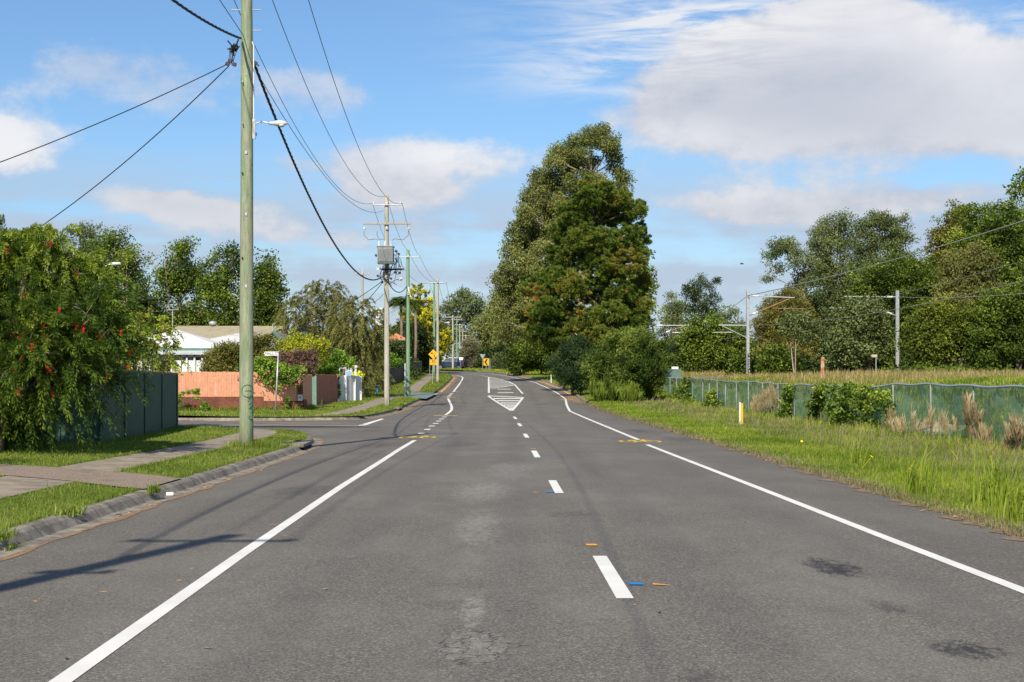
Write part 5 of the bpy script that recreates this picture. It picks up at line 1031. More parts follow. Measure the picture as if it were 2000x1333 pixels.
def clumps(rg, lobes, dens, cl):
    """clump centres through the outer part of each lobe, with their outward direction"""
    Cs = []; Os = []; Lb = []
    for k, (c, r) in enumerate(lobes):
        r = np.array(r); R_ = r.mean(); n = max(6, int(dens*R_*R_/(cl*cl)*KD)); d = rdir(rg, n); rad = .30+.72*rg.random(n)**.42; rad *= 1+.15*rg.normal(size=n)
        Cs.append(np.array(c)+d*r*rad[:, None]); Os.append(d); Lb.append(np.full(n, k))
    return np.concatenate(Cs), np.concatenate(Os), np.concatenate(Lb)
def foliage(lobes, style, leaf, dens, cl, per, seed, m, name, parent, tmul=1., tb=.45, tones=None):
    rg = np.random.default_rng(seed); Cc, O, Lb = clumps(rg, lobes, dens, cl); nc = len(Cc); ltone = rg.normal(0, .12, len(lobes)+1)
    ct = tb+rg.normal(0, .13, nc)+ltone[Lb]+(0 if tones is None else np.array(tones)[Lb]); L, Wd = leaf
    per = max(3, int(per*KP)); Wd *= 1.25
    if style in ('broad', 'gum', 'needle', 'fine'):
        I = np.repeat(np.arange(nc), per); n = len(I); off = rdir(rg, n)*(rg.random(n)**.45)[:, None]*cl*np.array([1, 1, .75]); P = Cc[I]+off
        up = np.array([0, 0, 1.])
        if style == 'broad': A = rdir(rg, n)+off/cl*.6; Nn = rdir(rg, n)+up*.9+O[I]*.4
        elif style == 'gum': A = rdir(rg, n)*.65+off/cl*.4-up*.65; Nn = rdir(rg, n)*.9+O[I]*.6
        elif style == 'needle': A = off/cl+O[I]*.5+up*.45+rdir(rg, n)*.25; P = Cc[I]+off*.25; Nn = rdir(rg, n)
        else: A = rdir(rg, n)+O[I]*.5+up*.3; Nn = rdir(rg, n)+up*.3
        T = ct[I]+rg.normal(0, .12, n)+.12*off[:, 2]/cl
        return quads(name, P, A, Nn, L*rg.uniform(.6, 1.25, n), Wd*rg.uniform(.7, 1.2, n), T*tmul, m, parent)
    # strand styles: leaves set along drooping or rising shoots
    if style == 'weep': d0 = O*.5+np.array([0, 0, .15]); g_ = -1.15; SL = cl*rg.uniform(1.2, 3.0, nc); sp = .35; ax = .3
    elif style == 'bottle': d0 = O*.9+np.array([0, 0, .35]); g_ = -.85; SL = cl*rg.uniform(1.0, 3.0, nc); sp = .75; ax = .55
    elif style == 'spray': d0 = O*np.array([1, 1, .15])+np.array([0, 0, .05]); g_ = .38; SL = cl*rg.uniform(.8, 1.6, nc); sp = .8; ax = .6
    elif style == 'tuft': d0 = O*.12+np.array([0, 0, 1.]); g_ = -.06; SL = cl*rg.uniform(.9, 2.6, nc); sp = .4; ax = .3
    d0 = d0+rdir(rg, nc)*(.12 if style == 'tuft' else .25); d0 /= np.linalg.norm(d0, axis=1, keepdims=True); I = np.repeat(np.arange(nc), per); n = len(I); t = rg.random(n); l = SL[I][:, None]
    P = Cc[I]+d0[I]*l*t[:, None]+np.array([0, 0, g_])*l*(t**2)[:, None]*.8; Tg = d0[I]+np.array([0, 0, g_])*(1.6*t)[:, None]; Tg /= np.linalg.norm(Tg, axis=1, keepdims=True)
    rnd = rdir(rg, n); P = P+rnd*cl*.10*(1 if style != 'spray' else .8); A = Tg*(1-ax*.5)+rnd*ax; Nn = rdir(rg, n)+np.array([0, 0, .5])
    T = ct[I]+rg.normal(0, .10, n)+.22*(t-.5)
    return quads(name, P, A, Nn, L*rg.uniform(.7, 1.2, n), Wd*rg.uniform(.8, 1.2, n), T*tmul, m, parent)
BARK = mat('grey_brown_bark', (.12, .09, .065), (.26, .20, .15), 4, .9, stretch=(3, 3, .5), bump=.6, bscale=16); GUMBARK = mat('pale_gum_bark', (.22, .16, .12), (.42, .34, .27), 2, .8, stretch=(2, 2, .5), c3=(.15, .10, .07), s3=7, f3=.5); DARKBARK = mat('dark_bark', (.06, .04, .03), (.14, .09, .065), 4, .9, stretch=(3, 3, .5), bump=.6, bscale=16)
def trunk(parent, base, top, lobes, r0, m, seed, stems=1, twigs=3):
    r_ = random.Random(seed); mb = MB(); base = Vector(base); top = Vector(top); sts = []
    for s in range(stems):
        b = base+Vector((r_.uniform(-.5, .5), r_.uniform(-.5, .5), 0))*(stems > 1)*r0*3; t = top+Vector((r_.uniform(-1, 1), r_.uniform(-1, 1), 0))*(stems > 1)*(top-base).length*.14; P = []; n = 9; w = Vector((r_.uniform(-.5, .5), r_.uniform(-.5, .5), 0))*(top-base).length*.05
        for i in range(n+1): k = i/n; P.append(b.lerp(t, k)+w*math.sin(k*3.1)+Vector((r_.gauss(0, .03), r_.gauss(0, .03), 0))*r0*4)
        P[0].z -= .3; rr = r0*(1 if stems == 1 else .6); mb.tube(P, [rr*(1.15-.9*i/n) if i else rr*1.35 for i in range(n+1)], 9); sts.append(P)
    for k, (c, r) in enumerate(lobes):
        P = sts[k % len(sts)]; c = Vector(c); i = min(range(2, len(P)-1), key=lambda j: abs(P[j].z-(c.z-.55*math.hypot(c.x-P[j].x, c.y-P[j].y)-.3))) if len(P) > 4 else 2; s = P[i]; L = (c-s).length
        if L < .2: continue
        rr = max(r0*.42*(1-.06*i), .012); m1 = s.lerp(c, .5)+Vector((r_.uniform(-1, 1), r_.uniform(-1, 1), r_.uniform(-.2, .8)))*L*.10; rl = min(rr, L*.05+.02); mb.tube([s, s.lerp(m1, .5)+Vector((0, 0, L*.02)), m1, m1.lerp(c, .5), c], [rl, rl*.85, rl*.65, rl*.45, rl*.25], 6)
        for q in range(twigs):
            a = m1.lerp(c, r_.uniform(.2, 1.)); d = Vector((r_.gauss(0, 1), r_.gauss(0, 1), r_.gauss(.3, .8))).normalized(); e_ = c+Vector((d.x*r[0], d.y*r[1], d.z*r[2]))*.85; mb.tube([a, a.lerp(e_, .5)+Vector((0, 0, .04)), e_], [rl*.4, rl*.28, rl*.12], 4, False)
    return mb.build('trunk', m, parent, smooth=True)
def pxl(D, spec, seed, depth=None, sq=1.):
    """lobes given as (column, row, radius[, radius y[, depth offset]]) in picture units at distance D -> real ellipsoids"""
    r_ = random.Random(seed); out = []; xs = [s[0] for s in spec]; cx = (min(xs)+max(xs))/2; hw = max((max(xs)-min(xs))/2, 1)
    for s in spec:
        rx = s[2]; ry = s[3] if len(s) > 3 else s[2]; full = math.sqrt(max(0, 1-((s[0]-cx)/hw)**2*.9))*hw*D/F
        off = s[4] if len(s) > 4 else r_.choice((-1, -1, -.4, .6, 1))*full*r_.uniform(.25, .75)
        if depth is not None and len(s) < 5: off *= depth
        d = D+off; p = at(s[0], s[1], d); out.append(((p.x, p.y, p.z), (rx*d/F, rx*d/F*sq, ry*d/F)))
    return out
def auto(px0, px1, pt, pb, n, r, seed, shape='dome'):
    r_ = random.Random(seed); out = []; cx = (px0+px1)/2; k = 0
    while len(out) < n and k < 4000:
        k += 1; u = r_.uniform(-1, 1); v = r_.random()
        lim = {'dome': math.sqrt(max(0, 1-(max(0, .55-v)/.55)**2)), 'cone': .25+.75*v, 'column': 1-.35*abs(v-.5), 'vase': .45+.55*(1-v) if v > .3 else math.sqrt(max(0, 1-((.3-v)/.3)**2))}[shape]
        if abs(u) > lim: continue
        rr = r*r_.uniform(.7, 1.25); x = cx+u*((px1-px0)/2-rr*.8); y = pt+rr*.8+v*(pb-pt-1.4*rr)
        if any(math.hypot(x-o[0], y-o[1]) < .55*min(rr, o[2]) for o in out): continue
        out.append((x, y, rr))
    return out
def tree(name, label, cat, D, spec, base_px, m, style='broad', leaf=(.25, .14), dens=1., cl=.6, per=14, seed=1, bark=BARK, r0=.2, stems=1, group=None, top=None, depth=None, base_z=None, twigs=3, zoff=0, tb=.45, crown='crown', base_D=None, bare=False, tonef=None):
    bD = base_D or D; x = onpx(base_px, bD); z = float(H(x, bD)) if base_z is None else base_z; e = empty(name, (x, bD, z), label, cat, group)
    lobes = pxl(D, spec, seed, depth); zs = [l[0][2] for l in lobes]; k = max(range(len(lobes)), key=lambda i: lobes[i][0][2]); tp = lobes[k][0]; top = (x*.35+tp[0]*.65, bD*.4+D*.6, z+(tp[2]-z)*.9) if top is None else top
    if r0: trunk(e, (x, bD, z), top, lobes, r0, bark, seed, stems, twigs)
    if not bare: foliage(lobes, style, leaf, dens, cl, per, seed, m, crown, e, tb=tb, tones=[tonef(q[0], q[1]) for q in spec] if tonef else None)
    return e, lobes
# leaf colours
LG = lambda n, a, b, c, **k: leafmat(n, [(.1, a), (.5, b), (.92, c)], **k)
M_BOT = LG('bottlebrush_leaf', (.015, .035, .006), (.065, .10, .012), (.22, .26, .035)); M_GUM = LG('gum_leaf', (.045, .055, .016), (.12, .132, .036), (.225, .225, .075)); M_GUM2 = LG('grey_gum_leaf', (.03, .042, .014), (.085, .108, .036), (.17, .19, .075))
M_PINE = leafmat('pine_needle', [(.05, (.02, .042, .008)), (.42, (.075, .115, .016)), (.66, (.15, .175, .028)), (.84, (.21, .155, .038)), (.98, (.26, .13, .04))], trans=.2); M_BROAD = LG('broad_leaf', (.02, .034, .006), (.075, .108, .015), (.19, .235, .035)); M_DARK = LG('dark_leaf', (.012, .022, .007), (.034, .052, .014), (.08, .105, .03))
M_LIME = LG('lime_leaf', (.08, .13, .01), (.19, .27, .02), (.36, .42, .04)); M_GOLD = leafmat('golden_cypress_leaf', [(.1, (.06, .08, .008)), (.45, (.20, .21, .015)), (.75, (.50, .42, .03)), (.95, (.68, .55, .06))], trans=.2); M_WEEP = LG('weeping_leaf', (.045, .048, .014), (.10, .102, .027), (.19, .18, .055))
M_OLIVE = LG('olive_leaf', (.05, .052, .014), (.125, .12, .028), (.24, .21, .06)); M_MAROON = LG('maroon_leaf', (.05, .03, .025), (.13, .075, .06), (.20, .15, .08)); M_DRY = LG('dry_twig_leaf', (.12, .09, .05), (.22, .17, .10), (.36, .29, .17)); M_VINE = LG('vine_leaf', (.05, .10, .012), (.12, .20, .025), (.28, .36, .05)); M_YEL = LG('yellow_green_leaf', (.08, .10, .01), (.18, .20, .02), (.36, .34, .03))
RED = mat('red_flower', (.6, .015, .015), (.75, .05, .03), 20, .6); MAG = mat('magenta_flower', (.36, .02, .12), (.55, .10, .22), 9, .6); YELF = mat('yellow_flower', (.8, .62, .03), rough=.6)
# ---- red bottlebrush on the left
bs = [(20, 530, 90, 80), (95, 515, 65, 55), (-70, 560, 120), (60, 590, 95), (135, 585, 70), (180, 620, 55), (-10, 670, 105), (80, 670, 85), (150, 675, 62), (200, 680, 40), (-90, 690, 120), (20, 750, 70), (100, 725, 50), (160, 722, 40), (-50, 800, 80), (208, 715, 26, 34, -.3), (60, 490, 40, 26), (140, 545, 45, 36), (-150, 620, 120), (215, 660, 26), (10, 810, 55, 40, .8), (-20, 840, 60, 30, 1.2)]
eb1, lb1 = tree('bottlebrush_tree', 'large spreading bottlebrush with red flowers drooping over the green steel fence at left', 'tree', 33, bs, -20, M_BOT, 'bottle', (.10, .016), 2.0, .34, 66, 11, BARK, .14, 3, depth=1.0, zoff=0, twigs=6, tb=.31, tonef=lambda x, y: .26-(y-480)*.0013)  # lime tips on top; shade low in the crown is put into the leaf tint
zf = [(37, 242), (265, 203), (248, 205), (460, 538), (398, 640), (430, 640), (436, 655), (457, 608), (228, 633), (103, 692), (248, 692), (172, 720), (167, 740), (112, 797), (254, 858), (305, 925), (274, 990), (105, 952), (93, 982), (372, 566), (400, 357), (130, 473), (630, 667), (657, 715), (680, 770), (668, 850), (557, 900), (150, 230), (310, 550), (72, 865), (70, 680), (640, 600), (520, 690)]
mb = MB(); r_ = random.Random(6)
for i in range(120):
    a = r_.uniform(0, 6.283); t = r_.uniform(-.05, .05); d = Vector((math.cos(a), math.sin(a), r_.uniform(-.2, .2))); s = Vector((0, 0, t)); u = d.cross(Vector((0, 0, 1))).normalized()*.0035; mb.add([s-u, s+u, s+d*.035], [(0, 1, 2)])
fl = None
for i, (a, b) in enumerate(zf):
    if i % 4 == 3: continue
    px, py = a/2.665, 400+b/2.665; p = at(px, py, 30.6+r_.uniform(-.5, .5))
    if fl is None: fl = mb.build('flower', RED); fl.parent = eb1
    else: fl = fl.copy(); C.objects.link(fl)
    fl.location = p-eb1.location; fl.rotation_euler = (r_.uniform(-.6, .6), r_.uniform(-.6, .6), 0); fl.scale = (1, 1, r_.uniform(.9, 1.5))
# ---- left background
G_L = 'tall trees behind the houses at left'; G_S = 'garden shrubs behind the pink fence'
tree('shrub', 'reddish lime shrub poking over the green steel fence', 'shrub', 57, [(280, 655, 30), (258, 640, 26), (300, 645, 26), (312, 672, 24), (270, 690, 34), (305, 705, 28), (245, 680, 30), (240, 630, 22), (322, 690, 12)], 280, LG('lime_red_leaf', (.10, .07, .03), (.17, .20, .03), (.30, .36, .04)), 'bottle', (.13, .04), 1.0, .32, 26, 12, r0=.07, stems=3)
tree('tree', 'dark feathery tree standing tallest behind the red flowering bottlebrush', 'tree', 185, auto(140, 212, 427, 540, 12, 15, 3, 'column'), 175, M_GUM2, 'fine', (.42, .1), .8, .75, 16, 13, GUMBARK, .3, group=G_L)
tree('tree', 'grey-green tree crown just showing above the bottlebrush at the left edge', 'tree', 120, auto(-60, 88, 448, 640, 22, 28, 5), 10, M_GUM2, 'broad', (.26, .11), .9, .8, 20, 14, r0=.25, group=G_L)
tree('tree', 'leafy green tree directly behind the pale curved-arm street lamp', 'tree', 150, auto(150, 302, 442, 660, 44, 25, 6), 235, M_BROAD, 'broad', (.24, .13), .8, .85, 20, 15, r0=.28, stems=2, group=G_L, depth=.7)
tree('tree', 'dark green tree in front of the gap left of the white cottage aerial', 'tree', 140, auto(238, 330, 560, 690, 16, 22, 61), 290, M_DARK, 'broad', (.34, .16), .9, .85, 20, 85, r0=.2, group=G_L)
tree('tree', 'open-crowned glossy tree with bare trunks behind the white cottage', 'tree', 142, auto(298, 420, 465, 600, 19, 24, 7)+auto(300, 440, 590, 675, 16, 22, 8), 350, M_BROAD, 'broad', (.24, .13), .62, .7, 20, 16, GUMBARK, .26, 3, group=G_L, depth=.5)
tree('tree', 'open-crowned glossy tree whose top is split by the near power pole', 'tree', 138, auto(388, 500, 472, 610, 18, 24, 9)+auto(400, 505, 590, 680, 14, 22, 10), 448, M_BROAD, 'broad', (.24, .13), .62, .7, 20, 17, GUMBARK, .26, 3, group=G_L, depth=.5)
tree('tree', 'dense green tree just right of the near power pole', 'tree', 132, auto(478, 562, 488, 680, 30, 22, 21), 515, M_BROAD, 'broad', (.24, .13), .9, .75, 20, 18, r0=.25, group=G_L, tb=.4)
tree('shrub', 'rounded olive-green hedge shrub left of the near power pole behind the pink fence', 'shrub', 85, [(432, 698, 24), (418, 704, 18), (450, 690, 22), (462, 705, 24), (440, 715, 24), (408, 712, 13), (425, 718, 20), (470, 692, 18)], 440, M_OLIVE, 'broad', (.12, .06), 1.5, .32, 26, 19, r0=.08, group=G_S, tb=.35)
tree('shrub', 'taller olive-green hedge shrub right of the near power pole behind the pink fence', 'shrub', 86, [(500, 672, 20), (485, 690, 24), (515, 680, 20), (505, 700, 26), (525, 700, 20), (480, 712, 24), (512, 718, 20), (520, 665, 10)], 505, M_OLIVE, 'broad', (.12, .06), 1.5, .32, 26, 20, r0=.08, group=G_S, tb=.35)
tree('shrub', 'dull maroon shrub behind the right end of the pink fence', 'shrub', 84, [(585, 705, 22), (570, 712, 20), (600, 715, 18), (580, 722, 22), (605, 700, 14), (560, 700, 14)], 585, M_MAROON, 'fine', (.14, .05), 1.4, .3, 22, 22, r0=.06, stems=3, group=G_S)
tree('shrub', 'bright yellow-green bush below the gabled house', 'shrub', 96, [(590, 672, 22), (608, 680, 20), (622, 690, 18), (575, 680, 20), (600, 695, 24), (628, 672, 12), (555, 672, 13), (547, 690, 14)], 598, M_YEL, 'broad', (.16, .07), 1.2, .36, 22, 23, r0=.08, stems=2, group=G_S)
tree('shrub', 'mixed green shrub leaning over the dull pink gate', 'shrub', 99, [(632, 712, 18), (648, 718, 16), (620, 722, 15), (655, 705, 14), (640, 728, 14), (665, 700, 14), (680, 712, 12)], 640, M_VINE, 'broad', (.14, .07), 1.3, .34, 20, 24, r0=.06, stems=2, group=G_S, tb=.35)
wt = 'weeping trees left of the transformer pole'
tree('weeping_tree', 'olive-brown weeping tree with tall wispy top behind the yellow-green bush', 'tree', 118, [(610, 590, 30), (640, 575, 24), (585, 615, 30), (655, 600, 26), (575, 650, 26), (620, 640, 36), (650, 650, 34), (600, 685, 30), (635, 690, 34), (565, 610, 18), (628, 565, 16)], 620, M_WEEP, 'weep', (.15, .032), 1.9, .55, 40, 25, r0=.16, stems=2, group=wt)
tree('weeping_tree', 'olive weeping tree trailing to the ground beside the white pickets', 'tree', 110, [(700, 615, 28), (720, 640, 24), (675, 630, 26), (690, 665, 34), (722, 680, 22), (665, 680, 24), (700, 710, 34), (728, 725, 20), (712, 735, 22), (670, 600, 16), (735, 640, 10), (733, 700, 12)], 712, M_WEEP, 'weep', (.15, .032), 2.0, .5, 42, 26, r0=.16, stems=2, group=wt)
tree('shrub', 'low green shrub with yellow blooms beside the white arch', 'shrub', 107, [(699, 731, 6), (694, 735, 6), (703, 736, 5)], 700, LG('yellow_bloom', (.2, .25, .02), (.75, .62, .03), (.85, .75, .05)), 'broad', (.12, .09), 1.3, .2, 14, 27, r0=.03)
# palms
def palm(px, D, pt, pb, lab, seed, rf=22, n=26):
    x = onpx(px, D); z = float(H(x, D)); zt_ = zt(pt, D); e = empty('palm_tree', (x, D, z), lab, 'palm tree', 'palms behind the paling fence'); mb = MB(); mb.tube([(x, D, z-.2), (x+.1, D, (z+zt_)/2), (x, D, zt_)], [.22, .17, .14], 10); mb.build('trunk', BARK, e, smooth=True)
    rg = np.random.default_rng(seed); P = []; A = []; NN = []; T = []; R_ = rf*D/F
    for k in range(n):
        a = rg.uniform(0, 6.283); el_ = rg.uniform(.1, 1.3); d = np.array([math.cos(a)*math.cos(el_), math.sin(a)*math.cos(el_), math.sin(el_)]); side = np.cross(d, [0, 0, 1]); side /= np.linalg.norm(side); L = R_*rg.uniform(.85, 1.25); q = 46
        for i in range(q):
            t = i/q; p = np.array([x, D, zt_])+d*L*t+np.array([0, 0, -1])*L*.75*t*t; s = 1 if i % 2 else -1; P.append(p); A.append(side*s*.8+d*.5+np.array([0, 0, -.55])); NN.append([0, 0, 1]); T.append(rg.uniform(.2, .7))
    quads('fronds', np.array(P), np.array(A), np.array(NN)+.3*rdir(rg, len(P)), .62*R_/1.2, .07, np.array(T), M_BROAD, e)
palm(783, 178, 592, 0, 'tall palm with drooping fronds between the transformer pole and the green pole', 1, 34, 46); palm(811, 190, 592, 0, 'palm just right of the green pole in front of the golden tree', 2, 20)
# golden cypress: many flat sprays round a cone
gs = [(818, 572, 7), (834, 590, 7), (812, 592, 10), (826, 606, 13), (842, 612, 9), (805, 620, 14), (820, 635, 16), (845, 632, 12), (798, 645, 16), (835, 655, 16), (815, 665, 18), (858, 655, 11), (790, 670, 14), (850, 676, 15), (868, 670, 9), (830, 690, 18), (805, 694, 16), (863, 685, 8), (780, 664, 9), (845, 702, 13), (825, 712, 14), (836, 572, 4), (816, 560, 3)]
tree('golden_cypress', 'golden yellow cypress with layered sprays behind the turn sign', 'tree', 206, gs, 828, M_GOLD, 'spray', (.26, .10), 2.3, .6, 26, 28, DARKBARK, .25, depth=.8, tb=.5)
tree('shrub', 'dark undergrowth behind the paling fence and shed roof', 'shrub', 198, auto(742, 850, 625, 722, 34, 15, 31), 790, M_DARK, 'broad', (.34, .16), 1.1, .8, 18, 29, r0=.1, stems=3)
tree('shrub', 'grey-green creeper hanging over the left end of the paling fence', 'shrub', 150, [(765, 705, 9), (775, 712, 9), (757, 712, 8), (784, 708, 6)], 768, M_VINE, 'broad', (.2, .1), 1.3, .4, 16, 30, r0=.04, tb=.3)
tree('shrub', 'dark bush growing against the right half of the paling fence', 'shrub', 166, [(800, 732, 6), (806, 736, 7), (812, 727, 5), (817, 722, 5)], 806, M_DARK, 'broad', (.2, .1), 1.3, .4, 16, 32, r0=.04)
# ---- centre distance
G_C = 'gum trees beyond the bend'
tree('gum_tree', 'grey-green gum tree with billowing top in the far centre above the pole row', 'tree', 520, [(905, 580, 17), (885, 588, 15), (925, 590, 16), (940, 602, 15), (895, 605, 18), (918, 615, 20), (880, 615, 14), (905, 640, 22), (935, 635, 18), (885, 650, 16), (920, 665, 20), (870, 600, 8), (900, 575, 8)], 908, M_GUM2, 'gum', (.75, .36), .95, 1.9, 18, 33, GUMBARK, .4, group=G_C)
tree('gum_tree', 'gum tree with smaller crown between the golden cypress and far centre gum', 'tree', 540, auto(845, 895, 612, 700, 10, 13, 34), 868, M_GUM2, 'gum', (.75, .36), .8, 1.8, 14, 34, GUMBARK, .3, group=G_C, tb=.35)
tree('gum_tree', 'rounded grey-green gum filling the middle behind the give-way sign', 'tree', 290, auto(925, 1010, 588, 725, 34, 18, 35), 965, M_GUM, 'gum', (.45, .22), .95, 1.1, 16, 35, GUMBARK, .4, group=G_C)
tree('gum_tree', 'gum with low spreading crown behind the low yellow barrier', 'tree', 262, auto(965, 1075, 600, 728, 30, 20, 36), 1020, M_GUM, 'gum', (.42, .2), .95, 1.1, 16, 36, GUMBARK, .35, group=G_C, tb=.38)
tree('shrub', 'dry grey-brown twiggy bush right behind the parked car', 'shrub', 250, auto(896, 944, 660, 728, 18, 10, 37)+[(912, 716, 12), (925, 718, 12)], 918, LG('grey_twig_leaf', (.08, .075, .045), (.15, .14, .08), (.24, .21, .13)), 'fine', (.3, .09), 1.1, .6, 18, 37, r0=.08, stems=4)
tree('shrub', 'dark green bush between the dry bush and the chevron sign', 'shrub', 246, auto(930, 1000, 668, 729, 20, 11, 38), 962, M_DARK, 'broad', (.34, .16), 1.2, .7, 16, 38, r0=.08, stems=3)
tree('shrub', 'pale-leaved spreading bush behind the chevron board', 'shrub', 240, auto(950, 1010, 690, 728, 10, 8, 39), 980, M_GUM2, 'fine', (.3, .09), .9, .6, 14, 39, r0=.06, stems=3)
tree('shrub', 'bright green rounded shrub at the foot of the big gum', 'shrub', 215, [(1022, 708, 10), (1035, 702, 11), (1048, 712, 11), (1028, 718, 11), (1040, 720, 11), (1012, 716, 8), (1055, 720, 8), (1035, 692, 6)], 1032, M_LIME, 'broad', (.26, .14), 1.3, .5, 20, 40, r0=.06, stems=3, tb=.4)
tree('shrub', 'mass of mid-green shrubs under the pine to the left of its trunk', 'shrub', 196, auto(985, 1110, 655, 727, 34, 14, 41), 1060, M_BROAD, 'broad', (.3, .15), 1.0, .7, 18, 41, r0=.1, stems=4, tb=.33)
# ---- the big gum and the pine
gg = [(1160, 268, 26, 22), (1128, 278, 20, 18), (1188, 280, 20, 24), (1198, 310, 14, 26), (1100, 298, 24, 20), (1085, 315, 18, 16), (1120, 320, 26, 22), (1155, 318, 16, 14), (1058, 350, 26, 22), (1090, 355, 30, 26), (1130, 360, 30, 26), (1165, 355, 24, 24), (1215, 350, 16, 24), (1205, 380, 20, 20), (1042, 385, 24, 24), (1072, 400, 32, 28), (1110, 405, 34, 28),
      (1030, 420, 24, 24), (1055, 440, 32, 28), (1095, 450, 34, 30), (1012, 455, 20, 24), (1035, 480, 30, 28), (1000, 490, 20, 24), (1070, 495, 34, 30), (1015, 520, 28, 26), (990, 535, 20, 24), (1045, 535, 34, 28), (1000, 565, 28, 26), (978, 580, 18, 22), (1030, 580, 34, 30), (972, 545, 12, 14), (1140, 420, 34, 30), (1180, 410, 30, 30), (1150, 480, 34, 30), (1100, 540, 34, 30), (1010, 610, 30, 26), (975, 615, 18, 20), (1065, 590, 34, 30), (990, 640, 24, 20), (1040, 640, 34, 26), (1135, 300, 14, 12), (1172, 252, 14, 10)]
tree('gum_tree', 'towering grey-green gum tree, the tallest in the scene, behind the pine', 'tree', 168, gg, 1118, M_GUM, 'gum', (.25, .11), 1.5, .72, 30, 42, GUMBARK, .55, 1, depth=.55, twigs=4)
pg = [(1180, 372, 22, 16), (1150, 385, 26, 18), (1210, 388, 24, 18), (1120, 415, 30, 22), (1165, 420, 34, 26), (1205, 425, 32, 24), (1238, 410, 22, 18), (1252, 405, 12, 12), (1100, 455, 28, 22), (1140, 465, 34, 26), (1185, 470, 36, 28), (1225, 465, 32, 26), (1250, 450, 14, 16), (1090, 500, 26, 20), (1125, 510, 34, 26), (1170, 520, 36, 28), (1215, 515, 34, 28), (1250, 505, 18, 24), (1262, 470, 9, 8),
      (1080, 545, 28, 22), (1115, 560, 34, 26), (1160, 570, 36, 28), (1205, 565, 36, 28), (1240, 560, 26, 24), (1060, 575, 26, 20), (1035, 560, 22, 16), (1022, 565, 10, 8), (1075, 605, 32, 24), (1110, 615, 34, 26), (1150, 625, 34, 26), (1195, 615, 34, 26), (1235, 605, 30, 24), (1255, 600, 18, 18), (1050, 610, 22, 18), (1070, 645, 30, 22), (1040, 650, 20, 16), (1120, 655, 34, 22), (1170, 655, 34, 20), (1225, 635, 26, 18), (1250, 620, 18, 16), (1090, 665, 26, 16), (1262, 545, 8, 10), (1145, 360, 14, 12)]
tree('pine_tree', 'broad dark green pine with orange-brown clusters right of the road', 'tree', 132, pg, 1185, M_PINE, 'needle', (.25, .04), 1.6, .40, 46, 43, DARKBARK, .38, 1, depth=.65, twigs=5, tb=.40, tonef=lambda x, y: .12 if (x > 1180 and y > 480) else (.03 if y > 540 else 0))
tree('tree', 'leafy green tree showing along the right side of the pine', 'tree', 158, [(1255, 500, 16), (1262, 535, 16), (1255, 570, 20), (1265, 595, 14), (1250, 620, 20), (1262, 640, 14), (1240, 540, 20), (1240, 600, 24), (1272, 552, 8)], 1248, M_BROAD, 'broad', (.3, .15), 1., .7, 18, 44, r0=.2)
tree('shrub', 'very dark feathery casuarina shrub under the pine at the roadside', 'shrub', 121, [(1112, 682, 17), (1098, 702, 15), (1128, 694, 18), (1110, 715, 22), (1138, 718, 20), (1092, 722, 13), (1120, 738, 18), (1148, 738, 18), (1100, 742, 10), (1150, 695, 15), (1136, 668, 13), (1086, 708, 8), (1130, 752, 12), (1160, 720, 16)], 1120, LG('casuarina_leaf', (.014, .028, .011), (.034, .056, .020), (.075, .10, .034)), 'fine', (.3, .05), 1.3, .5, 30, 45, DARKBARK, .12, 2, tb=.4)
tree('wattle_shrub', 'big round feathery green wattle shrub at the end of the mesh fence', 'shrub', 106, [(1225, 675, 30, 24), (1195, 690, 28, 24), (1255, 680, 28, 22), (1280, 695, 18, 18), (1175, 715, 26), (1210, 715, 32), (1245, 715, 34), (1278, 722, 22), (1190, 745, 28), (1225, 750, 34), (1260, 752, 28), (1165, 740, 18), (1285, 750, 12), (1210, 772, 24, 16), (1245, 778, 28, 16), (1225, 652, 16, 9), (1268, 658, 12, 9), (1302, 702, 8), (1200, 664, 14, 8), (1150, 722, 12), (1290, 672, 10), (1175, 690, 14), (1246, 648, 9, 6)], 1222, LG('wattle_leaf', (.02, .038, .008), (.068, .10, .016), (.18, .21, .04)), 'fine', (.22, .05), 1.35, .42, 40, 46, BARK, .12, 3, depth=.8, tb=.42)
tree('reed_clump', 'clump of broad green reeds under the wattle shrub', 'plant', 103, [(1185, 782, 18, 12), (1210, 786, 18, 12), (1232, 788, 20, 12), (1165, 778, 12, 8)], 1205, M_BROAD, 'tuft', (.5, .05), 1.3, .3, 22, 47, r0=.02, stems=2, tb=.5)
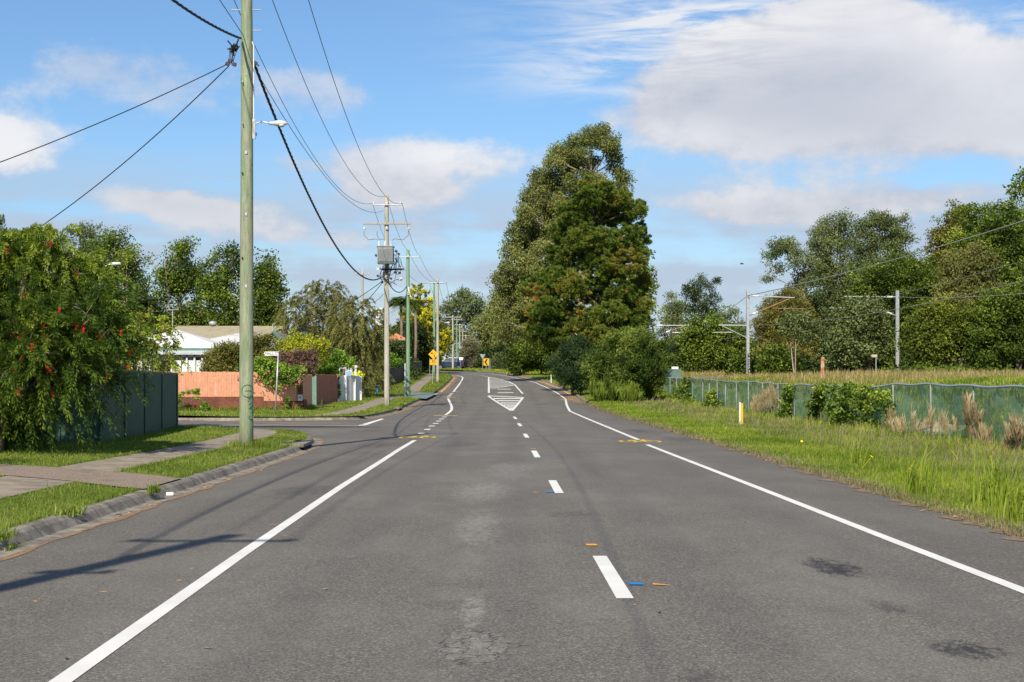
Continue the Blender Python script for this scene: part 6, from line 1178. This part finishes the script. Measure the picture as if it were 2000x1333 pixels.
# ---- right-hand trees
G_R = 'trees along the far side of the railway'
RT = [
 (270, 1312, M_GUM2, 'gum', auto(1280, 1345, 570, 690, 15, 16, 51), 'thin airy gum tree left of the dark conifer', .6),
 (275, 1370, M_DARK, 'fine', [(1372, 545, 7, 12), (1360, 556, 12), (1385, 560, 11), (1350, 575, 14), (1372, 580, 20), (1392, 585, 12), (1345, 600, 16), (1370, 610, 24), (1395, 612, 14), (1400, 550, 4), (1340, 562, 5)], 'dark spiky conifer standing above the left group of right-hand trees', 1.),
 (255, 1425, M_GUM2, 'gum', auto(1395, 1480, 585, 700, 15, 15, 52), 'airy gum tree right behind the dark conifer', .6),
 (188, 1380, M_BROAD, 'broad', auto(1325, 1440, 612, 740, 34, 20, 53), 'bushy light green tree behind the far mesh fence', 1.),
 (196, 1440, M_BROAD, 'broad', auto(1405, 1480, 632, 740, 18, 17, 54), 'bushy green tree directly behind the lettered rail mast', 1.),
 (170, 1515, M_OLIVE, 'fine', auto(1475, 1590, 560, 720, 36, 24, 55), 'brownish olive tree behind the rusty cantilever arm', 1.),
 (180, 1560, M_GUM2, 'gum', [(1520, 480, 22, 18), (1505, 500, 16, 14), (1545, 478, 20, 16), (1560, 505, 22, 20), (1520, 525, 14, 10), (1500, 540, 10, 8), (1590, 470, 20, 18), (1600, 500, 26), (1580, 540, 26), (1620, 540, 30), (1555, 560, 18, 14), (1610, 590, 34), (1560, 610, 30), (1640, 600, 30), (1600, 640, 34), (1650, 650, 30), (1560, 660, 30)], 'blue-green gum reaching left with open branches', .95),
 (176, 1640, M_GUM2, 'gum', [(1625, 435, 22, 16), (1605, 450, 18, 14), (1650, 432, 18, 14), (1640, 455, 24, 18), (1620, 480, 24), (1655, 485, 28), (1600, 505, 20), (1640, 530, 34), (1600, 560, 30), (1665, 570, 34), (1635, 600, 34)], 'rounded grey-green gum crown with reddish top twigs', .95),
 (172, 1735, M_GUM2, 'gum', [(1720, 432, 30, 18), (1750, 440, 26, 20), (1690, 445, 26, 18), (1735, 465, 34, 26), (1765, 475, 20, 26), (1690, 475, 28), (1720, 505, 38), (1765, 510, 20), (1690, 520, 34), (1740, 545, 38), (1700, 560, 34), (1775, 540, 14), (1730, 590, 34)], 'tall smooth-topped grey-green gum behind the farthest right mast', 1.),
 (152, 1755, M_BROAD, 'broad', auto(1645, 1860, 490, 700, 34, 36, 56), 'dense green tree filling the space around the farthest right mast', 1.),
 (150, 1935, M_BROAD, 'broad', [(1900, 430, 34), (1945, 420, 32), (1985, 430, 36), (1925, 470, 40), (1970, 485, 40), (1880, 480, 30), (2010, 470, 34)], 'green tree with crown reaching the upper right behind the brownish gum', 1.),
 (158, 1870, M_OLIVE, 'broad', auto(1795, 1935, 395, 640, 26, 34, 57), 'dark olive tree with ragged top near the right edge', .85),
 (146, 1960, M_BROAD, 'broad', auto(1870, 2060, 405, 640, 32, 36, 58), 'mid-green tree crowding the right edge of the picture', .9),
 (134, 1880, M_WEEP, 'gum', auto(1820, 1960, 460, 660, 34, 25, 59), 'brownish gum with pale bare branches near the right edge', .8),
 (126, 1990, M_BROAD, 'broad', auto(1890, 2130, 540, 712, 30, 36, 60), 'dense green tree standing at the right edge behind the bank', 1.),
 (128, 1555, M_GUM2, 'gum', [(1560, 615, 18), (1545, 630, 16), (1580, 628, 18), (1565, 645, 20), (1535, 650, 12), (1595, 645, 12)], 'small young gum with two slender pale stems behind the rail bank', .8),
 (135, 1690, M_GUM2, 'broad', auto(1610, 1745, 580, 705, 20, 29, 63), 'mid-height green tree left of the farthest right mast', .9),
 (128, 1850, LG('warm_green_leaf', (.03, .045, .008), (.085, .105, .016), (.22, .23, .03)), 'broad', auto(1760, 1930, 580, 705, 24, 29, 64), 'mid-height green tree right of the farthest right mast', .95),
 (100, 2060, M_BROAD, 'broad', [(1990, 372, 12), (2010, 350, 18), (2030, 380, 25), (2050, 420, 34), (2060, 480, 40), (2030, 500, 26)], 'tall tree whose topmost twigs enter at the upper right edge', .7),
]
for i, (D, bp, m, st, spec, lab, dn) in enumerate(RT):
    lf = {'broad': (.24, .13), 'gum': (.24, .11), 'fine': (.30, .08)}[st]; slim = 'slender' in lab; far_ = D > 180; tree('tree' if m is not M_GUM2 else 'gum_tree', lab, 'tree', D, spec, bp, m, st, (lf[0]*1.35, lf[1]*1.35) if far_ else lf, dn*(.8 if far_ else .9), .9 if far_ else .7, 27, 70+i, GUMBARK if m in (M_GUM2, M_WEEP) else BARK, .1 if slim else .22, 2 if slim else (1, 3, 2)[i % 3], group=G_R, depth=.6, tb=.40 if 'dense' in lab or 'dark' in lab else .45)
for i, (a, b, D, t, m, lab) in enumerate(((1470, 1600, 150, 690, M_DARK, 'dark low scrub behind the young pale-stemmed gum'), (1590, 1760, 160, 694, M_DARK, 'dark low scrub between the rusty post and the tan sign'), (1740, 1900, 150, 692, M_DARK, 'dark low scrub right of the farthest right mast'), (1880, 2080, 140, 688, M_DARK, 'dark low scrub at the right edge of the trees'), (1480, 1560, 140, 680, M_BROAD, 'low green shrubs right of the lettered mast'), (1300, 1420, 225, 650, M_DARK, 'dark low scrub behind the far end of the mesh fence'), (1425, 1475, 150, 686, M_BROAD, 'leafy bush wrapped round the foot of the lettered mast'), (1720, 1990, 124, 722, M_BROAD, 'pale green weedy scrub along the top of the rail bank'))):
    tree('scrub', lab, 'shrub', D, auto(a, b, t, 744, int((b-a)*(744-t)/230)+6, 15, 80+i), (a+b)/2, m, 'broad', (.3, .16), 1.0, .7, 16, 90+i, r0=.08, stems=4, group='low scrub along the railway', tb=.4)
# trees hidden deeper behind so that no open plain shows
for i, (a, b, D, t) in enumerate(((-700, -60, 150, 470), (20, 560, 210, 600), (560, 860, 260, 640), (1280, 1500, 330, 640), (1480, 2020, 210, 560), (2020, 2600, 170, 480), (980, 1290, 260, 640))):
    tree('tree', ('dense tree outside the left edge', 'dark mass of trees behind the open-crowned ones at left', 'dark trees low behind the weeping trees and paling fence', 'low dark trees on the skyline left of the lettered mast', 'dark trees deep behind the right-hand gums', 'dense trees outside the right edge', 'dark trees deep behind the pine and wattle')[i], 'tree', D, auto(a, b, t, 742, int((b-a)*(742-t)/1500)+5, 34, 120+i), (a+b)/2, M_DARK, 'broad', (.6, .3), .9, 1.4, 12, 130+i, r0=.3, stems=4, tb=.4, depth=.3)
# ---- vine with pink flowers hanging over the pink fence
vs = [(470, 722, 10), (462, 735, 5), (490, 722, 14), (505, 712, 15), (525, 712, 14), (515, 728, 16), (540, 725, 15), (500, 738, 12), (530, 742, 12), (555, 722, 14), (560, 738, 14), (575, 728, 12), (578, 745, 9), (545, 752, 8), (590, 722, 9), (518, 700, 8), (512, 748, 6), (582, 738, 10)]
ev, lv = tree('flowering_vine', 'green vine with magenta flowers spilling over the pink fence behind the street name sign', 'vine', 76.5, [(a, b, c*.85, c*.8, 0) for a, b, c in vs], 530, M_VINE, 'broad', (.10, .07), 1.3, .2, 14, 140, r0=0, tb=.38)
mb = MB()
for k in range(5):
    a = k*2*math.pi/5; d = Vector((math.cos(a), -.35, math.sin(a))); s = Vector((-math.sin(a), 0, math.cos(a)))*.035; mb.add([Vector((0, 0, 0)), d*.05+s, d*.085, d*.05-s], [(0, 1, 2, 3)])
fl = None; r_ = random.Random(9)
for i in range(46):
    v = r_.choice(vs+[(460, 735, 6), (580, 745, 8), (545, 750, 10)]); px = v[0]+r_.gauss(0, v[2]*.55); py = v[1]+abs(r_.gauss(0, v[2]*.6)); p = at(px, py, 75.7)
    if fl is None: fl = mb.build('flower', MAG); fl.parent = ev
    else: fl = fl.copy(); C.objects.link(fl)
    fl.location = p-ev.location; s = r_.uniform(.4, .75); fl.scale = (s, s, s); fl.rotation_euler = (r_.uniform(-.5, .5), r_.uniform(-.8, .8), r_.uniform(-.6, .6))
for i, (D, spec, lab) in enumerate(((73.6, [(350, 772, 5), (349, 783, 6), (351, 795, 5), (358, 768, 4), (368, 766, 4), (378, 766, 5), (386, 768, 5), (384, 778, 3), (386, 762, 3)], 'bright green creeper on the left end of the brick base'), (73.6, [(399, 790, 6), (405, 796, 6), (396, 798, 5)], 'small yellow-green plant against the brick base'), (77, [(561, 785, 4), (562, 779, 3), (560, 792, 3)], 'thin weed growing up the brick base under the vine'))):
    tree('creeper', lab, 'plant', D, [(a, b, c*.7, c*.7, 0) for a, b, c in spec], spec[0][0], M_VINE, 'broad', (.07, .05), 1.2, .1, 9, 150+i, r0=.012)
tree('creeper', 'dark creeper on the end post between the dull pink gate and white pickets', 'plant', 97.4, [(658, 740, 3, 5, 0), (659, 752, 3, 6, 0), (660, 768, 3, 6, 0), (657, 731, 4, 4, 0)], 659, M_VINE, 'broad', (.12, .08), 1.4, .16, 14, 155, r0=.02, tb=.3)
# ---- vines, weeds and dry clumps along the mesh fence
def fence_vine(spec, lab, m, seed, style='broad', leaf=(.11, .085), cl=.22, per=20, dens=1.3, cat='vine', name='fence_vine', front=-.16, tb=.5):
    px = spec[0][0]; D = FD(px); x = FX(D); e = empty(name, (x, D, float(H(x, D))), lab, cat, 'plants climbing the mesh fence'); lob = []
    for (a, b, c, d) in spec:
        dd = FD(a)+front; p = at(a, b, dd); lob.append(((p.x+front, p.y, p.z), (c*dd/F, .12+c*dd/F*.15, d*dd/F)))
    foliage(lob, style, leaf, dens, cl, per, seed, m, 'leaves', e, tb=tb); mb = MB(); b0 = Vector((x, D, float(H(x, D))))
    mb.tube([b0-Vector((0, 0, .05))]+[Vector(q[0]) for q in lob[:5]], .014, 5); mb.build('stem', BARK, e)
M_FV = LG('fence_vine_leaf', (.03, .055, .010), (.085, .125, .018), (.22, .27, .04))
fence_vine([(1680, 775, 26, 18), (1700, 800, 26, 26), (1660, 795, 24, 26), (1690, 825, 26, 18), (1720, 780, 12, 18), (1640, 770, 10, 18), (1650, 815, 14, 16), (1672, 760, 12, 7), (1735, 770, 8, 10), (1712, 835, 12, 14), (1665, 838, 10, 12), (1628, 800, 7, 18), (1700, 766, 12, 7), (1745, 800, 4, 12)], 'thick green vine smothering the sagging part of the mesh fence', M_FV, 201, tb=.55, dens=.75)
fence_vine([(1607, 780, 10, 18), (1600, 800, 12, 20), (1612, 760, 7, 10), (1592, 825, 14, 12)], 'narrow vine column left of the sagging part of the mesh fence', M_FV, 202, tb=.4)
fence_vine([(1545, 790, 7, 22), (1540, 815, 12, 18), (1550, 765, 5, 12), (1530, 825, 12, 8)], 'slim vine climbing a post midway along the mesh fence', M_FV, 203)
fence_vine([(1345, 750, 7, 10), (1338, 768, 12, 14), (1328, 780, 16, 10), (1350, 778, 10, 12), (1312, 786, 10, 7), (1358, 790, 14, 8)], 'spreading vine at the far part of the mesh fence', M_FV, 204, leaf=(.16, .11), cl=.3)
fence_vine([(1398, 775, 9, 12), (1392, 790, 10, 8), (1408, 792, 8, 6)], 'small vine low on the mesh fence before the white and yellow post', M_FV, 205, leaf=(.14, .1))
fence_vine([(1278, 750, 3, 8), (1280, 765, 4, 12), (1290, 780, 6, 8), (1300, 770, 3, 10)], 'yellowing creeper on the end post of the mesh fence', M_LIME, 206, leaf=(.16, .11), cl=.25)
fence_vine([(1915, 845, 12, 28), (1905, 815, 8, 18), (1928, 870, 14, 18), (1938, 890, 12, 10)], 'tall brown dead weed stack against the mesh fence at right', M_DRY, 207, 'tuft', (.24, .014), .2, 30, 1.0, 'weed', 'dry_weed')
fence_vine([(1990, 875, 14, 24), (2010, 860, 20, 20), (1985, 900, 12, 12)], 'brown dead weeds at the right edge against the mesh fence', M_DRY, 208, 'tuft', (.24, .014), .2, 30, 1.0, 'weed', 'dry_weed')
fence_vine([(1748, 830, 8, 18), (1790, 845, 22, 10), (1830, 835, 20, 12), (1770, 850, 18, 10), (1860, 850, 18, 10)], 'pale brown weeds low on the mesh fence in front of the straw heap', M_DRY, 209, 'tuft', (.26, .012), .2, 24, .6, 'weed', 'dry_weed', tb=.6)
fence_vine([(1510, 800, 12, 14), (1495, 808, 12, 8), (1520, 795, 6, 16), (1480, 806, 10, 8)], 'straw-coloured tall weeds behind the white and yellow post', M_DRY, 210, 'tuft', (.34, .016), .3, 34, 1.1, 'weed', 'dry_weed', tb=.65)
fence_vine([(1255, 790, 12, 8), (1245, 783, 8, 8)], 'pale dry weeds beside the wattle shrub', M_DRY, 211, 'tuft', (.3, .03), .35, 20, 1.2, 'weed', 'dry_weed', tb=.65)

tree('tree', 'leafy tree outside the left edge shading the foot of the bottlebrush', 'tree', 24, [(-560, 560, 150), (-420, 470, 150), (-620, 420, 150), (-500, 640, 130), (-380, 600, 110)], -520, M_BROAD, 'broad', (.14, .07), .7, .4, 14, 230, r0=.14)
tree('shrub', 'dark bushes below the terracotta roof behind the paling fence', 'shrub', 168, auto(738, 806, 662, 728, 16, 13, 231), 770, M_DARK, 'broad', (.28, .14), 1.2, .7, 18, 231, r0=.08, stems=3)
# ================================================================ grass
M_LAWN = leafmat('lawn_blade', [(.05, (.06, .088, .014)), (.45, (.125, .168, .026)), (.75, (.19, .22, .042)), (.95, (.32, .27, .13))], trans=.35); M_RANKG = leafmat('long_grass_blade', [(.05, (.06, .095, .012)), (.45, (.14, .185, .02)), (.78, (.215, .25, .032)), (.97, (.31, .26, .10))], trans=.35)
M_STRAW = leafmat('dry_grass_blade', [(.05, (.09, .10, .02)), (.4, (.17, .14, .045)), (.8, (.28, .21, .095)), (.95, (.36, .28, .15))], trans=.3)
M_SEED = leafmat('seed_head', [(.1, (.12, .11, .05)), (.9, (.22, .18, .11))], trans=.3)
def scatter(rg, poly, dfun, cell=1.0):
    """random points inside a polygon, dfun(y) per square metre"""
    P = np.array(poly); x0, y0 = P.min(0); x1, y1 = P.max(0); out = []; y = y0
    while y < y1:
        h = max(.5, y*.03); n = int(dfun(y+h/2)*(x1-x0)*h)
        if n > 0: out.append(np.column_stack([rg.uniform(x0, x1, n), rg.uniform(y, min(y+h, y1), n)]))
        y += h
    Q = np.concatenate(out); return Q[inpoly(Q, P)]
def blades(name, Q, hgt, wid, lean, m, label, seed, tb=.45, tv=.16, zoff=0., patchy=.12, hvar=.35, wind=(.0, .0), cat='grass'):
    rg = np.random.default_rng(seed); n = len(Q); z = H(Q[:, 0], Q[:, 1])+zoff; P = np.column_stack([Q, z]); a = rg.uniform(0, 2*np.pi, n); ld = np.column_stack([np.cos(a), np.sin(a), np.zeros(n)]); ln = lean*rg.random(n)
    hh = hgt*(1+hvar*rg.normal(size=n)).clip(.3, 2.2); S_ = np.column_stack([np.cos(a+1.57+rg.normal(0, .5, n)), np.sin(a+1.57), np.zeros(n)])
    W_ = np.array([wind[0], wind[1], 0]); mid = P+np.column_stack([ld[:, :2]*(ln*hh*.25)[:, None], hh*.6])+W_*hh[:, None]*.3; tip = P+np.column_stack([ld[:, :2]*(ln*hh)[:, None], hh*(1-.35*ln)])+W_*hh[:, None]
    w = (wid*rg.uniform(.7, 1.3, n))[:, None]; V = np.empty((n, 2, 4, 3), np.float32); V[:, 0, 0] = P-S_*w*.5; V[:, 0, 1] = P+S_*w*.5; V[:, 0, 2] = mid+S_*w*.42; V[:, 0, 3] = mid-S_*w*.42; V[:, 1, 0] = mid-S_*w*.42; V[:, 1, 1] = mid+S_*w*.42; V[:, 1, 2] = tip+S_*w*.06; V[:, 1, 3] = tip-S_*w*.06
    pt = np.sin(Q[:, 0]*1.3+np.sin(Q[:, 1]*.45)*2)+np.sin(Q[:, 1]*.9+Q[:, 0]*.4+1)+.6*np.sin(Q[:, 0]*3.7+Q[:, 1]*2.1); T = np.repeat(tb+rg.normal(0, tv, n)+patchy*pt/2, 2)
    o = rawmesh(name, V.reshape(-1, 3), n*2, T, m); return tag(o, label, cat, kind='stuff')
rg = np.random.default_rng(77)
def keepout(Q, polys):
    k = np.ones(len(Q), bool)
    for p in polys: k &= ~inpoly(Q, np.array(p))
    return Q[k]
dirtp = [(gp(478, 881, .15), .42, .5)]
nv = [p for p in offset(near_s, .36) if 4 < p[1] < 62 and p[0] > -24]; nv = [(nv[0][0], 4)]+nv+[(-24, 4)]
shr = lambda pl, s: pl
Q = scatter(rg, nv, lambda y: 1900*min(1, (17/y)**1.25)); Q = keepout(Q, [fp, dwy]); Q = Q[(Q[:, 0] > -9.9-(Q[:, 1]-38)*.07) | (Q[:, 1] < 38)]; Q = Q[np.hypot((Q[:, 0]-X1)/.32, (Q[:, 1]-Y1)/.4) > 1]
vis = Q[:, 0] > -(Q[:, 1]*.35+2.2); Q = Q[vis]
dd = Q[:, 1]; under = sst((Q[:, 1]-28)/6)
blades('grass', Q, .038, .006*np.maximum(1, dd/20), 1.2, M_LAWN, 'short mown grass on the near left verge', 1)
k = rg.random(len(Q)) < .05; q = Q[k]; blades('grass', q, .075, .007*np.maximum(1, q[:, 1]/22), .9, M_LAWN, 'taller tufts in the mown grass of the near left verge', 2, tb=.55)
# taller grass along edges: kerb, paths, fence foot, pole foot
def edge_pts(line, n, spread, side=1): L = resample(line, .05); L = np.array(L); i = rg.integers(0, len(L), n); return L[i]+rg.normal(0, spread, (n, 2))
eg = np.concatenate([edge_pts([p for p in offset(near_s, .37) if 10 < p[1] < 50], 9000, .03), edge_pts([(-10.0, 37.8), (-11.0, 51.4), (-12, 51.8)], 5000, .09), edge_pts([(-19, 37.2), (-10.1, 37.8)], 5000, .08), edge_pts([(-6.62, 26.2), (-6.62, 43)], 4000, .03), edge_pts([(-8.06, 27.5), (-8.06, 43)], 4000, .03)])
eg = eg[(eg[:, 1] < 22.3) | (eg[:, 1] > 24.9) | (eg[:, 0] < -5.6)]
blades('grass', eg, .065, .007*np.maximum(1, eg[:, 1]/20), .9, M_LAWN, 'untrimmed grass along the near kerb, path and fence edges', 3, tb=.42)
q = np.column_stack([X1+.15+rg.normal(0, .28, 1500), Y1+.1+rg.normal(0, .25, 1500)]); blades('grass', q, .16, .012, .8, M_LAWN, 'long grass tuft at the foot of the near green pole', 4, tb=.4)
q = np.concatenate([np.array(gp(130, 1025))+rg.normal(0, (.06, .22), (500, 2)), np.array(gp(300, 978))+rg.normal(0, (.03, .12), (220, 2)), np.array(gp(10, 1075))+rg.normal(0, (.05, .15), (200, 2))]); blades('grass', q, .10, .012, 1.1, M_LAWN, 'weeds sprouting from the joints of the near kerb', 5, zoff=-.02, tb=.42, cat='weed')
fv = [p for p in offset(far_kerb, .24) if p[0] > -30]; fv = fv+[(-8.1, 118), (-11.5, 118), (-10.4, 82), (-10.6, 78), (-15.8, 74), (-30, 72)]
Q = scatter(rg, fv, lambda y: 150); cpoly = [r_2 for r_2 in [np.array(ap)]]; cenp = smooth_line([gp(*p, dz=.2) for p in pc], 2); pathA = np.array(offset(cenp, .55)+list(reversed(offset(cenp, -.55)))); Q = keepout(Q, [pathA, ap])
blades('grass', Q, .085, .03, 1., M_LAWN, 'grass on the verge across the side street', 6, tb=.5)
q = np.concatenate([edge_pts([(-18, 72.2), fB, fC, fD], 3500, .15)-np.array([0, .25]), edge_pts([(-11.6, 92), (-10.5, 106)], 1200, .15)]); blades('grass', q, .22, .03, .8, M_LAWN, 'longer grass along the foot of the pink fence and pickets', 7, tb=.45)
cenp = smooth_line([gp(*p, dz=.2) for p in pc2], 2); pathB = np.array(offset(cenp, .6)+list(reversed(offset(cenp, -.6)))); fv2 = [(-8.4, 118)]+[p for p in offset(bend_in, .24) if p[1] < 210 and p[0] > -14]+[(-12, 205), (-11.4, 192), (-12, 118)]
Q = scatter(rg, fv2, lambda y: 60); Q = keepout(Q, [pathB, ap]); blades('grass', Q, .12, .055, 1., M_LAWN, 'grass on the distant left verge inside the bend', 8, tb=.45)
# right verge, long and uncut
re_ = [p for p in right_edge if 4 < p[1] < 128]; rv = re_+[(FX(122), 128), (FX(122)+.1, 122), (12.6, 37), (13.4, 4)]
Q = scatter(rg, rv, lambda y: 1100*min(1, (22/y)**1.1)); Q = Q[Q[:, 0] < Q[:, 1]*.36+2.5]
ex = np.interp(Q[:, 1], [p[1] for p in re_], [p[0] for p in re_]); dist = Q[:, 0]-ex; hh = .05+.13*sst(dist/1.8)+.06*sst((dist-3)/2.5)+.03*np.sin(Q[:, 0]*2+Q[:, 1]*.7); fd = FX(Q[:, 1])-Q[:, 0]
blades('grass', Q, hh, .0062*np.maximum(1, Q[:, 1]/20), 1.05, M_RANKG, 'long uncut grass covering the right verge', 9, tb=.42, patchy=.22, hvar=.3, wind=(.08, .05))
k = (rg.random(len(Q)) < .08*sst((dist-1.5)/2)) & (dist > .9); q = Q[k]; blades('grass', q, hh[k]*1.65, .006*np.maximum(1, q[:, 1]/20), .8, M_SEED, 'pale brown seed stalks above the long grass of the right verge', 10, tb=.5, wind=(.15, .05))
k = (fd < .9) & (rg.random(len(Q)) < .8); q = Q[k]; blades('grass', q, hh[k]*1.5, .010*np.maximum(1, q[:, 1]/22), .7, M_RANKG, 'rank grass crowding the foot of the mesh fence', 11, tb=.58, tv=.22, patchy=.3)
k = (dist < .35) & (rg.random(len(Q)) < .7); q = Q[k]; blades('grass', q-np.array([.06, 0]), .09, .01*np.maximum(1, q[:, 1]/22), 1.5, M_SEED, 'dry grass fringe along the right road edge', 12, tb=.4)
k = rg.random(len(Q)) < .05; q = Q[k]; blades('grass', q, .12, .008*np.maximum(1, q[:, 1]/20), 1.4, M_SEED, 'dead brown thatch lying between the long grass of the right verge', 16, tb=.5)
# a few tall blades
for j, (px, py, hgt, lab) in enumerate(((1935, 985, .65, 'tall broad-bladed grass clump near the right edge of the picture'), (1980, 1010, .5, 'bright grass clump at the bottom of the right verge'), (1790, 960, .5, 'broad-bladed grass clump midway down the right verge'), (1680, 905, .5, 'small grass clump halfway between road and sagging fence'))):
    x, y = gp(px, py, .05); q = np.array([x, y])+rg.normal(0, .13, (130, 2)); blades('grass_clump', q, hgt, .016, .9, M_RANKG, lab, 20+j, tb=.5, wind=(.15, 0)).pop('kind', None)
# yellow daisies
mb = MB(); mb.lathe((0, 0, 0), [(.008, 0), (.03, .008), (.012, .014)], 10); mb.tube([(0, 0, -.25), (0, 0, 0)], .003, 4); d0_ = None
for j, (px, py, lab) in enumerate(((1566, 857, 'yellow daisy nearest the mesh fence at the middle of the right verge'), (1702, 886, 'yellow daisy low in the grass below the sagging vine'), (1786, 893, 'yellow daisy in the grass below the straw heap'), (1936, 880, 'yellow daisy beside the tall brown weed stack'), (1857, 862, 'yellow daisy among the pale brown weeds at the fence'))):
    x, y = gp(px, py, .45)
    if d0_ is None: d0_ = mb.build('yellow_daisy', YELF); o = d0_
    else: o = d0_.copy(); C.objects.link(o)
    o.location = (x, y, float(H(x, y))+.42); o.rotation_euler = (.7, 0, j); tag(o, lab, 'flower', 'yellow daisies in the right verge')
# behind the mesh fence: the bank with green and dry grass
bk = [(12.6, 26), (19, 26), (34, 60), (60, 120), (60, 190), (17, 190), (11.6, 124)]
Q = scatter(rg, bk, lambda y: 95*min(1, (50/y)**.8)); Q = Q[(Q[:, 0] < Q[:, 1]*.35+2) & ((Q[:, 0]-12)/np.maximum(Q[:, 1], 1) < .34)]; top_ = sst((Q[:, 0]-16.5)/3.5); nr_ = sst((Q[:, 1]-40)/60); hh = (.16+.14*nr_)*(1-.45*top_)
blades('grass', Q, hh, .02*np.maximum(1, Q[:, 1]/50), .8, M_RANKG, 'rank green grass on the railway bank behind the mesh fence', 13, tb=.48, tv=.2, patchy=.25)
k = rg.random(len(Q)) < .12+.45*top_*sst((Q[:, 1]-50)/25); q = Q[k]; pn = np.sin(q[:, 0]*.9+q[:, 1]*.21)+np.sin(q[:, 1]*.13+2)+rg.normal(0, .3, len(q)); q2 = q[pn > -.35]; blades('grass', q2, .16+.28*sst((q2[:, 1]-40)/60), .018*np.maximum(1, q2[:, 1]/55), .5, M_STRAW, 'tall straw-coloured grass along the top of the railway bank', 14, tb=.6, tv=.2, hvar=.3)
# grass outside the bend
ob = [p for p in right_edge if 122 < p[1] < 236 and p[0] > -22]; ob = [(p[0]+.4, p[1]+.4) for p in ob]+[(-22, 262), (17, 262), (14, 124)]
Q = scatter(rg, ob, lambda y: 42); blades('grass', Q, .16, .07, 1., M_RANKG, 'mown grass outside the bend under the trees', 15, tb=.58, patchy=.2)
# fallen leaves on gutter, path and verge
mb = MB(); r_ = random.Random(12)
P_ = []
for i in range(170):
    y = r_.uniform(11, 48); P_.append((-4.93-.008*(y-10)+abs(r_.gauss(0, .12))*r_.choice((1, 1, -1)), y, .02))
for i in range(60): y = r_.uniform(24, 45); P_.append((r_.uniform(-8, -6.7), y, float(H(-7, y))+.028))
for i in range(40): P_.append((r_.uniform(-4.5, 5.5), r_.uniform(8, 30), .006))
for i in range(120): y = r_.uniform(12, 60); P_.append((5.55+r_.gauss(-.05, .1), y, float(zr(y))+.02))
for (x, y, z) in P_:
    a = r_.uniform(0, 6.28); L = r_.uniform(.025, .06); u = Vector((math.cos(a), math.sin(a), r_.uniform(-.1, .3)))*L; v = Vector((-math.sin(a), math.cos(a), r_.uniform(0, .3)))*L*.35; c0 = Vector((x, y, z+.006)); mb.add([c0-u, c0+v, c0+u, c0-v], [(0, 1, 2, 3)])
tag(mb.build('fallen_leaves', mat('dry_leaf', (.35, .17, .07), (.5, .32, .18), 30, .8)), 'dry brown leaves scattered along the gutter and road edges', 'leaf litter', kind='stuff')
print("QUADS", NQ[0])
